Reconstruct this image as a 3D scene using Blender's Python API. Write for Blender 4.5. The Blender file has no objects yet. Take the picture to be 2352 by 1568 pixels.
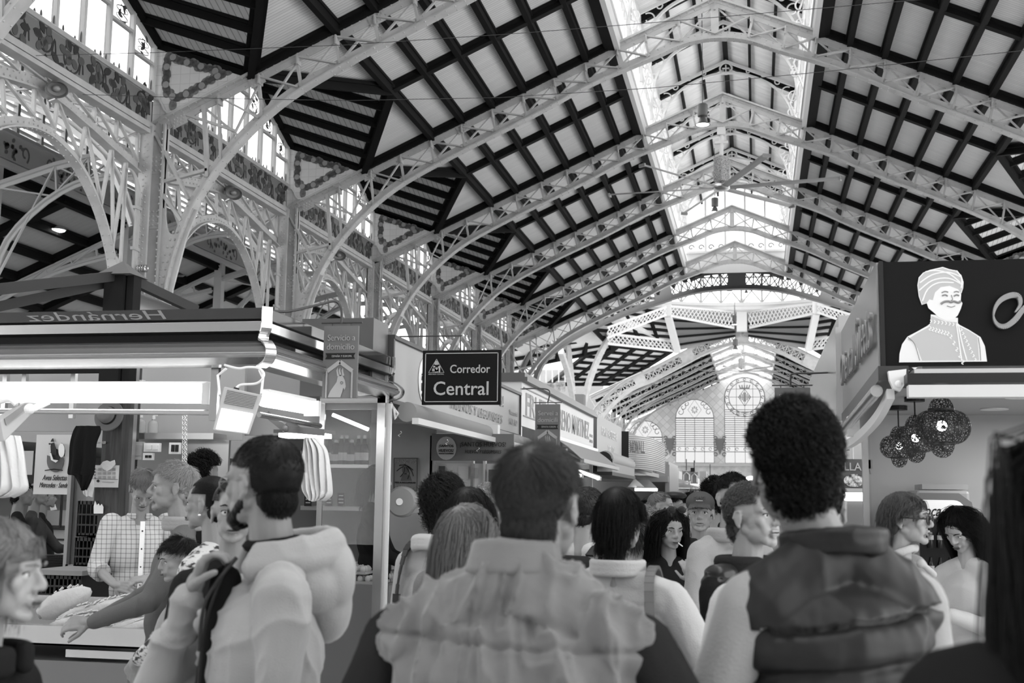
import bpy, bmesh, math, random
import numpy as np
from mathutils import Vector, Matrix, noise
random.seed(7)
SC = bpy.context.scene
COL = SC.collection
# ------------------------------------------------------------------ camera
FPX = 2754.6; YAW = .2011; PITCH = .1295; ROLL = .0137
CAM = Vector((0, 0, 1.6))
def _axes():
    cy, sy, cp, sp = math.cos(YAW), math.sin(YAW), math.cos(PITCH), math.sin(PITCH)
    w = Vector((-sy*cp, cy*cp, sp)); r = Vector((cy, sy, 0)); u = r.cross(w)
    c, s = math.cos(ROLL), math.sin(ROLL)
    return c*r + s*u, -s*r + c*u, w
CR, CU, CW = _axes()
cd = bpy.data.cameras.new('camera'); cam = bpy.data.objects.new('camera', cd); COL.objects.link(cam)
cd.sensor_width = 36; cd.lens = FPX*36/2352; cd.clip_end = 400; cd.clip_start = .05
m = Matrix((CR, CU, -CW)).transposed().to_4x4(); m.translation = CAM; cam.matrix_world = m
cd.dof.use_dof = True; cd.dof.focus_distance = 9.5; cd.dof.aperture_fstop = 5.0
SC.camera = cam
# ------------------------------------------------------------------ daylight and exposure
wd = bpy.data.worlds.new('overcast_sky'); SC.world = wd; wd.use_nodes = True
bg = wd.node_tree.nodes['Background']; bg.inputs[0].default_value = (1, 1, 1, 1); bg.inputs[1].default_value = 4.6
SC.view_settings.view_transform = 'Standard'; SC.view_settings.look = 'None'
SC.view_settings.exposure = 0.0; SC.view_settings.gamma = 1; SC.view_settings.use_curve_mapping = False
def area(name, loc, rot, sx, sy, power, spread=3.14):
    l = bpy.data.lights.new(name, 'AREA'); l.shape = 'RECTANGLE'; l.size = sx; l.size_y = sy; l.energy = power
    l.spread = spread
    o = bpy.data.objects.new(name, l); o.location = loc; o.rotation_euler = rot; COL.objects.link(o); return o

# ------------------------------------------------------------------ helpers
def ray(x, y):
    return CW + CR*((x-1176)/FPX) - CU*((y-784)/FPX)
def atY(x, y, Y): v = ray(x, y); return CAM + v*(Y/v.y)
def atX(x, y, X): v = ray(x, y); return CAM + v*(X/v.x)
def atZ(x, y, Z): v = ray(x, y); return CAM + v*((Z-1.6)/v.z)
V = Vector
def link(o): COL.objects.link(o); return o
def tag(o, label=None, cat=None, group=None, kind=None):
    if label: o['label'] = label
    if cat: o['category'] = cat
    if group: o['group'] = group
    if kind: o['kind'] = kind
    return o
def thing(name, label, cat, loc=(0, 0, 0), rz=0, group=None):
    o = bpy.data.objects.new(name, None); o.empty_display_size = .1; link(o)
    o.location = loc; o.rotation_euler = (0, 0, rz)
    return tag(o, label, cat, group)
def dup(root, loc=None, rz=None, label=None, group=None):
    r = root.copy(); link(r)
    if loc is not None: r.location = loc
    if rz is not None: r.rotation_euler = (0, 0, rz)
    if label: r['label'] = label
    if group: r['group'] = group
    for ch in list(root.children):
        c = ch.copy(); link(c); c.parent = r
        for g in list(ch.children):
            d = g.copy(); link(d); d.parent = c
    return r
class MB:
    def __init__(s): s.v = []; s.f = []; s.mi = []; s.cur = 0
    def add(s, vs, fs):
        b = len(s.v); s.v += [tuple(p) for p in vs]; s.f += [tuple(i+b for i in f) for f in fs]; s.mi += [s.cur]*len(fs); return s
    def hexa(s, P):   # P: 4 bottom + 4 top
        return s.add(P, [(3, 2, 1, 0), (4, 5, 6, 7), (0, 1, 5, 4), (1, 2, 6, 5), (2, 3, 7, 6), (3, 0, 4, 7)])
    def box(s, x0, x1, y0, y1, z0, z1):
        return s.hexa([(x0, y0, z0), (x1, y0, z0), (x1, y1, z0), (x0, y1, z0), (x0, y0, z1), (x1, y0, z1), (x1, y1, z1), (x0, y1, z1)])
    def beam(s, p0, p1, w, h, up=(0, 0, 1), ch=0):
        p0, p1 = V(p0), V(p1); d = (p1-p0)
        if d.length < 1e-6: return s
        d.normalize(); up = V(up)
        a = d.cross(up)
        if a.length < 1e-4: a = d.cross(V((1, 0, 0)))
        a.normalize(); b = a.cross(d); a = a*(w/2); b = b*(h/2)
        return s.hexa([p0-a-b, p0+a-b, p0+a+b, p0-a+b, p1-a-b, p1+a-b, p1+a+b, p1-a+b])
    def tube(s, pts, r, n=8, cap=True, closed=False):
        pts = [V(p) for p in pts]; N = len(pts); rr = r if hasattr(r, '__len__') else [r]*N
        vs = []; prev = None
        for i, p in enumerate(pts):
            if closed: d = pts[(i+1) % N]-pts[i-1]
            else: d = pts[min(i+1, N-1)]-pts[max(i-1, 0)]
            d.normalize()
            if prev is None:
                a = d.cross(V((0, 0, 1)))
                if a.length < .1: a = d.cross(V((1, 0, 0)))
            else: a = prev-d*prev.dot(d)
            a.normalize(); prev = a; b = d.cross(a)
            for k in range(n):
                t = 2*math.pi*k/n; vs.append(p+(a*math.cos(t)+b*math.sin(t))*rr[i])
        fs = []
        for i in range(N if closed else N-1):
            for k in range(n):
                j = (i+1) % N; fs.append((i*n+k, i*n+(k+1) % n, j*n+(k+1) % n, j*n+k))
        if cap and not closed: fs += [tuple(range(n-1, -1, -1)), tuple((N-1)*n+k for k in range(n))]
        return s.add(vs, fs)
    def lathe(s, prof, c=(0, 0, 0), n=24, ax='z'):
        c = V(c); vs = []; N = len(prof)
        for r, z in prof:
            for k in range(n):
                t = 2*math.pi*k/n; a, b = r*math.cos(t), r*math.sin(t)
                vs.append(c+V((a, b, z) if ax == 'z' else (a, z, b) if ax == 'y' else (z, a, b)))
        fs = [(i*n+k, i*n+(k+1) % n, (i+1)*n+(k+1) % n, (i+1)*n+k) for i in range(N-1) for k in range(n)]
        fs += [tuple(range(n)), tuple((N-1)*n+k for k in range(n))]
        return s.add(vs, fs)
    def ball(s, c, r, nu=12, nv=8, R=None):
        c = V(c); r = r if hasattr(r, '__len__') else (r, r, r); vs = []
        for i in range(nv+1):
            a = math.pi*i/nv
            for k in range(nu):
                t = 2*math.pi*k/nu
                p = V((r[0]*math.sin(a)*math.cos(t), r[1]*math.sin(a)*math.sin(t), r[2]*math.cos(a)))
                vs.append(c+(R @ p if R else p))
        fs = [(i*nu+k, (i+1)*nu+k, (i+1)*nu+(k+1) % nu, i*nu+(k+1) % nu) for i in range(nv) for k in range(nu)]
        return s.add(vs, fs)
    def poly(s, pts, n, th):   # planar outline pts thickened along n by th
        pts = [V(p) for p in pts]; n = V(n).normalized()*th; N = len(pts)
        vs = pts+[p+n for p in pts]
        return s.add(vs, [tuple(range(N-1, -1, -1)), tuple(range(N, 2*N))]+[(i, (i+1) % N, N+(i+1) % N, N+i) for i in range(N)])
    def ribbon(s, pts, o0, o1, y0, y1, ax='y'):  # strip between normal offsets of a 2D curve, extruded across
        N = len(pts); P = [V((a, b)) for a, b in pts]; nn = []
        for i in range(N):
            d = P[min(i+1, N-1)]-P[max(i-1, 0)]; d.normalize(); nn.append(V((-d.y, d.x)))
        vs = []
        for i in range(N):
            A = P[i]+nn[i]*o0; B = P[i]+nn[i]*o1
            q = [(A.x, y0, A.y), (A.x, y1, A.y), (B.x, y1, B.y), (B.x, y0, B.y)]
            if ax == 'x': q = [(b, a, c) for a, b, c in q]
            vs += q
        fs = [(i*4+k, i*4+(k+1) % 4, i*4+4+(k+1) % 4, i*4+4+k) for i in range(N-1) for k in range(4)]
        fs += [(3, 2, 1, 0), tuple((N-1)*4+k for k in range(4))]
        return s.add(vs, fs)
    def rivet(s, p, n, r=.016):
        p, n = V(p), V(n); r *= 1.35; a = n.cross(V((.3, .9, .2))).normalized(); b = n.cross(a)
        vs = [p+(a*math.cos(t)+b*math.sin(t))*r for t in (0, 1.2566, 2.5133, 3.77, 5.0265)]
        vs += [p+n*r*.7+(a*math.cos(t)+b*math.sin(t))*r*.5 for t in (0, 1.2566, 2.5133, 3.77, 5.0265)]
        return s.add(vs, [(k, (k+1) % 5, 5+(k+1) % 5, 5+k) for k in range(5)]+[(5, 6, 7, 8, 9)])
    def mesh(s, name, mats, smooth=False):
        me = bpy.data.meshes.new(name); me.from_pydata(s.v, [], s.f)
        for m_ in (mats if isinstance(mats, (list, tuple)) else [mats]): me.materials.append(m_)
        if any(s.mi): me.polygons.foreach_set('material_index', s.mi)
        bm = bmesh.new(); bm.from_mesh(me); bmesh.ops.recalc_face_normals(bm, faces=bm.faces); bm.to_mesh(me); bm.free()
        if smooth:
            me.polygons.foreach_set('use_smooth', [True]*len(me.polygons))
            try: me.set_sharp_from_angle(angle=math.radians(smooth if smooth > 1 else 50))
            except Exception: pass
        me.update(); return me
    def obj(s, name, mats, parent=None, smooth=False, loc=None, kind=None):
        o = bpy.data.objects.new(name, s.mesh(name, mats, smooth)); link(o)
        if parent: o.parent = parent
        if loc is not None: o.location = loc
        if kind: o['kind'] = kind
        return o
def bev(o, w=.005, seg=2, ang=40):
    mo = o.modifiers.new('bevel', 'BEVEL'); mo.width = w; mo.segments = seg; mo.limit_method = 'ANGLE'; mo.angle_limit = math.radians(ang); return o
# ------------------------------------------------------------------ materials
MATS = {}; GF = 1.0
ORD = ['first', 'second', 'third', 'fourth', 'fifth', 'sixth', 'seventh', 'eighth', 'ninth', 'tenth', 'eleventh', 'twelfth', 'thirteenth', 'fourteenth', 'fifteenth', 'sixteenth', 'seventeenth', 'eighteenth']
def mat(name, g=.5, rough=.5, metal=0, emit=0, alpha=1, trans=0, coat=0, sheen=0, bump=None, tex=None, ior=1.45):
    """bump: (scale, strength, kind) ; tex: function(nt, coord, bsdf)"""
    if name in MATS: return MATS[name]
    g *= GF
    M = bpy.data.materials.new(name); M.use_nodes = True; nt = M.node_tree; b = nt.nodes['Principled BSDF']
    b.inputs['Base Color'].default_value = (g, g, g, 1); b.inputs['Roughness'].default_value = rough; b.inputs['Metallic'].default_value = metal
    b.inputs['Specular IOR Level'].default_value = .12 if (rough >= .65 and not metal) or name.startswith('hair') else (.3 if g < .06 else .5)
    b.inputs['Coat Weight'].default_value = coat; b.inputs['Sheen Weight'].default_value = sheen
    b.inputs['Transmission Weight'].default_value = trans; b.inputs['IOR'].default_value = ior
    if emit: b.inputs['Emission Color'].default_value = (1, 1, 1, 1); b.inputs['Emission Strength'].default_value = emit
    if alpha < 1: b.inputs['Alpha'].default_value = alpha
    tc = nt.nodes.new('ShaderNodeTexCoord')
    if tex: tex(nt, tc, b)
    if bump:
        sc, st, kind = bump
        if kind == 'noise':
            n = nt.nodes.new('ShaderNodeTexNoise'); n.inputs['Scale'].default_value = sc; n.inputs['Detail'].default_value = 4; out = n.outputs[0]
        elif kind == 'weave':
            n = nt.nodes.new('ShaderNodeTexVoronoi'); n.inputs['Scale'].default_value = sc; out = n.outputs[0]
        else:
            n = nt.nodes.new('ShaderNodeTexWave'); n.inputs['Scale'].default_value = sc; n.bands_direction = kind; out = n.outputs[1]
        nt.links.new(tc.outputs['Object'], n.inputs['Vector'])
        bp = nt.nodes.new('ShaderNodeBump'); bp.inputs['Strength'].default_value = st; bp.inputs['Distance'].default_value = .01
        nt.links.new(out, bp.inputs['Height']); nt.links.new(bp.outputs[0], b.inputs['Normal'])
    MATS[name] = M; return M
def ramp(nt, src, stops):
    r = nt.nodes.new('ShaderNodeValToRGB'); e = r.color_ramp.elements
    while len(e) < len(stops): e.new(.5)
    for q, (p, g) in zip(e, stops): q.position = p; q.color = (g, g, g, 1)
    nt.links.new(src, r.inputs[0]); return r.outputs[0]
def t_noise(sc, g0, g1, detail=4, stretch=(1, 1, 1), p0=.35, p1=.65):
    def f(nt, tc, b):
        mp = nt.nodes.new('ShaderNodeMapping'); mp.inputs['Scale'].default_value = stretch; nt.links.new(tc.outputs['Object'], mp.inputs[0])
        n = nt.nodes.new('ShaderNodeTexNoise'); n.inputs['Scale'].default_value = sc; n.inputs['Detail'].default_value = detail
        nt.links.new(mp.outputs[0], n.inputs['Vector']); nt.links.new(ramp(nt, n.outputs[0], [(p0, g0), (p1, g1)]), b.inputs['Base Color'])
    return f
def t_boards(axis, width, g, dark=.6, patch=.25):   # boarding with dark joints across `axis`
    def f(nt, tc, b):
        sp = nt.nodes.new('ShaderNodeSeparateXYZ'); nt.links.new(tc.outputs['Object'], sp.inputs[0])
        d = nt.nodes.new('ShaderNodeMath'); d.operation = 'DIVIDE'; d.inputs[1].default_value = width; nt.links.new(sp.outputs[axis], d.inputs[0])
        fr = nt.nodes.new('ShaderNodeMath'); fr.operation = 'FRACT'; nt.links.new(d.outputs[0], fr.inputs[0])
        c1 = ramp(nt, fr.outputs[0], [(0, g*dark), (.1, g*dark), (.2, g), (1, g)])
        fl = nt.nodes.new('ShaderNodeMath'); fl.operation = 'FLOOR'; nt.links.new(d.outputs[0], fl.inputs[0])
        wn = nt.nodes.new('ShaderNodeTexNoise'); wn.inputs['Scale'].default_value = .9; wn.inputs['Detail'].default_value = 3
        cb = nt.nodes.new('ShaderNodeCombineXYZ')
        m5 = nt.nodes.new('ShaderNodeMath'); m5.operation = 'MULTIPLY'; m5.inputs[1].default_value = 7.3; nt.links.new(fl.outputs[0], m5.inputs[0])
        nt.links.new(m5.outputs[0], cb.inputs[0]); nt.links.new(sp.outputs[(axis+1) % 3 if axis != 1 else 0], cb.inputs[1])
        nt.links.new(cb.outputs[0], wn.inputs['Vector'])
        c2 = ramp(nt, wn.outputs[0], [(.3, 1-patch), (.7, 1.0)])
        mx = nt.nodes.new('ShaderNodeMix'); mx.data_type = 'RGBA'; mx.blend_type = 'MULTIPLY'; mx.inputs[0].default_value = 1
        nt.links.new(c1, mx.inputs[6]); nt.links.new(c2, mx.inputs[7]); nt.links.new(mx.outputs[2], b.inputs['Base Color'])
    return f
STEEL = mat('painted_steel', .38, .45, tex=t_noise(3, .42, .5))
STEELW = mat('white_painted_steel', .68, .45)
WOOD = mat('dark_roof_timber', .009, .7, bump=(30, .2, 'noise'))
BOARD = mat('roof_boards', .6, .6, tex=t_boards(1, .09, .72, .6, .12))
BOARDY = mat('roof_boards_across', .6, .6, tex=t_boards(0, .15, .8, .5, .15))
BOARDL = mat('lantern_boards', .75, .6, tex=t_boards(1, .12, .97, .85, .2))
CREAM = mat('cream_tile', .62, .3)
WHITE = mat('white_paint', .8, .4)
CHROME = mat('stainless_steel', .62, .22, 1, bump=(8, .05, 'noise'))
SATIN = mat('satin_steel', .55, .35, 1)
BLACK = mat('black_plastic', .02, .4)
DARK = mat('dark_metal', .05, .4)
GREYP = mat('grey_panel', .32, .45)
LAMPE = mat('lamp_glow', .9, .5, emit=9)
LAMPS = mat('soft_lamp_glow', .9, .5, emit=3)
# ------------------------------------------------------------------ writing
_tc = {}
def text_mesh(s, size, depth=.002, shear=0, bold=0, sx=1, align='CENTER', space=1):
    key = (s, size, depth, shear, bold, sx, align, space)
    if key in _tc: return _tc[key]
    c = bpy.data.curves.new('writing', 'FONT'); c.body = s; c.size = size; c.extrude = depth; c.shear = shear; c.offset = bold
    c.align_x = align; c.align_y = 'CENTER'; c.resolution_u = 3; c.space_character = space
    o = bpy.data.objects.new('writing', c); link(o)
    dg = bpy.context.evaluated_depsgraph_get(); me = bpy.data.meshes.new_from_object(o.evaluated_get(dg))
    bpy.data.objects.remove(o); bpy.data.curves.remove(c)
    if sx != 1:
        for v in me.vertices: v.co.x *= sx
    _tc[key] = me; return me
def frame_m(o, xd, n):   # matrix: local x along xd, local z (text normal) along n
    xd = V(xd).normalized(); n = V(n).normalized(); y = n.cross(xd)
    M = Matrix((xd, y, n)).transposed().to_4x4(); M.translation = V(o); return M
def write(s, size, pos, xd, n, material, parent=None, name='lettering', **k):
    me = text_mesh(s, size, **k).copy(); me.materials.clear(); me.materials.append(material)
    o = bpy.data.objects.new(name, me); link(o)
    M = frame_m(pos, xd, n)
    if parent: o.parent = parent; M = Matrix.Translation(-parent.location) @ M if parent.rotation_euler.z == 0 else parent.matrix_basis.inverted() @ M
    o.matrix_local = M if parent else M
    if not parent: o.matrix_world = M
    return o
def W(mb, name, mats, parent, smooth=False):   # mesh given in world coordinates under a thing standing at parent.location
    o = mb.obj(name, mats, parent, smooth); o.location = -parent.location if parent else (0, 0, 0); return o
def struct(name, mb, mats, smooth=False, parent=None):
    o = mb.obj(name, mats, parent, smooth)
    if not parent: o['kind'] = 'structure'
    return o
# ------------------------------------------------------------------ building dimensions
X0, WL, WN, SP, D0 = -.8387, 2.347, 10.778, 6.9664, 21.093
HP, HL, HN = 13.624, 12.628, 8.8
MS = (HL-HN)/(WN-WL)
YK = lambda k: D0+k*SP
def rz_(u): return HN+MS*(WN-abs(u)) if abs(u) > WL else HP-(HP-HL)*abs(u)/WL
YFRONT, YDOME0, YDOME1, YEND = 12.5, 60.0, 85.0, 113.0
# floor
mb = MB(); mb.box(-34, 22, -14, 116, -.1, 0)
struct('floor', mb, mat('worn_floor', .55, .45, tex=t_noise(2, .5, .62)))
# ------------------------------------------------------------------ roof boarding of the nave (both slopes) with timber beams
TIPX, VX, EAVZ, TIPZ, VZ, APZ = 8.74, 6.99, 10.46, 9.72, 10.51, 11.87
def slope_panel(y0, y1, s, dorm=True):
    mb = MB(); t = .04
    def P(u, y): return (X0+s*u, y, rz_(u)+.12)
    n = max(1, round((y1-y0)/SP))
    for i in range(n):
        a = y0+(y1-y0)*i/n; b = y0+(y1-y0)*(i+1)/n; mid = (a+b)/2
        if dorm: pts = [P(WL, a), P(WL, b), P(TIPX, b), P(VX, mid), P(TIPX, a)]
        else: pts = [P(WL, a), P(WL, b), P(WN, b), P(WN, a)]
        mb.poly(pts, (0, 0, 1), t)
    return mb
cnt = 0
for (y0, y1, dm) in ((YK(-1), YK(5), True), (YK(5), YDOME0, False), (YDOME1, YEND, False)):
    for s in (-1, 1):
        o = struct('ceiling' if cnt == 0 else 'ceiling_%d' % (cnt+1), slope_panel(y0, y1, s, dm), BOARD); cnt += 1
for s in (-1, 1):   # the hall behind the viewer
    mb = MB(); P = lambda u, y: (X0+s*u, y, rz_(u)+.12); mb.poly([P(WL, -14), P(WL, YK(-1)), P(WN+.3, YK(-1)), P(WN+.3, -14)], (0, 0, 1), .04); struct('ceiling_rear_%s' % ('left' if s < 0 else 'right'), mb, BOARD)
mb = MB(); mb.poly([(X0-WN-10, -14, 0), (X0+WN+1, -14, 0), (X0+WN, -14, HN), (X0+WL, -14, HL), (X0-WL, -14, HL), (X0-WN, -14, HN), (X0-WN-10, -14, HN)], (0, 1, 0), .2); struct('wall_rear', mb, mat('rear_wall_plaster', .4, .6))
mb = MB(); mb.box(X0-WN-10, X0-WN-.3, -14, YFRONT, 8.8, 8.9); struct('ceiling_rear_aisle', mb, mat('rear_aisle_ceiling', .3, .6))
TRN0 = ['nearest', 'second nearest', 'third nearest', 'fourth nearest', 'fifth nearest', 'sixth nearest', 'seventh nearest']
def roof_beam(p0, p1, w, h, label, grp, name='roof_beam', up=(0, 0, 1), cat='beam'):
    mb = MB(); mb.beam(p0, p1, w, h, up); mb.beam(V(p0)+V((0, 0, h*.45)), V(p1)+V((0, 0, h*.45)), w*1.7, h*.3, up)
    o = mb.obj(name, WOOD); return tag(o, label, cat, grp)
for s, side in ((-1, 'left'), (1, 'right')):
    for i in range(7):
        u = WL+.773*i
        for (y0, y1, wh) in ((YFRONT, YDOME0, 'before the crossing'), (YDOME1, YEND, 'beyond the crossing')):
            u = WL+.773*i
            mb = MB(); z = rz_(u)
            if i == 0: u += .19; z = rz_(u)
            w = .24 if i == 0 else .13
            mb.beam((X0+s*u, y0, z), (X0+s*u, y1, z), w, .16 if i < 6 else .24)
            mb.beam((X0+s*u, y0, z+.08), (X0+s*u, y1, z+.08), w+.07, .06)
            tag(mb.obj('purlin', WOOD), 'dark lengthwise timber purlin under the %s roof slope %s, %s' % (side, wh, ['beside the lantern', 'second from the lantern', 'third from the lantern', 'fourth from the lantern', 'third from the dormers', 'second from the dormers', 'along the dormer tips'][i]), 'beam', 'purlins of the %s roof slope %s' % (side, wh))
    for k2 in range(-2, 11):
        y = YK(k2/2)
        if y > YDOME0: continue
        half = k2 % 2 != 0
        ue = VX if half else TIPX
        mb = MB(); a = (X0+s*WL, y, rz_(WL)+.02); b = (X0+s*ue, y, rz_(ue)+.02)
        mb.beam(a, b, .18 if half else .26, .16); mb.beam(V(a)+V((0, 0, .06)), V(b)+V((0, 0, .06)), .32 if half else .4, .08)
        nm = 'midway between two trusses' if half else 'resting on a white truss'
        tag(mb.obj('rafter', WOOD), 'dark timber rafter of the %s roof slope %s, %s' % (side, nm, TRN0[(k2+2)//2]), 'beam', '%s rafters %s' % (side, nm))
    for k2 in range(1, 8):
        y = YDOME1+k2*3.5
        mb = MB(); mb.beam((X0+s*WL, y, rz_(WL)+.02), (X0+s*WN, y, rz_(WN)+.02), .3, .22)
        tag(mb.obj('rafter', WOOD), 'dark timber rafter of the far %s roof slope, %s one beyond the crossing' % (side, ORD[k2-1]), 'beam', '%s rafters beyond the crossing' % side)
# ------------------------------------------------------------------ dormers, clerestory windows, friezes, tiled panels
STAIN = mat('dark_stained_glass', .12, .4)
VINE = mat('dark_vine_paint', .04, .55); VINEL = mat('mid_leaf_paint', .085, .55)
FRZ = mat('frieze_ground', .2, .5); GARL = mat('garland_paint', .13, .4, tex=t_noise(14, .09, .2)); ORNG = mat('orange_fruit_paint', .27, .4)
def t_tiles(nt, tc, b):
    br = nt.nodes.new('ShaderNodeTexBrick'); br.inputs['Scale'].default_value = 1
    for k, v in (('Color1', .66), ('Color2', .6), ('Mortar', .5)): br.inputs[k].default_value = (v, v, v, 1)
    br.inputs['Mortar Size'].default_value = .006; br.offset = 0; br.inputs['Brick Width'].default_value = .2; br.inputs['Row Height'].default_value = .2
    mp = nt.nodes.new('ShaderNodeMapping'); mp.inputs['Rotation'].default_value = (math.pi/2, 0, 0)
    nt.links.new(tc.outputs['Object'], mp.inputs[0]); nt.links.new(mp.outputs[0], br.inputs[0]); nt.links.new(br.outputs[0], b.inputs['Base Color'])
TILES = mat('glazed_cream_tiles', .62, .25, tex=t_tiles)
def ell(c, rx, rz, ang, n=14):
    ca, sa = math.cos(ang), math.sin(ang)
    return [(c[0]+rx*math.cos(t)*ca-rz*math.sin(t)*sa, c[1]+rx*math.cos(t)*sa+rz*math.sin(t)*ca) for t in [2*math.pi*i/n for i in range(n)]]
def leaf(c, L, w, ang, n=7):
    pts = []
    for i in range(n+1): t = i/n; pts.append((t*L, w*math.sin(math.pi*t)**.7*.5))
    for i in range(n-1, 0, -1): t = i/n; pts.append((t*L, -w*math.sin(math.pi*t)**.7*.5))
    ca, sa = math.cos(ang), math.sin(ang)
    return [(c[0]+a*ca-b*sa, c[1]+a*sa+b*ca) for a, b in pts]
def flat(mb, pts2, f, n, th=.006):   # planar decoration: f maps 2D to 3D
    mb.poly([f(a, b) for a, b in pts2], n, th)
def curve_strip(mb, pts2, w, f, n, th=.006):
    N = len(pts2); L, R_ = [], []
    for i in range(N):
        a = V(pts2[max(i-1, 0)]); b = V(pts2[min(i+1, N-1)]); d = (b-a).normalized(); q = V((-d.y, d.x))*w/2
        L.append(V(pts2[i])+q); R_.append(V(pts2[i])-q)
    for i in range(N-1):
        mb.poly([f(*L[i]), f(*L[i+1]), f(*R_[i+1]), f(*R_[i])], n, th)
def glazing(name, tint):
    g = mat(name, 1, .9); nt = g.node_tree; nt.nodes.clear()
    o_ = nt.nodes.new('ShaderNodeOutputMaterial'); t_ = nt.nodes.new('ShaderNodeBsdfTransparent'); g_ = nt.nodes.new('ShaderNodeBsdfGlossy'); x_ = nt.nodes.new('ShaderNodeMixShader')
    g_.inputs[1].default_value = .1; t_.inputs[0].default_value = (tint, tint, tint, 1); x_.inputs[0].default_value = .04
    nt.links.new(t_.outputs[0], x_.inputs[1]); nt.links.new(g_.outputs[0], x_.inputs[2]); nt.links.new(x_.outputs[0], o_.inputs[0]); return g
GLASS = glazing('clear_lantern_glass', .97); GLASSC = glazing('clerestory_glass', .75); GLASSE = glazing('frosted_end_glass', .45)
BAYNAMES = ['nearest', 'second', 'third', 'fourth', 'fifth', 'sixth', 'seventh', 'eighth']
def bay_parts(s):
    """dormer, window, frieze of one bay from y=0 to y=SP, wall at x = s*WN (local, about X0)"""
    R = {}
    xw = s*WN; sg = s
    # dormer roof
    t = thing('dormer_roof', 'x', 'roof')
    mb = MB()
    W0, W1, A = (xw, 0, EAVZ), (xw, SP, EAVZ), (xw, SP/2, APZ)
    T0, T1, Vv = (s*TIPX, 0, TIPZ), (s*TIPX, SP, TIPZ), (s*VX, SP/2, VZ)
    up = V((0, 0, .06))
    for q in ([W0, T0, Vv, A], [W1, T1, Vv, A]):
        mb.poly([V(p)+up for p in q], (0, 0, 1), .04)
    mb.obj('boarding', BOARDY, t)
    for j in range(6):   # purlins parallel to the ridge
        for sd in (0, 1):
            if j == 5 and sd: continue
            f = j/5; yy = SP/2*f if sd == 0 else SP-SP/2*f
            a = V(W0).lerp(V(A), f); b = V(T0).lerp(V(Vv), f); a.y = b.y = yy
            mb = MB(); mb.beam(a, b, .13, .17); mb.beam(a+V((0, 0, .07)), b+V((0, 0, .07)), .26, .06)
            mb.obj('purlin', WOOD, t)
    for T in (T0, T1):
        mb = MB(); mb.beam(T, Vv, .14, .22); mb.beam(V(T)+V((0, 0, .08)), V(Vv)+V((0, 0, .08)), .3, .08); mb.obj('valley_beam', WOOD, t)
    for Q in (W0, W1):
        mb = MB(); mb.beam(V(Q)-V((s*.1, 0, 0)), V(A)-V((s*.1, 0, 0)), .14, .2); mb.obj('gable_rafter', WOOD, t)
    R['dormer'] = t
    # window
    t = thing('window', None, None); t['kind'] = 'structure'
    n = 8; z0 = 9.42; fr = MB(); st = MB(); gl = MB()
    top = lambda y: EAVZ-.08+(APZ-EAVZ)*(1-abs(y-SP/2)/(SP/2))
    for i in range(n+1):
        y = .12+(SP-.24)*i/n
        fr.box(xw-.05, xw+.05, y-.035, y+.035, z0, top(min(max(y, .1), SP-.1))-.02)
        fr.box(xw-s*.05-.02, xw-s*.05+.02, y-.018, y+.018, z0, top(min(max(y, .1), SP-.1))-.05)
    for i in range(n):
        ya = .12+(SP-.24)*i/n; yb = .12+(SP-.24)*(i+1)/n
        fr.beam((xw, ya, top(ya)-.05), (xw, yb, top(yb)-.05), .08, .09)
        tr = min(top(ya), top(yb))-.42 if i in (0, 1, n-2, n-1) else min(top(ya), top(yb))-.55
        if i in (0, 1, n-2, n-1) or True:
            fr.box(xw-.04, xw+.04, ya, yb, tr-.03, tr+.03)
        f = lambda a, b: (xw-s*.01, a, b); cy = (ya+yb)/2; w = (yb-ya)*.36; hz = (min(top(ya), top(yb))-.1-tr)
        for q in range(5):
            an = q*1.3+i; c = (cy+w*.5*math.cos(an*2.1), tr+.06+hz*(q+.6)/5.4)
            flat(st, leaf(c, .17, .07, an*1.7), f, (-s, 0, 0), .008)
        curve_strip(st, [(cy+w*.7*math.sin(a*2.2), tr+.05+hz*a/3.1) for a in np.linspace(0, 3, 12)], .018, f, (-s, 0, 0), .008)
        curve_strip(st, [(cy-w*.7*math.sin(a*2.2), tr+.05+hz*a/3.1) for a in np.linspace(0, 3, 12)], .014, f, (-s, 0, 0), .008)
        for q in range(5):   # jagged leaves at the foot of each pane
            yy = ya+.05+(yb-ya-.1)*q/4; hh = .16 if q in (0, 4) else .06
            flat(st, leaf((yy, z0), hh+.05*((q*7+i) % 3), .06, math.pi/2), f, (-s, 0, 0), .008)
        gl.box(xw+s*.02-.003, xw+s*.02+.003, ya, yb, z0, min(top(ya), top(yb)))
    fr.box(xw-.07, xw+.07, 0, SP, z0-.06, z0+.02)
    fr.obj('window_frame', STEELW, t); st.obj('stained_glass', STAIN, t)
    gl.obj('window_pane', GLASSC, t)
    R['window'] = t
    # frieze beam with vine
    t = thing('painted_frieze', 'x', 'frieze')
    mb = MB(); mb.box(xw-.03, xw+.03, .12, SP-.12, 8.72, 9.38); mb.box(xw-.1, xw+.1, 0, SP, 8.66, 8.78); mb.box(xw-.12, xw+.12, 0, SP, 8.55, 8.63)
    mb.box(xw-.08, xw+.08, 0, SP, 9.34, 9.42)
    mb.obj('beam', STEEL, t)
    mb = MB(); xp = xw-s*.034; f = lambda a, b: (xp, a, b)
    mb.poly([f(.3, 8.8), f(SP-.3, 8.8), f(SP-.3, 9.33), f(.3, 9.33)], (-s, 0, 0), .004)
    mb.obj('ground', FRZ, t)
    mb = MB(); mv = MB(); xp = xw-s*.042
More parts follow.
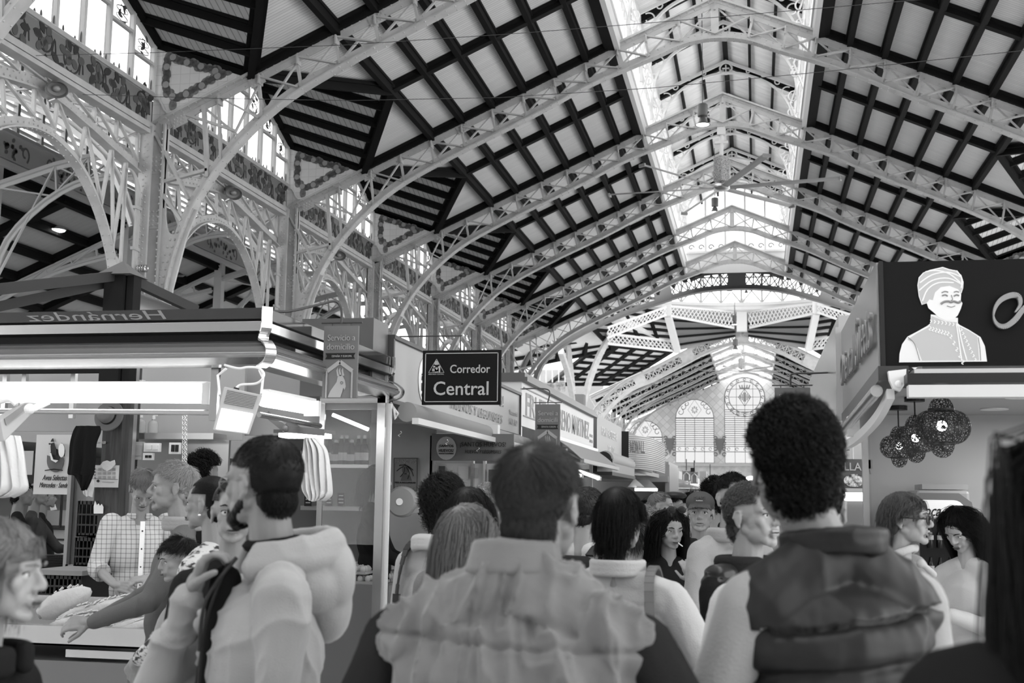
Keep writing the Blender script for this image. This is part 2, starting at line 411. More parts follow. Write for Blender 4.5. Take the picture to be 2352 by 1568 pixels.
    for i in range(4):
        for mir in (0, 1):
            c = .75+i*1.62+(.0 if mir == 0 else .82); cz = 9.07+(.03 if mir else -.01)
            r = .25 if mir == 0 else .2
            curve_strip(mv, [(c+r*math.cos(a)*(1-.04*a/6), cz+r*math.sin(a)) for a in np.linspace(-2.2, 3.9, 22)], .035, f, (-s, 0, 0))
            curve_strip(mv, [(c+r*1.0+.12*(j/6), cz-.1+.3*math.sin(j/6*3)-.1) for j in range(7)], .03, f, (-s, 0, 0))
            for q in range(10):
                a = q*.9+i+mir*2; rr = r*(1.18 if q % 2 else .45)
                cc = (c+rr*math.cos(a), max(8.86, min(9.27, cz+rr*math.sin(a))))
                (flat(mb, ell(cc, .1, .075, a), f, (-s, 0, 0), .008) if q % 3 else flat(mv, leaf(cc, .27, .14, a), f, (-s, 0, 0), .009))
    mv.obj('vine', VINE, t); mb.obj('leaves', VINEL, t)
    R['frieze'] = t
    return R
for s, side in ((-1, 'left'), (1, 'right')):
    R = bay_parts(s)
    for i, k in enumerate(range(-1, 5)):
        y = YK(k)
        for key in R:
            o = R[key] if i == 0 else dup(R[key])
            o.location = (X0, y, 0)
            if key == 'dormer': o['label'] = 'dark-beamed dormer roof over the %s clerestory window on the %s' % (BAYNAMES[i], side)
            elif key == 'frieze': o['label'] = 'painted vine frieze below the %s clerestory window on the %s' % (BAYNAMES[i], side)
            else: o.name = 'window_%d' % (i+1+(10 if s > 0 else 0))
# triangular tiled panels above each truss end
def tri_panel(s):
    t = thing('tiled_panel', 'x', 'tiled panel'); f = lambda u, z: (s*u, -.06, z); n = (0, 1, 0)
    A, B, C = (10.72, 10.42), (10.72, 8.98), (8.9, 9.72)
    mb = MB(); mb.poly([f(10.76, 10.5), f(10.76, 8.85), f(TIPX+.05, TIPZ)], n, .1)
    mb.obj('tile_wall', TILES, t)
    # moulding: curved inner border following the truss slope
    bd = MB(); fy = lambda u, z: (s*u, -.075, z)
    path = [(10.72, 9.32), (10.62, 9.3), (10.55, 9.2), (10.5, 9.08), (10.42, 9.02), (10.3, 9.04), (9.0, 9.64)]
    curve_strip(bd, path, .035, fy, (0, -1, 0), .03)
    bd.obj('moulding', STEELW, t)
    g = MB(); fo = lambda u, z: (s*u, -.065, z)
    P = [V((10.5, 10.18)), V((9.28, 9.76)), V((10.34, 9.2))]; P = [P[0], P[1], V((10.25, 9.3)), V((10.5, 9.45))]
    rnd = random.Random(3); orr = MB()
    N = len(P)
    for i in range(N):
        a, b = P[i], P[(i+1) % N]; L = (b-a).length; m = max(2, int(L/.06))
        for j in range(m):
            c = a.lerp(b, j/m); ang = math.atan2(b.y-a.y, b.x-a.x)+rnd.choice((.5, -.5, .2, -.2))
            flat(g, leaf((c.x-.06*math.cos(ang), c.y-.06*math.sin(ang)+rnd.uniform(-.03, .03)), .19, .17, ang), fo, (0, -1, 0), .006)
        for j in range(max(1, int(L/.3))):
            c = a.lerp(b, (j+.4)/max(1, int(L/.3)))
            flat(orr, ell((c.x, c.y+rnd.uniform(-.02, .02)), .068, .068, 0), fo, (0, -1, 0), .012)
    flat(g, leaf((10.33, 9.33), .3, .16, -math.pi/2), fo, (0, -1, 0), .006)
    flat(g, leaf((9.3, 9.76), .2, .1, math.pi), fo, (0, -1, 0), .006)
    g.obj('garland', GARL, t); orr.obj('orange_fruits', ORNG, t)
    return t
TRN = ['nearest', 'second nearest', 'third nearest', 'fourth nearest', 'fifth nearest', 'sixth nearest', 'seventh nearest', 'eighth', 'ninth', 'tenth', 'eleventh']
for s, side in ((-1, 'left'), (1, 'right')):
    p = tri_panel(s)
    for i, k in enumerate(range(-1, 6)):
        o = p if i == 0 else dup(p)
        o.location = (X0, YK(k), 0)
        o['label'] = 'triangular cream tile panel with fruit garland above the %s truss on the %s' % (TRN[i], side); o['group'] = 'garland tile panels on the %s' % side
# ------------------------------------------------------------------ riveted trusses
TOP = [(-WN, HN), (-WL, HL), (0, HP), (WL, HL), (WN, HN)]
def subdiv(pts, m):
    out = []
    for (a, b), (c, d) in zip(pts[:-1], pts[1:]):
        n = max(1, int(math.hypot(c-a, d-b)/m))
        out += [(a+(c-a)*i/n, b+(d-b)*i/n) for i in range(n)]
    return out+[pts[-1]]
def catmull(P, m=6):
    out = []; n = len(P)
    for i in range(n-1):
        p0, p1, p2, p3 = P[max(i-1, 0)], P[i], P[i+1], P[min(i+2, n-1)]
        for j in range(m):
            t = j/m; out.append(tuple(.5*((2*p1[k])+(-p0[k]+p2[k])*t+(2*p0[k]-5*p1[k]+4*p2[k]-p3[k])*t*t+(-p0[k]+3*p1[k]-3*p2[k]+p3[k])*t**3) for k in range(len(p1))))
    return out+[P[-1]]
HALF = [(-10.42, 2.6), (-10.38, 4.2), (-10.27, 5.5), (-10.03, 6.5), (-9.6, 7.45), (-8.9, 8.35), (-7.9, 9.2), (-6.4, 10.0), (-4.45, 10.9), (-2.96, 11.64), (-1.5, 12.2), (-.75, 12.5), (0, 12.6)]
ARCH = catmull(HALF+[(-a, b) for a, b in HALF[-2::-1]], 5)
def archz(u):
    for (a, b), (c, d) in zip(ARCH[:-1], ARCH[1:]):
        if a <= u <= c and c > a: return b+(d-b)*(u-a)/(c-a)
    return 3
def rivet_row(mb, pts, off, y, n3, step=.17, r=.016):
    pts = subdiv(pts, step)
    for i in range(1, len(pts)-1):
        a, b = V(pts[i-1]), V(pts[i+1]); d = (b-a).normalized(); q = V((-d.y, d.x))
        c = V(pts[i])+q*off
        nn = V((0, -1, 0)) if n3 == 'y' else V((q.x, 0, q.y))*(1 if n3 == 'out' else -1)
        mb.rivet((c.x, y, c.y), nn, r)
def make_truss():
    t = thing('roof_truss', 'x', 'truss')
    mb = MB()
    mb.ribbon(TOP, -.22, 0, -.015, .015); mb.ribbon(TOP, -.03, .02, -.12, .12); mb.ribbon(TOP, -.1, -.03, -.03, .03)
    for y in (-.09, .09): rivet_row(mb, TOP, -.032, y, 'in')
    rivet_row(mb, TOP, -.065, -.031, 'y'); rivet_row(mb, TOP, -.18, -.016, 'y', .34)
    for s in (-1, 1):   # riveted splice plates
        for u in (3.9, 6.2, 8.6, 10.2):
            z = rz_(u)-.2; d = V((1, 0, -MS)).normalized() if s > 0 else V((-1, 0, -MS)).normalized()
            c = V((s*u, -.03, z)); mb.beam(c-d*.16, c+d*.16, .02, .22)
            for a in (-.11, -.04, .04, .11):
                for b in (-.07, 0, .07): mb.rivet(c+d*a+V((0, -.011, 0))+V((0, 0, b)), (0, -1, 0), .018)
    mb.obj('top_chord', STEEL, t)
    mb = MB()
    mb.ribbon(ARCH, 0, .18, -.015, .015); mb.ribbon(ARCH, -.015, .015, -.12, .12); mb.ribbon(ARCH, .015, .075, -.03, .03)
    for y in (-.085, .085): rivet_row(mb, ARCH, -.016, y, 'in')
    rivet_row(mb, ARCH, .045, -.031, 'y'); rivet_row(mb, ARCH, .15, -.016, 'y', .34)
    mb.obj('arch_chord', STEEL, t)
    mb = MB()
    us = [0]+[WL-.05+.773*i*1.0 for i in range(0, 9)]
    us = [0, .85, 1.65]+[WL+.773*i for i in range(0, 9)]+[9.35]
    def ends(u): return rz_(u)-.16, archz(-u)+.12
    for s in (-1, 1):
        for i, u in enumerate(us):
            a, b = ends(u)
            if u > 0: mb.beam((s*(u+.05), 0, a), (s*(u-.07), 0, b), .05, .075, (0, 1, 0)); 
            elif s < 0: mb.box(-.09, .09, -.045, .045, b, a)
            mb.beam((s*u, -.03, a+.02), (s*(u-.01), -.03, a-.16), .03, .2, (0, 1, 0))
            if i < len(us)-1:
                u2 = us[i+1]; a2, b2 = ends(u2)
                mb.beam((s*u, -.05, b), (s*u2, -.05, a2), .03, .09, (0, 1, 0)) if i % 2 == 0 or True else 0
                mb.beam((s*u, .05, a), (s*u2, .05, b2), .03, .06, (0, 1, 0))
                for e in ((u, b), (u2, a2)):
                    mb.rivet((s*e[0], -.07, e[1]), (0, -1, 0), .02)
        # fan of members down to the column
        mb.beam((s*10.72, -.03, 8.7), (s*9.9, -.03, 7.25), .05, .12, (0, 1, 0))
        mb.beam((s*10.6, 0, 7.62), (s*9.55, 0, 7.85), .06, .1, (0, 1, 0))
        mb.beam((s*10.6, 0, 7.55), (s*10.05, 0, 6.85), .06, .1, (0, 1, 0))
        mb.beam((s*9.7, 0, 9.15), (s*9.55, 0, 7.7), .07, .1, (0, 1, 0))
        mb.beam((s*10.1, 0, 9.0), (s*9.0, 0, 8.6), .05, .08, (0, 1, 0))
        mb.beam((s*9.68, .04, 9.1), (s*8.95, .04, 8.5), .05, .07, (0, 1, 0))
    mb.obj('lattice', STEEL, t)
    for s in (-1, 1):   # springing gusset with scooped top
        pts = [(-10.5, 2.6), (-10.3, 2.6), (-10.27, 4.2), (-10.16, 5.5), (-9.93, 6.5), (-9.72, 7.05), (-9.9, 7.1), (-10.08, 6.85)]
        pts += [(-10.22-.17*math.cos(a)*1.0+.0, 6.78-.2*math.sin(a)) for a in np.linspace(math.pi, 2*math.pi, 2)][:0]
        pts += [(-10.2+.16*math.cos(a), 6.8-.22*abs(math.sin(a))) for a in np.linspace(.3, math.pi-.1, 7)]+[(-10.42, 7.1), (-10.55, 7.2)]
        mb = MB(); mb.poly([(-s*u, -.028, z) if s > 0 else (s*-1*-u*-1, -.028, z) for u, z in pts] if False else [((u if s < 0 else -u), -.028, z) for u, z in pts], (0, 1, 0), .056)
        rr = random.Random(1)
        for i in range(26):
            z = 3+i*.145; u1 = -archz_inv(z)-.06 if False else None
            for du in (.13, .22): mb.rivet(((arch_u(z)-du if s < 0 else -(arch_u(z)-du)), -.03, z), (0, -1, 0), .024)
        mb.obj('gusset_plate', STEEL, t)
    return t
def arch_u(z):
    for (a, b), (c, d) in zip(ARCH[:-1], ARCH[1:]):
        if b <= z <= d and a < 0: return a+(c-a)*(z-b)/(d-b)
    return -10
tr = make_truss()
ys = [YK(k) for k in range(-1, 6)]+[YDOME1+.3, 92, 99, 106]
for i, y in enumerate(ys):
    o = tr if i == 0 else dup(tr)
    o.location = (X0, y, 0)
    o['label'] = ('white riveted lattice roof truss, %s to the viewer' % TRN[i]) if i < 7 else 'white riveted lattice roof truss beyond the crossing, %s one in' % ['first', 'second', 'third', 'last'][i-7]
    o['group'] = 'nave roof trusses'
# ------------------------------------------------------------------ columns
def make_column(s):
    t = thing('iron_column', 'x', 'column'); mb = MB(); x = s*10.62
    mb.box(x-.17, x+.17, -.03, .03, 0, 8.8); mb.box(x-.17, x-.13, -.2, .2, 0, 8.8); mb.box(x+.13, x+.17, -.1, .1, 0, 8.8)
    xo = x+s*.22
    mb.box(min(xo, x), max(xo, x), -.28, -.22, 0, 8.7); mb.box(min(xo, x), max(xo, x), .22, .28, 0, 8.7); mb.box(xo-.03, xo+.03, -.28, .28, 0, 8.75)
    xi = x-s*.17
    for i in range(50):
        z = 8.6-i*.13
        for yy in (-.16,): mb.rivet((x-.15 if s > 0 else x+.15, yy, z), (0, -1, 0), .016)
        mb.rivet((x+s*.08, -.29, z), (0, -1, 0), .016); mb.rivet((x+s*.14, -.29, z-.06), (0, -1, 0), .016)
    for zc in (8.0, 6.9, 5.2):
        mb.box(x-.15, x+.12, -.05, -.03, zc-.2, zc+.2)
        for a in range(3):
            for b in range(4): mb.rivet((x-.1+a*.08, -.052, zc-.13+b*.09), (0, -1, 0), .022)
    mb.obj('shaft', STEEL, t)
    # bundled conduits on the aisle side sweeping up onto the arch girder
    for j in range(3):
        cp = MB(); yy = -.34-.06*j; xx = x+s*.16
        pts = [(xx, yy, 5.6), (xx, yy, 7.2)]+[(xx, -.75+(.41-.06*j)*math.cos(a)-.0, 7.2+(.5)*math.sin(a)) for a in np.linspace(.2, 1.7, 8)]
        cp.tube(pts, .026, 8); cp.obj('conduit', STEEL, t, smooth=True)
    cl = MB(); cl.box(x+s*.12, x+s*.2, -.52, -.26, 7.0, 7.06); cl.box(x+s*.12, x+s*.2, -.52, -.26, 6.2, 6.26); cl.obj('pipe_clip', STEEL, t)
    sc = MB()
    for j in range(4):
        c = V((x-s*.02+s*.0+(.05*j-.1), -.42, 5.55))
        sc.tube([c+V((0, .13*math.cos(a)*(1-a/9), .13*math.sin(a)*(1-a/9))) for a in np.linspace(-1.5, 6.5, 22)], .02, 6)
        sc.tube([c+V((0, .05+.06*math.cos(a), .3+.06*math.sin(a))) for a in np.linspace(0, 5.5, 14)], .018, 6)
    sc.tube([(x, -.4, 5.45), (x-.03, -.5, 5.2), (x-.02, -.42, 5.0)], .018, 6)
    sc.obj('scroll_ornament', CHROME, t, smooth=True)
    return t
for s, side in ((-1, 'left'), (1, 'right')):
    c = make_column(s)
    for i, k in enumerate(range(-1, 6)):
        o = c if i == 0 else dup(c)
        o.location = (X0, YK(k), 0); o['label'] = 'pale riveted iron column carrying the %s end of the %s truss' % (side, TRN[i]); o['group'] = '%s nave columns' % side
    for i, y in enumerate((92, 99, 106)):
        o = dup(c, (X0, y, 0), label='far pale iron column on the %s, beyond the crossing' % side, group='far %s columns' % side)
# ------------------------------------------------------------------ arch girders between columns
UP = catmull([(-3.4, 7.75), (-2.1, 7.97), (-1.2, 8.13), (0, 8.28), (1.2, 8.13), (2.1, 7.97), (3.4, 7.75)], 4)
LOH = [(-2.85, 3.2), (-2.78, 4.4), (-2.55, 5.6), (-2.31, 6.17), (-1.83, 6.79), (-1.17, 7.3), (-.5, 7.54), (0, 7.6)]
LO = catmull(LOH+[(-a, b) for a, b in LOH[-2::-1]], 4)
def interp(P, u):
    for (a, b), (c, d) in zip(P[:-1], P[1:]):
        if a <= u <= c: return b+(d-b)*(u-a)/(c-a)
    return P[0][1] if u < 0 else P[-1][1]
def make_girder(s):
    t = thing('arch_girder', 'x', 'girder'); x = s*10.9
    mb = MB(); mb.ribbon(UP, 0, .2, x-.015, x+.015, 'x'); mb.ribbon(UP, -.015, .015, x-.1, x+.1, 'x')
    for a in np.arange(-3.2, 3.3, .16): mb.rivet((x-s*.021, a, interp(UP, a)+.07), (-s, 0, 0), .016); mb.rivet((x-s*.021, a+.08, interp(UP, a)+.18), (-s, 0, 0), .014)
    mb.obj('upper_band', STEEL, t)
    mb = MB(); mb.ribbon(LO, 0, .16, x-.015, x+.015, 'x'); mb.ribbon(LO, -.015, .015, x-.1, x+.1, 'x')
    for i in range(0, len(LO)-1):
        a = LO[i]; b = LO[i+1]; L = math.hypot(b[0]-a[0], b[1]-a[1]); m = max(1, int(L/.14))
        for j in range(m):
            y = a[0]+(b[0]-a[0])*j/m; z = a[1]+(b[1]-a[1])*j/m; d = V((b[0]-a[0], b[1]-a[1])).normalized(); q = V((-d.y, d.x))
            mb.rivet((x-s*.021, y+q.x*.07, z+q.y*.07), (-s, 0, 0), .015)
            for w in (-.07, .07): mb.rivet((x+w, y-q.x*.02, z-q.y*.02), (0, -q.x, -q.y), .015)
    mb.obj('lower_arch', STEEL, t)
    mb = MB(); yy = np.linspace(-3.15, 3.15, 9)
    for i, a in enumerate(yy):
        zu = interp(UP, a)+.2
        mb.beam((x, a, zu), (x, a, 8.56), .06, .06, (1, 0, 0))
        if i < 8:
            b = yy[i+1]; zb = interp(UP, b)+.2
            mb.beam((x-.03, a, zu), (x-.03, b, 8.56), .03, .06, (1, 0, 0)); mb.beam((x+.03, a, 8.56), (x+.03, b, zb), .03, .06, (1, 0, 0))
    # web between the rings
    k = [i for i in range(1, len(LO)-1, 5)]
    for j, i in enumerate(k):
        p = LO[i]; y2 = p[0]*1.13; z2 = interp(UP, y2)
        if abs(p[0]) < 2.5:
            mb.beam((x, p[0], p[1]+.12), (x, y2, z2), .05, .06, (1, 0, 0))
            if j+1 < len(k):
                q = LO[k[j+1]]; mb.beam((x+.02, y2, z2), (x+.02, q[0], q[1]+.2), .04, .06, (1, 0, 0))
        else:
            sg = 1 if p[0] > 0 else -1
            mb.beam((x, p[0], p[1]), (x, sg*3.35, p[1]+.35), .05, .1, (1, 0, 0)); mb.beam((x, p[0], p[1]), (x, sg*3.35, p[1]+1.1), .05, .08, (1, 0, 0))
    mb.obj('web_members', STEEL, t)
    mb = MB()
    for sg in (-1, 1):
        pts = [(sg*3.4, 2.8), (sg*2.84, 3.0), (sg*2.78, 4.4), (sg*2.55, 5.6), (sg*2.42, 5.95), (sg*2.62, 6.0), (sg*2.75, 5.85), (sg*2.86, 5.62), (sg*3.0, 5.55), (sg*3.12, 5.62), (sg*3.2, 5.9), (sg*3.4, 6.0)]
        mb.poly([(x-.025, a, b) for a, b in pts], (1, 0, 0), .05)
        for i in range(22):
            z = 3.1+i*.12; mb.rivet((x-s*.026, sg*(abs(lo_y(z))+.12), z), (-s, 0, 0), .022); mb.rivet((x-s*.026, sg*(abs(lo_y(z))+.28), z+.05), (-s, 0, 0), .022)
    mb.obj('springing_plate', STEEL, t)
    return t
def lo_y(z):
    for (a, b), (c, d) in zip(LO[:-1], LO[1:]):
        if b <= z <= d and a < 0: return a+(c-a)*(z-b)/(d-b)
    return -2.8
for s, side in ((-1, 'left'), (1, 'right')):
    g = make_girder(s)
    for i, k in enumerate(range(-1, 5)):
        o = g if i == 0 else dup(g)
        o.location = (X0, YK(k)+SP/2, 0); o['label'] = 'arched lattice girder with riveted rings under the %s painted frieze on the %s' % (BAYNAMES[i], side); o['group'] = 'arch girders on the %s' % side
    for i, y in enumerate((92, 99)):
        dup(g, (X0, y+3.5, 0), label='small far arched girder beyond the crossing on the %s, %s one' % (side, ['nearer', 'farther'][i]), group='far arch girders %s' % side)
# loudspeakers on the girders
for i, k in enumerate((0, 1, 2)):
    y = YK(k)-3.65
    t = thing('loudspeaker', 'grey oval projector loudspeaker bolted to the %s arched girder on the left' % BAYNAMES[i], 'loudspeaker', (X0-10.55, y, 8.28), group='loudspeakers on the left arches')
    mb = MB(); prof = [(.02, -.42), (.1, -.42), (.13, -.36), (.135, -.1), (.17, .0), (.19, .12), (.18, .13), (.15, .03), (.02, .0)]
    M = Matrix.Rotation(math.radians(-78), 3, 'X'); b2 = MB(); b2.lathe(prof, n=20); b2.v = [tuple(Matrix.Rotation(math.radians(35), 3, 'Z') @ (Matrix.Rotation(math.radians(24), 3, 'X') @ (Matrix.Rotation(math.radians(90), 3, 'X') @ V((a*1.0, b*.75, c*1.1))))) for a, b, c in b2.v]
    b2.obj('horn', mat('speaker_grey', .2, .4), t, smooth=True)
    b3 = MB(); b3.ball((.03, -.05, -.02), (.07, .07, .05)); b3.obj('driver', mat('speaker_grey2', .3, .4), t, smooth=True)
    b4 = MB(); b4.tube([(-.05, .3, 0), (-.25, .35, -.02), (-.32, .25, -.1)], .03, 8); b4.obj('bracket', SATIN, t)
# ------------------------------------------------------------------ lantern along the ridge
LZ0, LZ1, LZA = 12.55, 15.6, 16.7
LY0, LY1 = YFRONT, 57.5
for s, side in ((-1, 'left'), (1, 'right')):
    x = X0+s*WL
    t = thing('lantern_wall', 'white openwork glazed lantern wall along the %s edge of the ridge opening' % side, 'lantern wall', (x, 35, LZ0))
    mb = MB(); mb.box(x-.06, x+.06, LY0, LY1, LZ0-.1, LZ0+.3); mb.box(x-.1, x+.1, LY0, LY1, LZ0+.3, LZ0+.36); mb.box(x-.06, x+.06, LY0, LY1, LZ1-.35, LZ1)
    mb.box(x-.05, x+.05, LY0, LY1, 14.0, 14.1)
    W(mb, 'rail', STEELW, t)
    mb = MB(); y = LY0
    while y < LY1:
        mb.box(x-.03, x+.03, y-.03, y+.03, LZ0+.3, LZ1-.3)
        mb.beam((x, y, LZ0+.36), (x, y+.58, 14.0), .03, .03); mb.beam((x, y+.58, LZ0+.36), (x, y, 14.0), .03, .03)
        mb.tube([(x-s*.03, y+.29+.2*math.cos(a), 14.55+.2*math.sin(a)) for a in np.linspace(0, 6.28, 11)[:-1]], .018, 4, closed=True)
        y += .58
    W(mb, 'openwork', STEELW, t)
    mb = MB(); mb.box(x+s*.07, x+s*.08, LY0, LY1, LZ0+.3, LZ1); W(mb, 'glazing', GLASS, t)
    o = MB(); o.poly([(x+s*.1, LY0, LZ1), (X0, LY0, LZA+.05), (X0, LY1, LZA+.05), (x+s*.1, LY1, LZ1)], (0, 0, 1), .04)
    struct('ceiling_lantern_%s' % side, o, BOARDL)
    for i, f in enumerate((.33, .66)):
        mb = MB(); xx = x+(X0-x)*f; zz = LZ1+(LZA-LZ1)*f-.05; mb.beam((xx, LY0, zz), (xx, LY1, zz), .09, .16)
        tag(mb.obj('purlin', WOOD), 'slim dark purlin under the pale lantern boarding, %s side, %s' % (side, ['lower', 'upper'][i]), 'beam', 'lantern purlins %s' % side)
mb = MB(); mb.beam((X0, LY0, LZA-.08), (X0, LY1, LZA-.08), .16, .22); tag(mb.obj('ridge_beam', WOOD), 'dark ridge beam at the very top of the lantern', 'beam')
y = 40.6-7*3.48; i = 0
la = None
while y < LY1-.5:
    mb = MB()
    for s in (-1, 1): mb.beam((X0+s*WL, y, LZ1-.1), (X0, y, LZA-.1), .18, .2)
    tag(mb.obj('lantern_rafter', WOOD), 'dark rafter pair crossing the pale lantern ceiling, %s counted from the viewer' % ['first', 'second', 'third', 'fourth', 'fifth', 'sixth', 'seventh', 'eighth', 'ninth', 'tenth', 'eleventh', 'twelfth', 'thirteenth', 'fourteenth'][len([o for o in bpy.data.objects if o.name.startswith('lantern_rafter')])-1], 'beam', 'lantern rafters')
    ya = y-.65
    if la is None:
        la = thing('lantern_arch', 'white ornamental arch with scrolls and a central ring inside the lantern', 'arch', (X0, ya, 0), group='lantern arches')
        R = catmull([(-2.2, 13.4), (-2.1, 14.6), (-1.6, 15.4), (-.8, 15.85), (0, 16.0), (.8, 15.85), (1.6, 15.4), (2.1, 14.6), (2.2, 13.4)], 5)
        mb = MB(); mb.ribbon(R, 0, .07, -.05, .05)
        mb.ribbon([(-2.3, 15.5), (0, 16.5), (2.3, 15.5)], -.1, .0, -.04, .04); mb.obj('arch_band', STEELW, la)
        mb = MB(); mb.tube([(.2*math.cos(a), 0, 16.2+.2*math.sin(a)) for a in np.linspace(0, 6.28, 17)[:-1]], .035, 6, closed=True)
        mb.tube([(-.12, 0, 16.2), (.12, 0, 16.2)], .025, 5); mb.tube([(0, 0, 16.08), (0, 0, 16.32)], .025, 5); mb.obj('ring_ornament', STEELW, la)
        mb = MB()
        for s in (-1, 1):
            for (cx, cz, r, tw) in ((2.0, 15.25, .2, 5), (1.72, 15.62, .13, 5), (2.12, 14.75, .14, 5), (1.25, 15.9, .1, 4.5), (.75, 16.05, .09, 4.5), (2.1, 13.9, .2, 6), (2.05, 13.4, .16, 5)):
                mb.tube([(s*(cx+r*(1-a/9)*math.cos(a+1)), 0, cz+r*(1-a/9)*math.sin(a+1)) for a in np.linspace(0, tw, 14)], .022, 5)
            mb.tube([(s*2.28, 0, 12.9), (s*2.0, 0, 13.7), (s*2.28, 0, 14.4)], .03, 5)
        mb.obj('scrollwork', STEELW, la)
    else: dup(la, (X0, ya, 0), label='white ornamental lantern arch with scrolls and ring, %s counted from the viewer' % ['first', 'second', 'third', 'fourth', 'fifth', 'sixth', 'seventh', 'eighth', 'ninth', 'tenth', 'eleventh', 'twelfth', 'thirteenth', 'fourteenth'][len([o for o in bpy.data.objects if o.name.startswith('lantern_arch')])])
    y += 3.48
FROST = mat('frosted_glass', .95, .9); _nt = FROST.node_tree; _nt.nodes.clear(); _o = _nt.nodes.new('ShaderNodeOutputMaterial'); _b = _nt.nodes.new('ShaderNodeBsdfTranslucent'); _b.inputs[0].default_value = (.96, .96, .96, 1); _nt.links.new(_b.outputs[0], _o.inputs[0])
t = thing('window', None, None, (X0, LY1, LZ0)); t.name = 'window_30'; t['kind'] = 'structure'
mb = MB(); mb.poly([(X0-WL, LY1, LZ0-.1), (X0+WL, LY1, LZ0-.1), (X0+WL, LY1, 13.45), (X0-WL, LY1, 13.45)], (0, 1, 0), .1)
mb.box(X0-WL, X0+WL, LY1-.1, LY1, 13.4, 13.5); W(mb, 'panel', STEELW, t)
mb = MB()
for i in range(6): x = X0-WL+WL*2*i/5; mb.box(x-.04, x+.04, LY1-.05, LY1+.05, 13.4, LZA-.45*abs(x-X0))
W(mb, 'window_frame', STEELW, t)
mb = MB()
for i in range(10):
    cx = X0-WL+.25+.47*i
    mb.tube([(cx+.14*(1-a/9)*math.cos(a), LY1-.03, 13.7+.14*(1-a/9)*math.sin(a)) for a in np.linspace(0, 6, 14)], .02, 4)
W(mb, 'scroll_border', VINEL, t)
mb = MB(); mb.poly([(X0-WL, LY1+.03, 13.4), (X0+WL, LY1+.03, 13.4), (X0+WL, LY1+.03, LZ1), (X0, LY1+.03, LZA), (X0-WL, LY1+.03, LZ1)], (0, 1, 0), .01); W(mb, 'window_pane', FROST, t)
# lantern beyond the crossing
for s, side in ((-1, 'left'), (1, 'right')):
    x = X0+s*WL
    t = thing('lantern_wall', 'small far lantern wall beyond the crossing, %s side' % side, 'lantern wall', (x, 98, LZ0))
    mb = MB(); mb.box(x-.06, x+.06, YDOME1+4, YEND-4, LZ0-.1, LZ0+.3)
    y = YDOME1+4
    while y < YEND-4: mb.box(x-.05, x+.05, y-.05, y+.05, LZ0, 15.2); mb.beam((x, y, LZ0+.3), (x, y+1, 14.6), .05, .05); y += 1.0
    W(mb, 'rail', STEELW, t)
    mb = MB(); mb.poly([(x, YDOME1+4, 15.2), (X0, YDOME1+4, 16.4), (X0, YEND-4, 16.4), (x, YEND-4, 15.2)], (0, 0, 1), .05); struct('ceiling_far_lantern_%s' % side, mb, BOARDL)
# ------------------------------------------------------------------ crossing: big arches, ring, drum, dome
GSTEEL = mat('crossing_grey_steel', .13, .5)  # backlit underside shade of the near crossing arch put into this darker grey
CY = 72.5
def big_arch(y, label, m_, lo, d=1.0):
    t = thing('crossing_arch', label, 'arch', (X0, y, 0))
    P = catmull(lo+[(-a, b) for a, b in lo[-2::-1]], 5)
    mb = MB(); mb.ribbon(P, -.02, .02, -.25, .25); mb.ribbon(P, .02, .24, -.03, .03); mb.ribbon(P, d-.2, d, -.03, .03); mb.ribbon(P, d-.02, d+.02, -.25, .25)
    for i in range(0, len(P), 1): pass
    mb.obj('arch_bands', m_, t)
    mb = MB(); N = len(P)
    def off(i, o):
        d_ = (V(P[min(i+1, N-1)])-V(P[max(i-1, 0)])).normalized(); return (P[i][0]-d_.y*o, P[i][1]+d_.x*o)
    for i in range(0, N-1):
        a, b = off(i, .2), off(i, d-.18); a2, b2 = off(i+1, .2), off(i+1, d-.18)
        mb.beam((a[0], 0, a[1]), (b2[0], 0, b2[1]), .05, .08, (0, 1, 0)); mb.beam((b[0], .03, b[1]), (a2[0], .03, a2[1]), .05, .08, (0, 1, 0)); mb.beam((a[0], 0, a[1]), (b[0], 0, b[1]), .06, .09, (0, 1, 0))
    mb.obj('lattice', m_, t)
    mb = MB()
    for f in (.5,):
        i = int(N*f); a, b = off(i, 0), off(i, d); mb.box(-.45, .45, -.05, .05, a[1], b[1])
    for f in (.2, .33, .67, .8):
        i = int(N*f); a, b = off(i, 0), off(i, d); a2, b2 = off(i+2, 0), off(i+2, d)
        mb.poly([(a[0], -.05, a[1]), (b[0], -.05, b[1]), (b2[0], -.05, b2[1]), (a2[0], -.05, a2[1])], (0, 1, 0), .1)
    mb.obj('solid_plates', m_, t)
    return t
big_arch(60.8, 'grey riveted crossing arch with pierced panels, just beyond the last near truss', GSTEEL, [(-10.5, 5), (-10.1, 8), (-8.7, 9.5), (-6.2, 10.75), (-4, 11.5), (-2, 12.05), (0, 12.2)])
big_arch(84.6, 'far pierced arch on the other side of the crossing', STEEL, [(-10.4, 4.5), (-9.9, 7), (-8.0, 9.0), (-6.2, 9.85), (-4, 11.0), (-2, 12.0), (0, 12.45)], .9)
t = thing('dome_drum', 'bright glazed drum with diamond lattice and round white cornice over the crossing', 'dome', (X0, CY, 14.6))
mb = MB(); mb.lathe([(10.9, 14.55), (10.2, 14.6), (10.2, 14.8), (10.0, 14.85), (10.0, 15.05), (10.9, 15.1)], (X0, CY, 0), 64)
mb.f = mb.f[:-2]; W(mb, 'cornice', STEELW, t)
mb = MB(); nn = 48
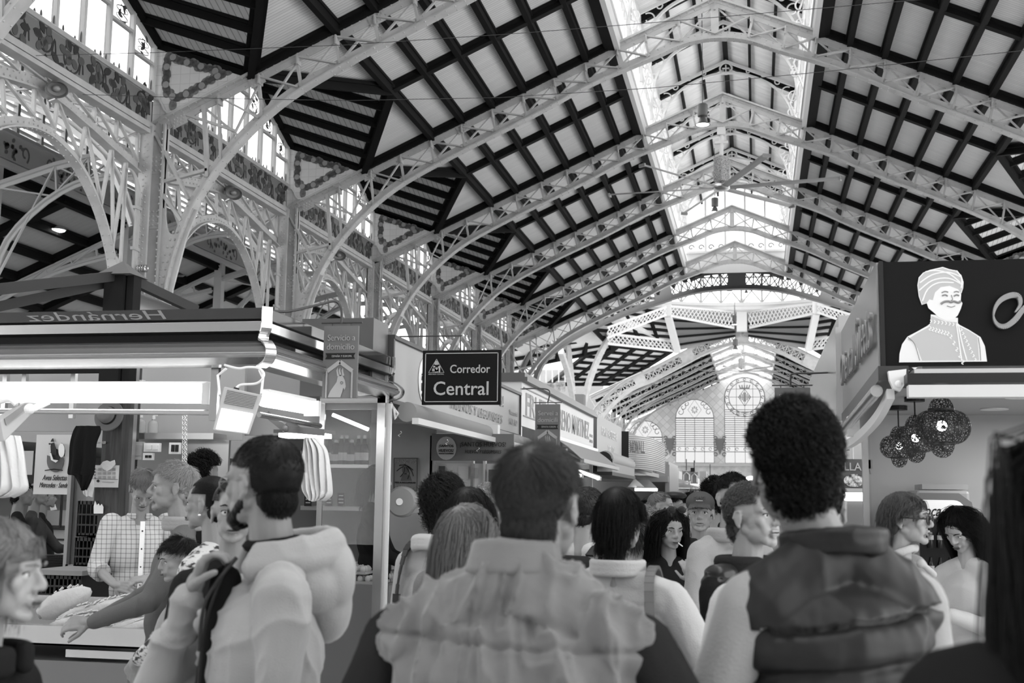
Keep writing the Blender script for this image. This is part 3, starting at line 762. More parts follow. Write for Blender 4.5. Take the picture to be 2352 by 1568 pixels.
for i in range(nn):
    a, b = 2*math.pi*i/nn, 2*math.pi*(i+1)/nn
    p = lambda q, z: (X0+10.6*math.cos(q), CY+10.6*math.sin(q), z)
    mb.beam(p(a, 15), p(a, 18.6), .14, .14)
    for z0 in (15.1, 16.9): mb.beam(p(a, z0), p(b, z0+1.7), .07, .09); mb.beam(p(b, z0), p(a, z0+1.7), .07, .09)
    mb.beam(p(a, 16.9), p(b, 16.9), .1, .12)
W(mb, 'lattice', STEEL, t)
mb = MB(); mb.lathe([(10.72, 15.0), (10.72, 18.6)], (X0, CY, 0), 48); mb.f = mb.f[:-2]; W(mb, 'glazing', GLASS, t)
mb = MB(); mb.lathe([(10.8, 18.5), (10.3, 20.5), (8.8, 23), (6, 25), (2.2, 26.2)], (X0, CY, 0), 48); mb.f = mb.f[:-2]; W(mb, 'dome_shell', CREAM, t, True)
def lattice_quad(mb, A, B, C, D, n, th=.05, w=.09):   # A-B top edge, D-C bottom edge
    A, B, C, D = map(V, (A, B, C, D)); up = (B-A).cross(D-A).normalized()
    mb.beam(A, B, th, .16, up) if False else mb.beam(A, B, .12, .14); mb.beam(D, C, .12, .14)
    for i in range(n):
        a, b = A.lerp(B, i/n), A.lerp(B, (i+1)/n); c, d = D.lerp(C, (i+1)/n), D.lerp(C, i/n)
        mb.beam(a, c, th, w, up); mb.beam(b, d, th, w, up); m1, m2 = a.lerp(b, .5), d.lerp(c, .5)
        mb.beam(m1, d.lerp(c, 1) if False else c.lerp(b, .5), th, w, up); mb.beam(m1, d.lerp(a, .5), th, w, up); mb.beam(m2, c.lerp(b, .5), th, w, up); mb.beam(m2, d.lerp(a, .5), th, w, up)
for s, side in ((-1, 'left'), (1, 'right')):
    q = lambda x, y, Y: V(((atY(x, y, Y).x-X0)*(-s)+X0, Y, atY(x, y, Y).z))
    t = thing('lattice_girder', 'white diamond-lattice girder under the round cornice, %s of the middle post' % side, 'girder', (X0, 84, 13))
    mb = MB(); lattice_quad(mb, q(1533, 703, 80), q(1690, 716, 83.5), q(1686, 753, 83.5), q(1533, 724, 80), 9); W(mb, 'lattice', STEELW, t)
    t = thing('lattice_girder', 'white lattice girder sloping down %s from the cornice post' % side, 'girder', (X0, 84, 13))
    mb = MB(); lattice_quad(mb, q(1395, 752, 77), q(1530, 705, 79.5), q(1530, 723, 79.5), q(1395, 776, 77), 8); W(mb, 'lattice', STEELW, t)
    t = thing('lattice_girder', 'white lattice girder below the dark roof panel on the %s of the crossing' % side, 'girder', (X0, 84, 13))
    mb = MB(); lattice_quad(mb, q(1395, 766, 78), q(1548, 784, 84), q(1550, 806, 84), q(1395, 789, 78), 8); W(mb, 'lattice', STEELW, t)
    mb = MB(); mb.beam(q(1532, 700, 80), q(1532, 726, 80), .6, .6); mb.beam(q(1534, 724, 80), q(1556, 806, 84), .45, .35); mb.beam(q(1522, 724, 80), q(1540, 724, 80), .3, .2)
    tag(mb.obj('strut', STEELW), 'leaning white strut dropping from the cornice on the %s side of the crossing' % side, 'strut')
    # crossing pillar with curved legs
    t = thing('crossing_pillar', 'dark core pillar with curved pale legs on the %s of the crossing' % side, 'pillar', q(1327, 1143, 76))
    mb = MB(); b0 = q(1327, 900, 76); mb.box(b0.x-.45, b0.x+.45, 75.5, 76.5, 0, 8.2); W(mb, 'core', GSTEEL, t)
    mb = MB()
    for pts in ([(1319, 1000, 76), (1318, 945, 75), (1307, 870, 72), (1288, 806, 68)], [(1332, 1000, 76), (1337, 945, 77), (1352, 880, 78), (1375, 820, 78.5), (1393, 784, 79), (1412, 741, 79.5)], [(1322, 1000, 76), (1316, 900, 77), (1308, 820, 79), (1296, 740, 80)]):
        P = catmull([tuple(q(*p)) for p in pts], 5)
        for a, b in zip(P[:-1], P[1:]): mb.beam(a, b, .3, .35)
    W(mb, 'leg', STEEL, t)
    # dark beamed roofs around the crossing
    for j, (A, B, C, D) in enumerate(((q(1250, 640, 70), q(1535, 690, 84), q(1550, 800, 86), q(1395, 790, 80)), (q(1200, 640, 70), q(1400, 690, 80), q(1402, 800, 82), q(1150, 850, 78)), (q(1395, 775, 86), q(1555, 795, 88), q(1420, 880, 92), q(1260, 880, 90)))):
        mb = MB(); n_ = (B-A).cross(D-A).normalized(); n_ = n_ if n_.y > 0 else -n_
        mb.poly([A, B, C, D], n_, .1); mb.cur = 1
        for i in range(9):
            f = i/8; mb.beam(A.lerp(D, f)-n_*.1, B.lerp(C, f)-n_*.1, .17, .2, n_)
        for i in range(5): f = i/4; mb.beam(A.lerp(B, f)-n_*.1, D.lerp(C, f)-n_*.1, .25, .25, n_)
        o = mb.obj('crossing_roof', [BOARD, WOOD]); o.name = 'crossing_ceiling'; tag(o, 'dark beamed %s roof panel on the %s of the crossing' % (['upper', 'outer', 'lower'][j], side), 'roof')
for s, side in ((-1, 'left'), (1, 'right')):
    q = lambda x, y, Y: V(((atY(x, y, Y).x-X0)*(-s)+X0, Y, atY(x, y, Y).z)); mb = MB()
    mb.poly([q(1520, 690, 84.2), q(1700, 700, 84.2), q(1700, 770, 84.2), q(1552, 806, 84.2)], (0, 1, 0), .1); mb.cur = 1
    for f in (.35, .55, .75, .95): mb.beam(q(1535, 700+100*f, 84), q(1690, 728+45*f, 84), .12, .14)
    tag(mb.obj('spandrel_wall', [mat('spandrel_grey', .28, .6), WOOD]), 'pale spandrel with dark beams behind the lattice girders, %s of the middle post' % side, 'wall')
mb = MB(); mb.box(X0-.35, X0+.35, 83.3, 83.9, 13.2, 14.7); tag(mb.obj('post', STEELW), 'short white riveted post above the middle of the far crossing arch', 'post')
# end gables of the crossing (fill between nave roof and ring)
mb = MB(); mb.poly([(X0-9, 83.9, 11.6), (X0, 84.2, 13.9), (X0+9, 83.9, 11.6), (X0+9, 83.9, 14.6), (X0-9, 83.9, 14.6)], (0, 1, 0), .1) if False else None
# ------------------------------------------------------------------ end wall
def t_diamond(nt, tc, b):
    br = nt.nodes.new('ShaderNodeTexBrick'); br.inputs['Scale'].default_value = 1; br.offset = 0
    for k, v in (('Color1', .62), ('Color2', .5), ('Mortar', .4)): br.inputs[k].default_value = (v, v, v, 1)
    br.inputs['Mortar Size'].default_value = .02; br.inputs['Brick Width'].default_value = .5; br.inputs['Row Height'].default_value = .5
    mp = nt.nodes.new('ShaderNodeMapping'); mp.inputs['Rotation'].default_value = (math.pi/2, math.pi/4, 0)
    mp.inputs['Rotation'].default_value = (math.pi/2, 0, math.pi/4)
    nt.links.new(tc.outputs['Object'], mp.inputs[0]); nt.links.new(mp.outputs[0], br.inputs[0]); nt.links.new(br.outputs[0], b.inputs['Base Color'])
ENDW = mat('tiled_end_wall', .5, .5, tex=t_diamond)
def arch_out(cx, w, z0, zs, top, n=12):   # outline of an arched opening
    return [(cx-w/2, z0), (cx+w/2, z0)]+[(cx+w/2*math.cos(a), zs+(top-zs)*math.sin(a)) for a in np.linspace(0, math.pi, n)]
wins = []
for i, dx in enumerate((-9.2, -4.6, 0, 4.6, 9.2)):
    cx = -.95+dx
    if abs(dx) > 9: wins.append((cx, 3.2, 5.05, 7.4, 8.95))
    elif dx: wins.append((cx, 3.55, 5.05, 9.2, 10.95))
    else: wins.append((cx, 3.7, 5.05, 11.15, 13.0))
def wall_with_holes(outline, holes, y, th):   # triangulated by bmesh fill
    bm = bmesh.new()
    def loop(pts):
        vs = [bm.verts.new((a, y, b)) for a, b in pts]
        for i in range(len(vs)): bm.edges.new((vs[i], vs[(i+1) % len(vs)]))
    loop(outline)
    for h in holes: loop(h)
    bmesh.ops.triangle_fill(bm, use_beauty=True, use_dissolve=False, edges=bm.edges[:])
    r = bmesh.ops.extrude_face_region(bm, geom=bm.faces[:])
    for v in r['geom']:
        if isinstance(v, bmesh.types.BMVert): v.co.y += th
    bmesh.ops.recalc_face_normals(bm, faces=bm.faces)
    me = bpy.data.meshes.new('wall'); bm.to_mesh(me); bm.free(); return me
out = [(X0-WN-1, 4.6), (X0+WN+1, 4.6), (X0+WN+1, 8.8), (X0+WN, 8.8), (X0+WL, HL), (X0+WL, 15.4), (X0, 16.5), (X0-WL, 15.4), (X0-WL, HL), (X0-WN, 8.8), (X0-WN-1, 8.8)]
me = wall_with_holes(out, [arch_out(*w) for w in wins], YEND, .4); me.materials.append(ENDW)
o = bpy.data.objects.new('wall_far', me); link(o); o['kind'] = 'structure'
low = [(X0-24, 0), (X0+14, 0), (X0+14, 4.9), (X0-24, 4.9)]
doors = [(-.3, 3.4, .02, 2.2, 3.9), (-9.2, 2.8, .02, 2.2, 3.4), (8.4, 2.8, .02, 2.2, 3.4)]
me = wall_with_holes(low, [arch_out(*w) for w in doors], YEND-.3, .5); me.materials.append(mat('stone_wall', .42, .6, tex=t_noise(2, .36, .48)))
o = bpy.data.objects.new('wall_far_base', me); link(o); o['kind'] = 'structure'
mb = MB(); mb.box(X0-24, X0+14, YEND-.6, YEND+.1, 4.75, 5.0); struct('trim_1', mb, mat('stone_cornice', .4, .5))
for i, (cx, w, z0, zs, top) in enumerate(wins):
    t = thing('window', None, None, (cx, YEND, z0)); t.name = 'window_%d' % (40+i); t['kind'] = 'structure'
    ol = arch_out(cx, w, z0, zs, top)
    fr = MB(); fr.tube([(a, YEND+.02, b) for a, b in ol], .04, 4, closed=True)
    for j in range(1, 4): x = cx-w/2+w*j/4; fr.box(x-.02, x+.02, YEND-.02, YEND+.06, z0, zs if i != 2 else 9.4)
    fr.box(cx-w/2, cx+w/2, YEND-.02, YEND+.06, z0+1.0, z0+1.06); fr.box(cx-w/2, cx+w/2, YEND-.02, YEND+.06, z0+1.5, z0+1.56)
    z = z0+1.7; zt = zs if i != 2 else 10.0
    lv = MB()
    while z < zt: lv.box(cx-w/2, cx+w/2, YEND+.04, YEND+.12, z, z+.055); z += .2
    W(lv, 'louvre_slats', mat('louvre_slat', .12, .5), t)
    sc = MB()
    for j in range(5):
        xx = cx-w/2+.35+(w-.7)*j/4; sc.tube([(xx+.13*math.cos(a), YEND, z0+1.28+.13*math.sin(a)) for a in np.linspace(0, 5.5, 10)], .025, 4)
    if i != 2:
        zc = zs+.35*(top-zs)+.15; fr.box(cx-w/2, cx+w/2, YEND-.02, YEND+.06, zs-.05, zs+.05)
        d = [(cx, zc+.95), (cx+.62, zc), (cx, zc-.85), (cx-.62, zc)]; sc.tube([(a, YEND, b) for a, b in d], .018, 4, closed=True)
        for a in np.linspace(0, 2*math.pi, 9)[:-1]: sc.tube([(cx+.12*math.cos(a), YEND, zc+.12*math.sin(a)), (cx+.32*math.cos(a), YEND, zc+.36*math.sin(a)), (cx+.2*math.cos(a+.5), YEND, zc+.25*math.sin(a+.5))], .03, 4)
        for sg in (-1, 1):
            for a0, r in ((.35, .32), (.75, .3), (1.1, .22)):
                px_, pz = cx+sg*(w/2-.4)*math.cos(a0*.9), zs+.1+(top-zs-.35)*math.sin(a0*.95)
                sc.tube([(px_+r*(1-a/8)*math.cos(a*sg+1), YEND, pz+r*(1-a/8)*math.sin(a*sg+1)) for a in np.linspace(0, 5.5, 12)], .028, 4)
    else:
        zc = 11.15
        for r in (1.82, 1.45): fr.tube([(cx+r*math.cos(a), YEND, zc+r*math.sin(a)) for a in np.linspace(0, 6.2832, 33)[:-1]], .035, 4, closed=True)
        for a in np.linspace(0, 2*math.pi, 17)[:-1]:
            c = (cx+1.63*math.cos(a), zc+1.63*math.sin(a)); sc.tube([(c[0]+.11*math.cos(b), YEND, c[1]+.11*math.sin(b)) for b in np.linspace(0, 5.5, 9)], .035, 4)
        for d in (-.75, 0, .75): fr.box(cx+d-.02, cx+d+.02, YEND-.01, YEND+.05, zc-1.4, zc+1.4); fr.box(cx-1.4, cx+1.4, YEND-.01, YEND+.05, zc+d-.02, zc+d+.02)
        for d in np.linspace(-.38, .38, 6): sc.poly([(cx+d-.045, YEND-.03, zc-.5+abs(d)*.9), (cx+d+.045, YEND-.03, zc-.5+abs(d)*.9), (cx+d+.045, YEND-.03, zc+.5-abs(d)*.9), (cx+d-.045, YEND-.03, zc+.5-abs(d)*.9)], (0, 1, 0), .03)
        sc.tube([(a, YEND, b) for a, b in ((cx, zc+.75), (cx+.55, zc), (cx, zc-.85), (cx-.55, zc))], .04, 4, closed=True)
        for d in (-.4, -.2, 0, .2, .4): sc.tube([(cx+d, YEND, zc+.85), (cx+d*1.2, YEND, zc+1.12)], .05, 4)
        sc.box(cx-.45, cx+.45, YEND-.02, YEND+.02, zc+.75, zc+.88)
    W(fr, 'window_frame', STAIN, t); W(sc, 'stained_motif', STAIN, t)
    g = MB(); g.poly([(a, YEND+.2, b) for a, b in ol], (0, 1, 0), .01); W(g, 'window_pane', GLASSE, t)
for i, x in enumerate((-7.85, -3.25, 1.35, 5.95)):
    mb = MB(); f = lambda a, b: (x+a, YEND-.02, 6.55+b); n = (0, -1, 0)
    flat(mb, [(-.45, .75), (.45, .75), (.3, 0), (0, -.75), (-.3, 0)], f, n, .04)
    for sg in (-1, 1):
        for a in range(4): mb.tube([(x+sg*(.4+.16*math.cos(q)), YEND-.05, 6.55+.8-a*.5+.16*math.sin(q)) for q in np.linspace(0, 5.6, 10)], .04, 4)
    tag(mb.obj('wall_cartouche', mat('cartouche', .14, .5)), 'dark shield cartouche on the far wall, %s gap between the arched windows' % ['first', 'second', 'third', 'fourth'][i], 'ornament')
for i, (cx, w, z0, zs, top) in enumerate(doors):
    t = thing('door', None, None, (cx, YEND, 0)); t.name = 'door_%d' % (i+1); t['kind'] = 'structure'
    mb = MB(); mb.box(cx-w/2, cx+w/2, YEND, YEND+.08, 2.3, 2.4)
    for j in range(5): x = cx-w/2+w*j/4; mb.box(x-.05, x+.05, YEND, YEND+.08, 0, 3.2)
    W(mb, 'door_frame', DARK, t)
# ------------------------------------------------------------------ side aisle on the left
AX = -20.0
mb = MB(); mb.poly([(X0-WN-.15, YFRONT, 9.3), (AX, YFRONT, 13.9), (AX, YDOME0-2, 13.9), (X0-WN-.15, YDOME0-2, 9.3)], (0, 0, 1), .08)
struct('ceiling_aisle', mb, WOOD)
t = thing('window', None, None, (AX, 35, 10.4)); t.name = 'window_60'; t['kind'] = 'structure'
lv, fr = MB(), MB()
z = 11.5
while z < 13.8:
    lv.hexa([(AX-.05, YFRONT, z), (AX+.01, YFRONT, z), (AX+.01, 58, z), (AX-.05, 58, z), (AX+.04, YFRONT, z+.05), (AX+.1, YFRONT, z+.05), (AX+.1, 58, z+.05), (AX+.04, 58, z+.05)]); z += .2
y = YFRONT
while y < 58: fr.box(AX-.02, AX+.14, y-.06, y+.06, 11.4, 13.9); y += 1.16
W(lv, 'louvre_slats', mat('aisle_louvre', .6, .5), t); W(fr, 'window_frame', STEELW, t)
g = MB(); g.box(AX-.1, AX-.09, YFRONT, 58, 11.4, 13.9); W(g, 'window_pane', GLASSC, t)
t = thing('painted_frieze', 'long pale frieze with scroll-ended fruit panels below the side aisle louvres', 'frieze', (AX, 35, 10.4))
mb = MB(); mb.box(AX-.1, AX, YFRONT, 58, 10.45, 11.42); mb.box(AX-.1, AX+.1, YFRONT, 58, 11.32, 11.42); mb.box(AX-.1, AX+.2, YFRONT, 58, 10.3, 10.48); mb.box(AX-.1, AX+.12, YFRONT, 58, 10.55, 10.6)
W(mb, 'beam', mat('white_plaster', .88, .5), t)
mb = MB(); f = lambda a, b: (AX+.01, a, b)
y = YFRONT+.3; r_ = random.Random(5)
while y < 56:
    for j in range(26): flat(mb, leaf((y+.5+r_.random()*1.9, 10.72+r_.random()*.45), .16, .11, r_.random()*6.3), f, (1, 0, 0), .008)
    for e, sg in ((y+.3, -1), (y+2.6, 1)): curve_strip(mb, [(e+.18*(1-a/8)*math.cos(a*sg), 10.95+.22*(1-a/8)*math.sin(a)) for a in np.linspace(-1, 5, 14)], .06, f, (1, 0, 0))
    y += 3.48
W(mb, 'ornament_panels', mat('aisle_ornament', .3, .5), t)
ORF = lambda x: 10.35+.42*(x-AX)
mb = MB(); mb.poly([(AX, YFRONT, ORF(AX)), (AX, 70, ORF(AX)), (-34, 70, ORF(-34)), (-34, YFRONT, ORF(-34))], (0, 0, 1), .06); struct('ceiling_outer_aisle', mb, BOARD)
for i in range(10):
    x = AX-.1-1.25*i; mb = MB(); mb.beam((x, YFRONT, ORF(x)-.12), (x, 70, ORF(x)-.12), .2, .28); mb.beam((x, YFRONT, ORF(x)-.03), (x, 70, ORF(x)-.03), .34, .08)
    tag(mb.obj('purlin', WOOD), 'dark purlin under the outer aisle roof, %s one down from the frieze' % ORD[i], 'beam', 'outer aisle purlins')
for j in range(18):
    y = YK(-1)+SP/2*j
    if y > 70: break
    mb = MB(); mb.beam((AX, y, ORF(AX)-.1), (-34, y, ORF(-34)-.1), .36, .26)
    tag(mb.obj('rafter', WOOD), 'dark rafter crossing the outer aisle roof, %s one from the viewer' % ORD[j], 'beam', 'outer aisle rafters')
def aisle_truss(kind):
    t = thing('aisle_truss', 'x', 'truss')
    if kind == 0:
        top = [(-11.7, 8.4), (-14, 9.7), (-16.3, 10.55), (-18.2, 10.2), (-20, 9.7)]; lo = catmull([(-11.9, 6.8), (-12.6, 8.2), (-14.3, 9.4), (-16.3, 9.85), (-18, 9.5), (-19.5, 8.2), (-19.9, 6.6)], 4)
    else:
        top = [(-20.2, 9.95), (-32.5, 9.95-.42*12.3)]; lo = catmull([(-20.3, 9.3), (-22.5, 8.75), (-25, 7.6), (-28, 6.1), (-30.5, 4.4), (-32, 2.5)], 4)
    mb = MB(); mb.ribbon(top, -.12, .12, -.02, .02); mb.ribbon(top, -.02, .02, -.12, .12); mb.obj('top_chord', STEELW, t)
    mb2 = MB(); mb2.ribbon(lo, -.1, .1, -.02, .02); mb2.ribbon(lo, -.02, .02, -.12, .12); mb2.obj('arch_chord', STEELW, t)
    tp = subdiv(top, .95); mb = MB()
    def zl(x):
        for (a, b), (c, d) in zip(lo[:-1], lo[1:]):
            if c <= x <= a: return b+(d-b)*(x-a)/(c-a)
        return lo[-1][1]
    for i in range(1, len(tp)-1):
        a, b = tp[i], tp[i+1]
        mb.beam((a[0], 0, a[1]), (a[0]+.1, 0, zl(a[0])), .05, .08, (0, 1, 0)); mb.beam((a[0], .03, zl(a[0])), (b[0], .03, b[1]), .04, .07, (0, 1, 0)); mb.beam((a[0], -.03, a[1]), (b[0], -.03, zl(b[0])), .04, .07, (0, 1, 0))
    mb.obj('lattice', STEELW, t); return t
for kd, (lb, gr) in enumerate((('white arched truss spanning the inner side aisle, %s bay', 'inner aisle trusses'), ('white sloping lattice truss under the outer aisle roof, %s bay', 'outer aisle trusses'))):
    a = aisle_truss(kd)
    for i, k in enumerate(range(0, 6)):
        o = a if i == 0 else dup(a)
        o.location = (0, YK(k), 0); o['label'] = lb % BAYNAMES[i]; o['group'] = gr
for i, k in enumerate(range(0, 6)):
    mb = MB(); y = YK(k); mb.box(AX-.15, AX+.15, y-.15, y+.15, 0, 10.4)
    tag(mb.obj('aisle_column', STEELW), 'slim pale column under the side aisle frieze, %s bay' % BAYNAMES[i], 'column', 'aisle columns')
mb = MB(); mb.box(-34.2, -34, -14, 113, 0, 4.6); struct('wall_left', mb, CREAM)
mb = MB(); mb.box(-34, -12, 96, 96.3, 0, 12); struct('wall_aisle_end', mb, mat('aisle_end_plaster', .22, .6))
mb = MB(); mb.poly([(X0-WL, 57.7, HL+.1), (X0, 57.7, HP+.1), (X0, 61.5, HP+.1), (X0-WL, 61.5, HL+.1)], (0, 0, 1), .05); mb.poly([(X0+WL, 57.7, HL+.1), (X0, 57.7, HP+.1), (X0, 61.5, HP+.1), (X0+WL, 61.5, HL+.1)], (0, 0, 1), .05); mb.poly([(X0-7, 61.3, 11.2), (X0, 61.3, 13.1), (X0+7, 61.3, 11.2), (X0+7, 61.3, 13.5), (X0, 61.3, 14.2), (X0-7, 61.3, 13.5)], (0, 1, 0), .05) if False else None; struct('ceiling_crossing_edge', mb, WOOD)
# clerestory window seen through the crossing
t = thing('window', None, None, (-17.5, 84, 9)); t.name = 'window_61'; t['kind'] = 'structure'
A, B, C, D = atY(1182, 812, 84), atY(1298, 852, 84), atY(1298, 878, 84), atY(1182, 878, 84)
mb = MB(); mb.poly([A, B, C, D], (0, 1, 0), .02); W(mb, 'window_pane', GLASS, t)
mb = MB()
for i in range(9): f_ = i/8; mb.beam(A.lerp(B, f_), D.lerp(C, f_), .08, .08)
W(mb, 'window_frame', STEEL, t)
mb = MB(); E_, F_ = atY(1182, 880, 83.8), atY(1298, 898, 83.8); mb.box(E_.x, F_.x, 83.7, 83.9, F_.z, E_.z); tag(mb.obj('painted_frieze', mat('vine_frieze_far', .2, .5, tex=t_noise(3, .08, .3))), 'small painted frieze below the far window seen through the crossing', 'frieze')
# ------------------------------------------------------------------ hanging lamps, fan, wires
def high_bay(p, dia, glow=True, ztop=12.4):
    t = thing('pendant_lamp', 'x', 'pendant lamp', p)
    r = dia/2; mb = MB()
    mb.lathe([(r*.3, r*1.15), (r*.33, r*1.0), (r*.5, r*.9), (r*.6, r*.45), (r*.85, r*.1), (r, 0), (r*1.08, -.05*r), (r, -.07*r), (r*.8, .05*r), (r*.5, .35*r), (r*.1, .4*r)], n=28); mb.obj('shade', mat('lamp_shade_grey', .1, .35, .4), t, smooth=True)
    mb = MB(); mb.lathe([(r*.3, r*1.1), (r*.35, r*1.2), (r*.72, r*1.25), (r*.74, r*2.9), (r*.6, r*3.05), (r*.1, r*3.1)], n=24); mb.obj('ballast_box', mat('ballast_grey', .07, .5), t, smooth=True)
    mb = MB(); mb.lathe([(r*.02, .02*r), (r*.93, .02*r), (r*.93, -.02*r), (r*.02, -.02*r)], n=28); mb.obj('lens', LAMPE, t)
    mb = MB(); mb.tube([(0, 0, r*3), (0, 0, ztop-p[2])], .012, 6); mb.obj('cable', DARK, t)
    return t
p = atY(1614, 286, 34); o = high_bay(p, .4, ztop=16.4); o['label'] = 'grey bell pendant lamp with box, the upper and larger one under the lantern'
p = atY(1642, 487, 50); o = high_bay(p, .4, ztop=16.4); o['label'] = 'grey bell pendant lamp hanging just below the big ceiling fan'
p = atY(1675, 670, 74); o = high_bay(p, .4, ztop=18.5); o['label'] = 'lit pendant lamp high inside the crossing drum'
p = atY(1714, 674, 76); o = high_bay(p, .36, ztop=18.5); o['label'] = 'dark pendant lamp high in the crossing beside the lit one'
p = atY(1687, 745, 80); o = high_bay(p, .4, ztop=14.5); o['label'] = 'small lit pendant lamp in front of the far lattice girder'
p = atY(1689, 803, 70); o = high_bay(p, .4, ztop=16); o['label'] = 'dark pendant lamp low over the far nave'
for (x, y, Y, nm, lit) in ((132, 527, 33, 'flat lit pendant lamp over the left side aisle', True), (407, 632, 40, 'flat dark pendant lamp over the left side aisle, partly behind the first column', False)):
    p = atY(x, y, Y); t = thing('pendant_lamp', nm, 'pendant lamp', p); mb = MB(); mb.lathe([(.03, .12), (.1, .1), (.2, .05), (.27, 0), (.25, -.02), (.02, -.02)], n=20); mb.obj('shade', SATIN if lit else DARK, t, smooth=True)
    if lit: mb = MB(); mb.lathe([(.02, -.02), (.24, -.02), (.2, -.05), (.02, -.06)], n=20); mb.obj('lens', LAMPE, t)
    mb = MB(); mb.tube([(0, 0, .1), (0, 0, 9.5-p.z)], .01, 5); mb.obj('cable', DARK, t)
hub = atY(1663, 432, 35.03); hub.x = X0-.05
t = thing('ceiling_fan', 'large six-blade grey industrial ceiling fan below the lantern', 'fan', hub)
mb = MB(); mb.lathe([(.05, .12), (.22, .1), (.26, .02), (.2, -.05), (.05, -.07)], n=24); mb.obj('hub', SATIN, t, smooth=True)
for i in range(6):
    a = math.radians(-8+60*i); d = V((math.cos(a), math.sin(a), 0)); q = V((-math.sin(a), math.cos(a), 0)); mb = MB()
    prof = [(-.09, .035), (-.03, .0), (.09, -.03), (.03, .03)]; vs = []
    for rr in (.25, 3.4): vs += [d*rr+q*u+V((0, 0, z+.012*rr)) for u, z in prof]
    mb.add(vs, [(0, 1, 5, 4), (1, 2, 6, 5), (2, 3, 7, 6), (3, 0, 4, 7), (3, 2, 1, 0), (4, 5, 6, 7)]); mb.beam(d*3.38+V((0, 0, .03)), d*3.43+V((0, 0, .03)), .22, .09); mb.obj('blade', mat('fan_blade', .35, .4, .3), t)
mb = MB(); mb.lathe([(.05, .12), (.06, .2), (.23, .2), (.23, .95), (.05, .98)], n=4); mb.obj('motor_cage', mat('motor_cage', .4, .4, tex=t_noise(40, .1, .6)), t)
mb = MB(); mb.tube([(0, 0, .9), (0, 0, 12.6-hub.z)], .06, 8); mb.box(-.12, .12, -.1, .1, 12.35-hub.z, 12.62-hub.z); mb.box(-.2, .2, -.06, .06, 1.35, 1.42); mb.obj('drop_rod', STEELW, t)
hub2 = atY(1703, 852, 92); f2 = dup(t, hub2, .3, label='small far ceiling fan beyond the crossing')
for i, pts in enumerate(([(-5, 130), (350, 121), (799, 103), (1200, 76), (1500, 52), (2105, 0), (2200, -8)], [(190, 217), (500, 226), (799, 231), (1150, 224), (1500, 202), (1900, 164), (2360, 115)])):
    mb = MB(); mb.tube([atY(x, y, 17.0) for x, y in pts], .005, 5)
    tag(mb.obj('wire', DARK), ['thin upper wire strung across the nave in front of the trusses', 'thin lower wire sagging across the nave in front of the trusses'][i], 'wire')
# ================================================================== stalls
GF = .78
def prect(x0, y0, x1, y1, Y):   # rectangle in the plane at distance Y covering those photo points
    a, b = atY(x0, y0, Y), atY(x1, y1, Y); c, d = atY(x1, y0, Y), atY(x0, y1, Y)
    return (a.x+d.x)/2, (b.x+c.x)/2, (b.z+d.z)/2, (a.z+c.z)/2
def pbox(mb, x0, y0, x1, y1, Y, th):
    a, b, z0, z1 = prect(x0, y0, x1, y1, Y); mb.box(min(a, b), max(a, b), Y, Y+th, z0, z1); return a, b, z0, z1
def fit(s, c, xd, n, Wd, Ht, m_, parent, shear=0, depth=.002, bold=0, name='lettering', mirror=False):
    me = text_mesh(s, 1, depth=.001, shear=shear, bold=bold).copy(); me.materials.clear(); me.materials.append(m_)
    xs = [v.co.x for v in me.vertices]; ys_ = [v.co.y for v in me.vertices]
    cx, cy = (min(xs)+max(xs))/2, (min(ys_)+max(ys_))/2; kx, ky = Wd/(max(xs)-min(xs)), Ht/(max(ys_)-min(ys_))
    for v in me.vertices: v.co = ((v.co.x-cx)*kx*(-1 if mirror else 1), (v.co.y-cy)*ky, v.co.z/.001*depth)
    o = bpy.data.objects.new(name, me); link(o)
    M = frame_m(c, xd, n)
    if parent: o.parent = parent; M.translation = V(c)-parent.location
    o.matrix_local = M
    if not parent: o.matrix_world = M
    return o
FX, FN = (1, 0, 0), (0, -1, 0)       # lettering that faces the viewer
LX, LNn = (0, 1, 0), (1, 0, 0)       # lettering on the left stalls' corridor side
RX, RN = (0, -1, 0), (-1, 0, 0)      # lettering on the right stall's corridor side
INK = mat('dark_ink', .02, .5); INKW = mat('white_ink', .85, .5); INKG = mat('grey_ink', .35, .5); INKL = mat('light_grey_ink', .5, .5)
SXL = -2.63
TUBE = mat('tube_light', .9, .5, emit=6)
PANELG = mat('light_grey_sign', .42, .4); BARW = mat('awning_bar_white', .75, .35); ALU = mat('brushed_aluminium', .6, .3, .9, bump=(60, .05, 'Z'))
CLOTHG = mat('awning_canvas', .5, .7)
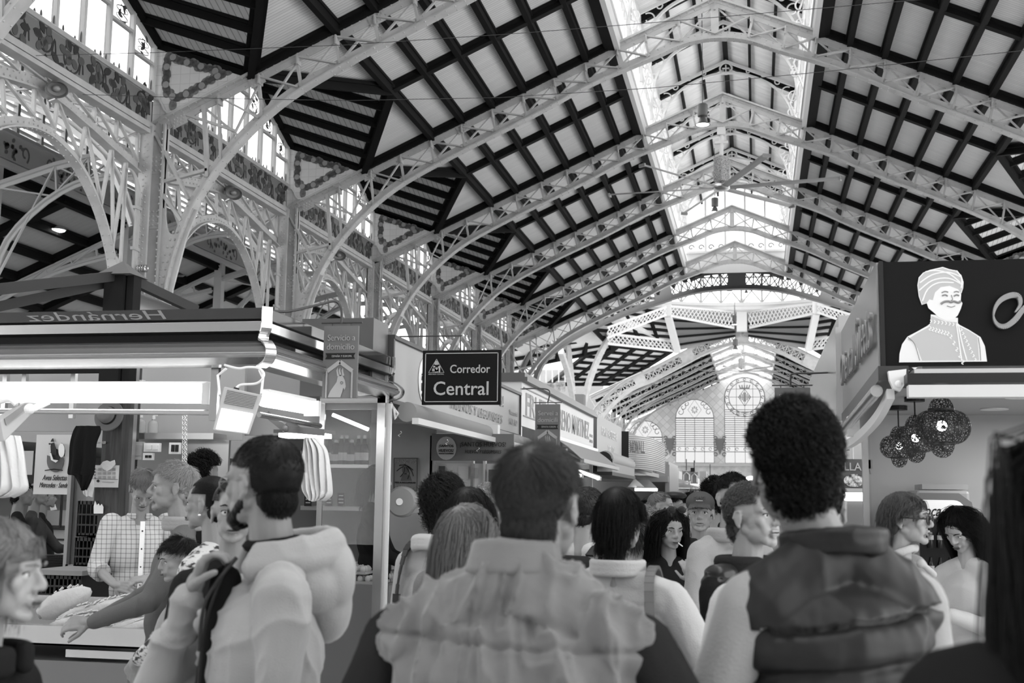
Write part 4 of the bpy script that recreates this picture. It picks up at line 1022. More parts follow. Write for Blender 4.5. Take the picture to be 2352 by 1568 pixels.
# ---- corner greengrocer stall (front faces the viewer at Y = 6.1)
YA, YB = 6.1, 8.42
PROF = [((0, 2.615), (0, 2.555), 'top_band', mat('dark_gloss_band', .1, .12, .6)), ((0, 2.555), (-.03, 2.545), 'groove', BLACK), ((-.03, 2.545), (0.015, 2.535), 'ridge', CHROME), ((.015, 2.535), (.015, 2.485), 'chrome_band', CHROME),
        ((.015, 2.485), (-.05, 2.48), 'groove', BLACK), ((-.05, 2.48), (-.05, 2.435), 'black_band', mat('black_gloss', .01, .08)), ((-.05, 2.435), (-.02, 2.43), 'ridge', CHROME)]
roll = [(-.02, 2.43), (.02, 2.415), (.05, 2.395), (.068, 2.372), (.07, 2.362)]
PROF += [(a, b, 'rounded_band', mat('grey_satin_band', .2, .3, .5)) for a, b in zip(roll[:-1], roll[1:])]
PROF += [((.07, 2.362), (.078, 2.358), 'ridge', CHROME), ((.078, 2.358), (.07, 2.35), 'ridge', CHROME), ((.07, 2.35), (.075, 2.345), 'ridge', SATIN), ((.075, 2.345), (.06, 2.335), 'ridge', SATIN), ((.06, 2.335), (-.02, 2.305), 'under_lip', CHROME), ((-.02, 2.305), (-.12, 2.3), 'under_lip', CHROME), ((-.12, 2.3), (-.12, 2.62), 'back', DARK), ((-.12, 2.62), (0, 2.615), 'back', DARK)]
t = thing('stall_canopy', 'long chrome and dark banded canopy of the corner greengrocer stall on the left', 'canopy', (-4.2, YA, 2.3))
groups = {}
for a, b, nm, m_ in PROF: groups.setdefault((nm, m_.name), []).append((a, b, m_))
for (nm, _), L in groups.items():
    mb = MB()
    for a, b, m_ in L:   # front run then side run, mitred at the corner
        P = lambda q, x: (x, YA-q[0], q[1])
        mb.add([P(a, -7.5), (SXL+a[0], YA-a[0], a[1]), (SXL+b[0], YA-b[0], b[1]), P(b, -7.5)], [(0, 1, 2, 3)])
        mb.add([(SXL+a[0], YA-a[0], a[1]), (SXL+a[0], YB, a[1]), (SXL+b[0], YB, b[1]), (SXL+b[0], YA-b[0], b[1])], [(0, 1, 2, 3)])
    o = W(mb, nm, L[0][2], t)
    so = o.modifiers.new('thickness', 'SOLIDIFY'); so.thickness = .004
def s_profile(x, y, dx, dy, w):   # curved chrome end strip following the canopy outline
    pts = [(.02, 2.615), (.02, 2.5), (-.01, 2.47), (-.015, 2.44), (.03, 2.425), (.07, 2.40), (.095, 2.37), (.09, 2.335), (.06, 2.31), (-.03, 2.29)]
    pts = catmull(pts, 4); mb = MB()
    for (a, b), (c, d) in zip(pts[:-1], pts[1:]):
        for o0, o1 in ((0, .006),):
            A = V((x+dx*a, y+dy*a, b)); B = V((x+dx*c, y+dy*c, d)); mb.beam(A, B, w, .01, (dx, dy, 0.001))
    return mb
W(s_profile(SXL+.01, YA-.01, .72, -.72, .06), 'corner_strip', CHROME, t, True)
W(s_profile(SXL+.005, YB+.01, 1, 0, .05), 'end_strip', CHROME, t, True)
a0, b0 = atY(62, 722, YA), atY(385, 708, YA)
fit('Hernández', (( a0.x+b0.x)/2, YA-.006, 2.585), FX, FN, b0.x-a0.x, .05, mat('band_reflection_letter', .26, .3), t, shear=.3, mirror=True)  # opposite stall's sign reflected in the band, modelled as pale mirrored letters
# structure of the stall
t = thing('timber_canopy_frame', 'dark timber roof frame with pyramid-capped post on top of the corner stall', 'frame', (-4.2, 7.3, 2.3))
pp = atY(272, 712, 7.3); pt = atY(272, 636, 7.3); tip = atY(290, 603, 7.3)
mb = MB(); mb.box(pp.x-.07, pp.x+.07, 7.22, 7.38, 2.3, pt.z); mb.box(pp.x+.08, pp.x+.13, 7.25, 7.35, 2.3, pt.z); W(mb, 'post', mat('stall_dark_timber', .015, .7), t)
mb = MB(); c = (pt.x+.03, 7.3, pt.z); w = .125; mb.add([(c[0]-w, 7.3-w, c[2]), (c[0]+w, 7.3-w, c[2]), (c[0]+w, 7.3+w, c[2]), (c[0]-w, 7.3+w, c[2]), (c[0], 7.3, c[2]+.11)], [(0, 1, 4), (1, 2, 4), (2, 3, 4), (3, 0, 4), (3, 2, 1, 0)]); mb.box(c[0]-.25, c[0]-.08, 7.25, 7.35, c[2]-.01, c[2]+.01)
W(mb, 'pyramid_cap', mat('cap_grey', .14, .5), t)
TB = mat('stall_grey_beam', .03, .6)
for P, Q in (((-40, 668, 6.0), (262, 634, 7.25)), ((-40, 712, 6.6), (245, 650, 7.3)), ((296, 640, 7.3), (450, 712, 7.9))):
    mb = MB(); mb.beam(atY(*P), atY(*Q), .05, .065); W(mb, 'roof_beam', TB, t)
mb = MB(); mb.poly([atY(305, 665, 7.5), atY(420, 712, 7.9), atY(305, 712, 7.5)], (0, 1, 0), .01); W(mb, 'gable_glass', mat('smoky_panel', .2, .2), t)
# shell: back wall, ceiling, timber posts, counter
t = thing('market_stall', 'corner greengrocer stall with steel counter and timber posts on the left', 'stall', (-4.5, 7.3, 0))
LWALL = mat('stall_back_panel', .5, .45)
mb = MB(); pbox(mb, 300, 838, 560, 1010, 8.2, .04); W(mb, 'back_panel', LWALL, t)
mb = MB(); pbox(mb, 560, 838, 735, 1000, 8.4, .04); pbox(mb, 735, 838, 890, 940, 8.4, .04); W(mb, 'side_panel', mat('stall_side_panel', .45, .4), t)
mb = MB(); pbox(mb, -60, 850, 232, 990, 9.2, .04); W(mb, 'cabinet_panel', GREYP, t)
mb = MB(); pbox(mb, 412, 1010, 520, 1300, 8.1, .03); W(mb, 'steel_door', SATIN, t)
mb = MB(); pbox(mb, 240, 1010, 420, 1420, 8.3, .03); W(mb, 'lower_panel', mat('stall_lower_panel', .3, .5), t)
mb = MB(); pbox(mb, 228, 838, 272, 1420, 7.6, .1); W(mb, 'timber_post', mat('brown_timber_post', .05, .5, tex=t_noise(6, .035, .07, stretch=(8, 8, .6))), t)
mb = MB(); pbox(mb, 274, 838, 298, 1420, 7.7, .05); W(mb, 'aluminium_post', ALU, t)
mb = MB(); pbox(mb, 286, 838, 304, 1420, 7.85, .05); W(mb, 'dark_post', DARK, t)
mb = MB()
for x in (8, 52, 165): pbox(mb, x-5, 856, x+5, 960, 8.9, .04)
W(mb, 'pipe', SATIN, t)
mb = MB(); pbox(mb, -60, 836, 232, 856, 8.7, .08); W(mb, 'timber_rail', mat('stall_dark_timber', .015, .7), t)
# counter
cz = atZ(250, 1440, 1.0)
mb = MB(); mb.box(-6.5, -3.2, 5.86, 6.5, 0, .72); W(mb, 'counter_body', mat('counter_grey', .2, .5), t)
a, b, z0, z1 = prect(150, 1450, 700, 1493, 5.85)
mb = MB(); mb.box(-6.5, -3.05, 5.83, 5.85, z0, z1); mb.box(-6.5, -3.05, 5.81, 5.87, z1-.01, z1+.008); mb.box(-6.5, -3.05, 6.5, 6.52, z0, z1+.1); mb.box(-6.5, -3.05, 5.83, 6.5, z0, z0+.01)
W(mb, 'steel_tray', CHROME, t)
mb = MB(); pbox(mb, 150, 1502, 700, 1520, 5.87, .03); W(mb, 'steel_rail', SATIN, t)
COUNTZ = z1
# shelf
mb = MB(); pbox(mb, 298, 994, 490, 1008, 7.9, .22); W(mb, 'shelf', SATIN, t)
t2 = thing('switch_box', 'grey electrical switch box with two dark windows under the shelf', 'switch', atY(306, 1036, 7.8)); mb = MB(); pbox(mb, 276, 1014, 326, 1055, 7.8, .04); W(mb, 'box', mat('box_grey', .5, .5), t2)
mb = MB(); pbox(mb, 280, 1022, 302, 1046, 7.79, .02); pbox(mb, 304, 1022, 324, 1046, 7.79, .02); W(mb, 'window', GREYP, t2)
for (x0, y0, x1, y1, nm) in ((330, 1017, 366, 1037, 'double white wall switch beside the switch box'), (388, 1016, 412, 1042, 'white socket with two dark plugs near the chain'), (328, 1040, 350, 1056, 'white socket with a black plug')):
    t2 = thing('wall_socket', nm, 'socket', atY((x0+x1)/2, y1, 7.8)); mb = MB(); pbox(mb, x0, y0, x1, y1, 7.8, .03); W(mb, 'plate', WHITE, t2)
    mb = MB(); pbox(mb, x0+5, y0+5, (x0+x1)/2-1, y1-5, 7.785, .02); pbox(mb, (x0+x1)/2+2, y0+5, x1-4, y1-5, 7.785, .02); W(mb, 'insert', WHITE if 'double' in nm else BLACK, t2)
t2 = thing('wall_socket', 'round-faced white wall socket below its conduit, next to the posts', 'socket', atY(312, 890, 7.8)); mb = MB(); pbox(mb, 303, 872, 326, 892, 7.8, .05); W(mb, 'plate', WHITE, t2)
mb = MB(); mb.tube([atY(308+5*math.cos(q), 883+5*math.sin(q), 7.79) for q in np.linspace(0, 6, 12)], .006, 5, closed=True); W(mb, 'dial', DARK, t2); mb = MB(); mb.tube([atY(306, 838, 7.8), atY(308, 860, 7.8), atY(312, 874, 7.8)], .014, 8); W(mb, 'conduit', WHITE, t2)
for i, (x, h, nm) in enumerate(((322, 1, 'clear round-shouldered bottle on the stall shelf'), (351, .9, 'clear pump bottle on the stall shelf, right of the round one'))):
    p = atY(x, 994, 7.95); t2 = thing('bottle', nm, 'bottle', p); mb = MB(); mb.lathe([(.035, 0), (.037, .005), (.037, .07*h), (.03, .09*h), (.012, .1*h), (.01, .115*h), (.004, .116*h)], n=16); mb.obj('body', mat('clear_plastic', .7, .1, alpha=.55), t2, smooth=True)
    mb = MB(); mb.lathe([(.014, .11*h), (.014, .135*h), (.003, .14*h)], n=12); mb.beam((0, 0, .14*h), (.03, 0, .14*h), .01, .008); mb.obj('cap', WHITE, t2)
p = atY(250, 955, 7.55); t2 = thing('hat', 'grey felt hat with dark band hanging on the timber post', 'hat', p)
Rh = Matrix.Rotation(math.radians(78), 3, 'X')
mb = MB(); mb.lathe([(.003, .0), (.1, .0), (.108, -.005), (.105, .005), (.066, .008), (.062, .014), (.055, .065), (.04, .075), (.006, .07)], n=32); mb.v = [tuple(Rh @ V(q)) for q in mb.v]; mb.obj('felt', mat('grey_felt', .2, .9), t2, smooth=True)
mb = MB(); mb.lathe([(.062, .012), (.065, .014), (.062, .03), (.058, .03)], n=32); mb.v = [tuple(Rh @ V(q)) for q in mb.v]; mb.obj('band', BLACK, t2, smooth=True)
# tube lights and rails
def tube_light(nm, A, B, r=.032):
    t = thing('tube_light', nm, 'lamp', (V(A)+V(B))/2); mb = MB(); mb.tube([A, B], r, 12); W(mb, 'tube', TUBE, t)
    mb = MB(); d = (V(B)-V(A)).normalized(); mb.beam(V(A)+V((0, .01, r*1.3)), V(B)+V((0, .01, r*1.3)), .05, .02); mb.beam(V(B)-d*.01, V(B)+d*.035, r*2.4, r*2.4); W(mb, 'fixture', WHITE, t); return t
tube_light('long lit tube lamp across the front of the corner stall', atY(-120, 905, 6.35), atY(478, 906, 6.35), .05)
tube_light('shorter lit tube lamp along the side of the corner stall behind the flood lamp', atX(606, 918, SXL-.1), atX(716, 938, SXL-.1), .04)
t = thing('rail', 'horizontal chrome rail below the long tube lamp of the corner stall', 'rail', atY(250, 945, 6.3)); mb = MB(); mb.tube([atY(-120, 943, 6.3), atY(486, 947, 6.3)], .016, 12); W(mb, 'pipe', CHROME, t)
mb = MB(); A, B = atY(497, 838, 6.28), atY(490, 966, 6.28); mb.beam(A, B, .045, .03, (0, 1, 0)); W(mb, 'upright', CHROME, t)
mb = MB(); A, B = atX(545, 955, SXL-.1), atX(738, 990, SXL-.1); mb.tube([atY(595, 952, 6.3), atY(735, 978, 7.2)], .016, 10); W(mb, 'side_pipe', CHROME, t)
def flood(nm, corners, glow, th):
    P = [atY(*c) for c in corners]; n = (P[1]-P[0]).cross(P[3]-P[0]).normalized(); n = n if n.y > 0 else -n
    t = thing('flood_lamp', nm, 'flood lamp', P[0].lerp(P[2], .5)); mb = MB(); q = n*th; C = P[0].lerp(P[2], .5)+q
    mb.hexa([*(p for p in P), *((p+q).lerp(C, .25) for p in P)]) ; o = W(mb, 'housing', mat('flood_housing', .5, .35), t); bev(o, .006)
    f = lambda u, v: P[0].lerp(P[1], u).lerp(P[3].lerp(P[2], u), v)
    mb = MB(); u0, v0, u1, v1 = glow; mb.poly([f(u0, v0)-n*.004, f(u1, v0)-n*.004, f(u1, v1)-n*.004, f(u0, v1)-n*.004], n, .003); W(mb, 'lens', LAMPS, t)
    mb = MB()
    for i in range(9): v = .08+.035*i; mb.beam(f(.12, v)-n*.003, f(.88, v)-n*.003, .006, .004, n)
    W(mb, 'cooling_ribs', mat('rib_grey', .3, .4), t)
    return t
fl = flood('grey ribbed flood lamp with lit square lens hanging at the stall corner', [(514, 886, 5.85), (604, 906, 5.85), (572, 998, 5.75), (487, 988, 5.75)], (.1, .5, .92, .96), .06)
mb = MB(); mb.tube([tuple(atY(*q)) for q in catmull([(540, 896, 5.88), (552, 884, 5.9), (590, 880, 5.9), (606, 862, 5.9), (596, 846, 6.0), (570, 843, 6.0), (548, 846, 6.0), (516, 838, 6.05)], 5)], .007, 6); W(mb, 'cable', WHITE, fl, True)
mb = MB(); mb.tube([atY(541, 899, 5.87), atY(544, 890, 5.87)], .016, 8); W(mb, 'plug', BLACK, fl); mb = MB(); mb.tube([atY(505, 908, 5.86), atY(500, 862, 6.0), atY(520, 846, 6.0)], .007, 6); mb.tube([atY(600, 905, 5.86), atY(604, 868, 5.95), atY(596, 850, 6)], .007, 6); W(mb, 'hanger', WHITE, fl)
f2 = flood('pale flood lamp seen from its side at the left edge of the stall', [(0, 965, 4.9), (62, 922, 5.1), (98, 925, 5.2), (10, 1015, 4.9)], (.3, .3, .31, .31), .12)
mb = MB(); mb.beam(atY(62, 945, 4.95), atY(112, 922, 5.0), .05, .03); mb.ball(atY(68, 939, 4.9), .025); W(mb, 'bracket', WHITE, f2); mb = MB(); mb.tube([tuple(atY(*q)) for q in catmull([(0, 922, 5.1), (22, 918, 5.1), (38, 930, 5.1)], 5)]+[], .012, 8); W(mb, 'cable', WHITE, f2)
t = thing('scissor_lamp', 'flat lit lamp on scissor arms over the hanging white bags', 'lamp', atY(690, 990, 6.9)); mb = MB(); pbox(mb, 628, 986, 745, 994, 6.9, .2); W(mb, 'shade', mat('shade_dark_grey', .14, .4), t)
mb = MB(); pbox(mb, 640, 994, 742, 1004, 6.92, .15); W(mb, 'lens', LAMPE, t); mb = MB()
for P, Q in (((612, 950), (655, 985)), ((660, 968), (684, 986)), ((655, 985), (745, 993))): mb.beam(atY(*P, 6.85), atY(*Q, 6.88), .03, .04)
mb.ball(atY(655, 984, 6.83), .02); W(mb, 'arm', mat('shade_dark_grey', .14, .4), t)
# chain
t = thing('chain', 'thin steel chain hanging from the rail of the corner stall', 'chain', atY(425, 1000, 6.4)); mb = MB()
for j in range(26):
    for xx in (421, 427):
        c = atY(xx, 950+j*5.6, 6.4); mb.tube([c+V((.006*math.cos(q)*(1 if j % 2 else .4), .006*math.cos(q)*(0 if j % 2 else 1), .008*math.sin(q))) for q in np.linspace(0, 6.28, 9)[:-1]], .002, 4, closed=True)
W(mb, 'links', SATIN, t)
# poster, jacket, calendar, crates
def plank_poster(nm, lb, cat_, rect, Y, m_, th=.006):
    t = thing(nm, lb, cat_, atY((rect[0]+rect[2])/2, rect[3], Y)); mb = MB(); r = pbox(mb, *rect, Y, th); W(mb, 'sheet', m_, t); return t, r
def px_poly(mb, pts, Y, th=.003): mb.poly([atY(x, y, Y) for x, y in pts], (0, 1, 0), th)
def ellp(cx, cy, rx, ry, a0=0, a1=6.2832, n=20): return [(cx+rx*math.cos(a), cy+ry*math.sin(a)) for a in np.linspace(a0, a1, n+1)[:(n if a1-a0 > 6.2 else n+1)]]
t, r = plank_poster('poster', 'white poster with a stylised hen and script lettering behind the corner stall', 'poster', (80, 998, 166, 1135), 9.1, mat('poster_white', .72, .4))
HG = mat('hen_grey', .03, .5); HM = mat('hen_mid_grey', .14, .5)
mb = MB(); px_poly(mb, ellp(127, 1058, 19.5, 26, 0, 3.1416)+[(108, 1045)], 9.09); px_poly(mb, [(147, 1058), (146, 1052), (141, 1049), (134, 1058), (126, 1068), (128, 1080), (141, 1080)], 9.087); W(mb, 'hen_body', HM, t)
mb = MB(); px_poly(mb, ellp(127, 1044, 12, 14), 9.085); px_poly(mb, ellp(114, 1019, 2.5, 2), 9.07); px_poly(mb, [(117, 1018), (124, 1016), (129, 1030), (130, 1045), (117, 1045), (116, 1025)], 9.078); px_poly(mb, [(116, 1014), (119, 1008), (122, 1006), (124, 1014)], 9.085); W(mb, 'hen_dark', HG, t)
mb = MB(); px_poly(mb, ellp(141, 1034, 7, 16), 9.06); px_poly(mb, [(114, 1040), (117, 1040), (122, 1055), (134, 1057), (128, 1062), (117, 1056)], 9.07); W(mb, 'hen_white', WHITE, t)
mb = MB(); mb.tube([atY(x, y, 9.085) for x, y in ((103, 1080), (124, 1077), (144, 1080))], .004, 4); mb.tube([atY(x, y, 9.085) for x, y in ((147, 1048), (149, 1035), (146, 1022), (141, 1018))], .005, 4); W(mb, 'outline', HG, t)
A, B = atY(97, 1103, 9.09), atY(154, 1090, 9.09); fit('Aves Selectas', (A+B)/2, FX, FN, B.x-A.x, .045, HG, t, shear=.35)
A, B = atY(90, 1120, 9.09), atY(160, 1107, 9.09); fit('Mercedes · Sandra', (A+B)/2, FX, FN, B.x-A.x, .042, HG, t, shear=.35)
t, r = plank_poster('calendar', 'white wall calendar with a cross emblem pinned on the timber post', 'calendar', (213, 1068, 272, 1119), 7.55, mat('calendar_white', .7, .5))
mb = MB()
for i in range(4):
    for j in range(3):
        for q in range(4): pbox(mb, 225+i*11, 1075+j*9+q*1.6, 232+i*11, 1075.7+j*9+q*1.6, 7.545, .003)
pbox(mb, 235, 1106, 262, 1107, 7.545, .003); W(mb, 'date_rows', INKG, t)
mb = MB(); pbox(mb, 224, 1101, 226, 1107.5, 7.545, .003); pbox(mb, 221.5, 1103, 228.5, 1105.5, 7.545, .003); pbox(mb, 213, 1099.6, 271, 1100.2, 7.545, .003); W(mb, 'cross', INK, t)
for i, ch in enumerate('2024'): fit(ch, atY(218, 1077+i*6.8, 7.545), FX, FN, .008, .013, INK, t)
mb = MB(); rr = random.Random(2); pts = [(230, 1068), (236, 1060), (245, 1057), (252, 1060), (262, 1056), (264, 1066), (256, 1076), (246, 1082), (238, 1078)]
px_poly(mb, pts, 7.52, .01); tag(mb.obj('paper_note', mat('crumpled_paper', .7, .6, bump=(40, .6, 'noise'))), 'crumpled paper slip pinned over the top of the calendar', 'note')
mb = MB(); px_poly(mb, [(215, 1163), (218, 1150), (222, 1160), (226, 1156), (229, 1162), (233, 1157), (237, 1164), (236, 1179), (215, 1179)], 7.58, .006)
tag(mb.obj('sticker', WHITE), 'white torn sticker low on the timber post', 'sticker')
fit('Com 1600', atY(232, 1016, 7.59), FX, FN, .07, .02, mat('chalk', .6, .9), None, shear=.2).name = 'chalk_writing'
tag(bpy.data.objects['chalk_writing'], 'chalk scribble near the top of the timber post', 'writing')
def crate(mb, x0, x1, y0, y1, z0, z1):
    for (a, b) in ((x0, x1),):
        mb.box(x0, x1, y0, y0+.012, z1-.025, z1); mb.box(x0, x1, y0, y0+.012, z0, z0+.025); mb.box(x0, x0+.012, y0, y1, z0, z1); mb.box(x1-.012, x1, y0, y1, z0, z1); mb.box(x0, x1, y0, y1, z0, z0+.01); mb.box(x0, x1, y1-.01, y1, z0, z1)
        n = int((x1-x0)/.028)
        for i in range(n+1): x = x0+(x1-x0)*i/n; w = .007 if i % 4 else .014; mb.box(x-w/2, x+w/2, y0, y0+.01, z0, z1)
        for f in (.33, .62): mb.box(x0, x1, y0-.004, y0+.008, z0+(z1-z0)*f-.006, z0+(z1-z0)*f+.006)
CRT = mat('dark_crate', .045, .45)
stk = [(178, 1150, 212, 1232), (172, 1234, 212, 1300), (168, 1302, 208, 1345), (164, 1347, 206, 1400)]
for i, (x0, y0, x1, y1) in enumerate(stk):
    mb = MB(); r = prect(x0, y0, x1, y1, 7.9); crate(mb, r[0], r[1]+.05, 7.9, 8.2, r[2], r[3])
    tag(mb.obj('plastic_crate', CRT), 'dark slotted plastic crate, %s in the stack beside the timber post' % ['topmost', 'second from top', 'third from top', 'lowest'][i], 'crate', 'crates beside the post')
mb = MB(); mb.box(prect(164, 1347, 206, 1400, 7.9)[0], prect(164, 1347, 206, 1400, 7.9)[1]+.05, 7.9, 8.2, 0, prect(164, 1347, 206, 1402, 7.9)[2]); tag(mb.obj('crate_plinth', DARK), 'dark plinth under the crate stack beside the timber post', 'plinth')
mb = MB(); r = prect(85, 1320, 184, 1388, 7.0); crate(mb, r[0], r[1], 7.0, 7.4, r[2], r[3]); tag(mb.obj('plastic_crate', CRT), 'wide dark slotted crate behind the tray of lettuces', 'crate')
mb = MB(); mb.box(r[0]-.05, r[1]+.02, 6.98, 7.42, r[3], r[3]+.03); tag(mb.obj('board', mat('grey_board', .3, .6)), 'grey board lying across the wide crate', 'board')
mb = MB(); mb.box(r[0], r[1], 7.0, 7.4, 0, r[2]); tag(mb.obj('crate_stand', DARK), 'dark stand beneath the wide crate', 'stand')
# open partition panel frame and lit counter beyond, wicker basket
t = thing('partition', 'pale framed mesh partition between the back passage and the corner stall', 'partition', atY(185, 1300, 8.6)); mb = MB()
for rc in ((150, 1090, 162, 1305), (150, 1296, 190, 1306)): pbox(mb, *rc, 8.6, .04)
W(mb, 'frame', mat('pale_frame', .4, .5), t); mb = MB(); pbox(mb, 166, 1090, 212, 1300, 8.65, .01); W(mb, 'mesh', mat('mesh_panel', .35, .5), t)
mb = MB(); pbox(mb, 158, 1090, 165, 1296, 8.58, .02); W(mb, 'gasket', DARK, t)
t = thing('display_counter', 'far lit display counter with black-edged glass seen past the left stall', 'counter', atY(120, 1290, 12)); mb = MB(); r = pbox(mb, 60, 1215, 156, 1420, 12, .4); mb.box(r[0], r[1], 12, 12.4, 0, r[2]+.01); W(mb, 'body', mat('counter_white', .7, .4), t)
mb = MB(); pbox(mb, 60, 1236, 156, 1240, 11.98, .02); pbox(mb, 60, 1256, 156, 1259, 11.98, .02); pbox(mb, 60, 1210, 156, 1216, 11.95, .5); pbox(mb, 138, 1107, 141, 1212, 11.95, .03); pbox(mb, 138, 1105, 160, 1108, 11.95, .03); W(mb, 'edge', BLACK, t)
mb = MB(); pbox(mb, 100, 1172, 156, 1206, 12.3, .3); W(mb, 'glow_shelf', mat('shelf_white', .75, .3), t)
mb = MB(); px_poly(mb, [(112, 1150), (122, 1148), (130, 1170), (116, 1172)], 11.9, .01); tag(mb.obj('price_card', WHITE), 'tilted white price card on the far lit counter', 'card')
mb = MB(); px_poly(mb, ellp(146, 1132, 14, 18), 12.1, .2); tag(mb.obj('ham', mat('ham_grey', .12, .4)), 'round dark hanging ham over the far counter', 'ham')
mb = MB(); r = prect(92, 1275, 150, 1306, 9.0)
for j in range(7):
    z = r[2]+(r[3]-r[2])*j/6
    mb.tube([(r[0]+(r[1]-r[0])*q/30, 9.0+.01*((-1)**(q+j)), z) for q in range(31)], .009, 5)
for q in range(12): x = r[0]+(r[1]-r[0])*q/11; mb.tube([(x, 9.01, r[2]), (x, 9.01, r[3])], .006, 5)
mb.box(r[0], r[1], 9.03, 9.3, r[2], r[3]-.03)
tag(mb.obj('wicker_basket', mat('wicker', .07, .6)), 'dark wicker basket behind the left woman, below the far counter', 'basket')
mb = MB(); mb.box(r[0]-.1, r[1]+.1, 8.95, 9.35, 0, r[2]); tag(mb.obj('basket_stand', mat('stand_grey', .25, .5)), 'grey box stand under the wicker basket', 'stand')
# cloth blobs (jacket, bags) : draped sheets with folds
def drape(name, label, cat_, outline, Y, m_, folds=5, depth=.05, seed=1, th=.03, grp=None):
    """outline: list of (y, xleft, xright) photo rows; becomes a hanging folded body of real thickness"""
    rr = random.Random(seed); rows = []; n = 26
    ph = rr.random()*6
    ks = catmull([(float(a), float(b), float(c)) for a, b, c in outline], 5); vs = []
    for i, (y, xl, xr) in enumerate(ks):
        f = i/(len(ks)-1)
        for k in range(2*n):
            u = k/n if k < n else (2*n-1-k)/n*1.0; u = min(1, u if k < n else (2*n-k-1)/(n-1)*1.0); u = (k/(n-1)) if k < n else (2*n-1-k)/(n-1)
            side = -1 if k < n else 1
            fold = math.sin(u*folds*math.pi*2+ph+1.5*f+.8*math.sin(f*5+u*3))*.5+.3*math.sin(u*folds*5+f*7)
            e = math.sin(math.pi*min(max(u, 0), 1))**.5
            d = side*(th*e)+(-fold*depth*.35*e if side < 0 else 0)
            p = atY(xl+(xr-xl)*u, y+1.5*math.sin(u*9+ph)*(f > .9), Y); vs.append(V((p.x, Y+d, p.z)))
    m2 = 2*n; fs = [(i*m2+k, i*m2+(k+1) % m2, (i+1)*m2+(k+1) % m2, (i+1)*m2+k) for i in range(len(ks)-1) for k in range(m2)]
    fs += [tuple(range(m2)), tuple((len(ks)-1)*m2+k for k in range(m2))]
    mb = MB(); mb.add(vs, fs); o = mb.obj(name, m_, smooth=80); return tag(o, label, cat_, grp)
PLB = mat('white_plastic_bag', .8, .3, bump=(25, .5, 'noise'), trans=0)
drape('hanging_jacket', 'black jacket hanging from the stall frame beside the poster', 'jacket', [(978, 175, 230), (992, 167, 232), (1020, 160, 222), (1060, 158, 220), (1088, 155, 216), (1092, 170, 214), (1110, 182, 206), (1125, 190, 196)], 7.3, mat('black_wool', .012, .95), 3, .06, 3)
drape('plastic_bags', 'bunch of white plastic bags hanging at the left edge of the stall', 'bags', [(1000, 0, 40), (1008, -10, 44), (1040, -20, 52), (1090, -20, 58), (1122, -20, 62), (1138, -10, 40), (1142, 0, 20)], 5.3, PLB, 5, .12, 4, .07)
drape('plastic_bags', 'bunch of white plastic bags hanging under the scissor lamp', 'bags', [(1006, 706, 728), (1012, 700, 735), (1035, 696, 752), (1080, 691, 760), (1120, 693, 764), (1138, 702, 762), (1150, 712, 748)], 6.7, PLB, 6, .12, 5, .06)
drape('paper_bag', 'small crumpled white bag hanging below the black jacket', 'bag', [(1100, 205, 214), (1115, 196, 216), (1130, 192, 214), (1140, 200, 212)], 7.45, PLB, 3, .05, 6, .03)
for (x0, y0, x1, y1, Y, nm) in ((52, 1035, 75, 1090, 8.9, 'small pale notice pinned left of the hen poster'),):
    plank_poster('notice', nm, 'notice', (x0, y0, x1, y1), Y, mat('notice_grey', .5, .5))
# lettuces on the tray
def lettuce(seed):
    rr = random.Random(seed); t = thing('lettuce_half', 'x', 'vegetable'); L, w, h = .30, .085, .075
    mb = MB(); vs = []; nu, nv = 20, 12
    for i in range(nv+1):
        f = i/nv; x = (f-.5)*L; r = (math.sin(math.pi*min(1, f*.93+.05))**.6)
        for k in range(nu):
            a = 2*math.pi*k/nu; cy, cz_ = math.cos(a), math.sin(a)
            zz = cz_*h*r if cz_ < 0 else cz_*h*.25*r
            jag = 1+.05*math.sin(a*7+seed+f*4)+(.08*rr.random() if f > .8 else .02*rr.random())
            vs.append((x*(1+.03*rr.random()*(f > .8)), cy*w*r*jag, zz*jag))
    fs = [(i*nu+k, i*nu+(k+1) % nu, (i+1)*nu+(k+1) % nu, (i+1)*nu+k) for i in range(nv) for k in range(nu)]+[tuple(range(nu)), tuple(nv*nu+k for k in range(nu))]
    mb.add(vs, fs); mb.obj('outer_leaves', mat('lettuce_outer', .6, .5, bump=(30, .6, 'noise')), t, smooth=True)
    mb = MB()
    for q in range(90):   # frilled cut face
        f = .1+.8*rr.random()**.7; x = (f-.5)*L*.9; ww = w*math.sin(math.pi*min(1, f*.9+.08))**.6*.9; y = (rr.random()*2-1)*ww
        a = rr.uniform(-.4, .4)+y*4; l = .012+.02*rr.random()
        mb.beam((x, y, h*.2+.012*(1-abs(y)/w)), (x+l*math.cos(a), y+l*math.sin(a)*.5, h*.22+.01*rr.random()), .012, .006)
    mb.obj('cut_face_leaves', mat('lettuce_heart', .68, .5), t); mb = MB(); mb.lathe([(.004, -.0), (.022, 0), (.024, .02), (.004, .03)], (-L*.5+.0, 0, -.012), 12, 'x'); mb.obj('stem', mat('lettuce_stem', .33, .6), t)
    return t
ls = [lettuce(i) for i in range(3)]
spots = [(148, 1382, .28, .5, 'standing up at the back left of the tray'), (170, 1428, .02, .3, 'at the left front of the tray'), (200, 1405, .03, .5, 'behind, left'), (232, 1398, .04, .45, 'at the back, second from left'), (262, 1390, .05, .6, 'at the back, middle'), (300, 1395, .06, .5, 'at the back, right of middle'), (340, 1388, .08, .55, 'at the back right, nearest the customers'), (205, 1432, .02, .42, 'in the front row, second from left'), (248, 1432, .03, .62, 'in the front row, middle'), (292, 1438, .03, .75, 'in the front row, right of middle'), (340, 1430, .05, .7, 'in the front row, far right')]
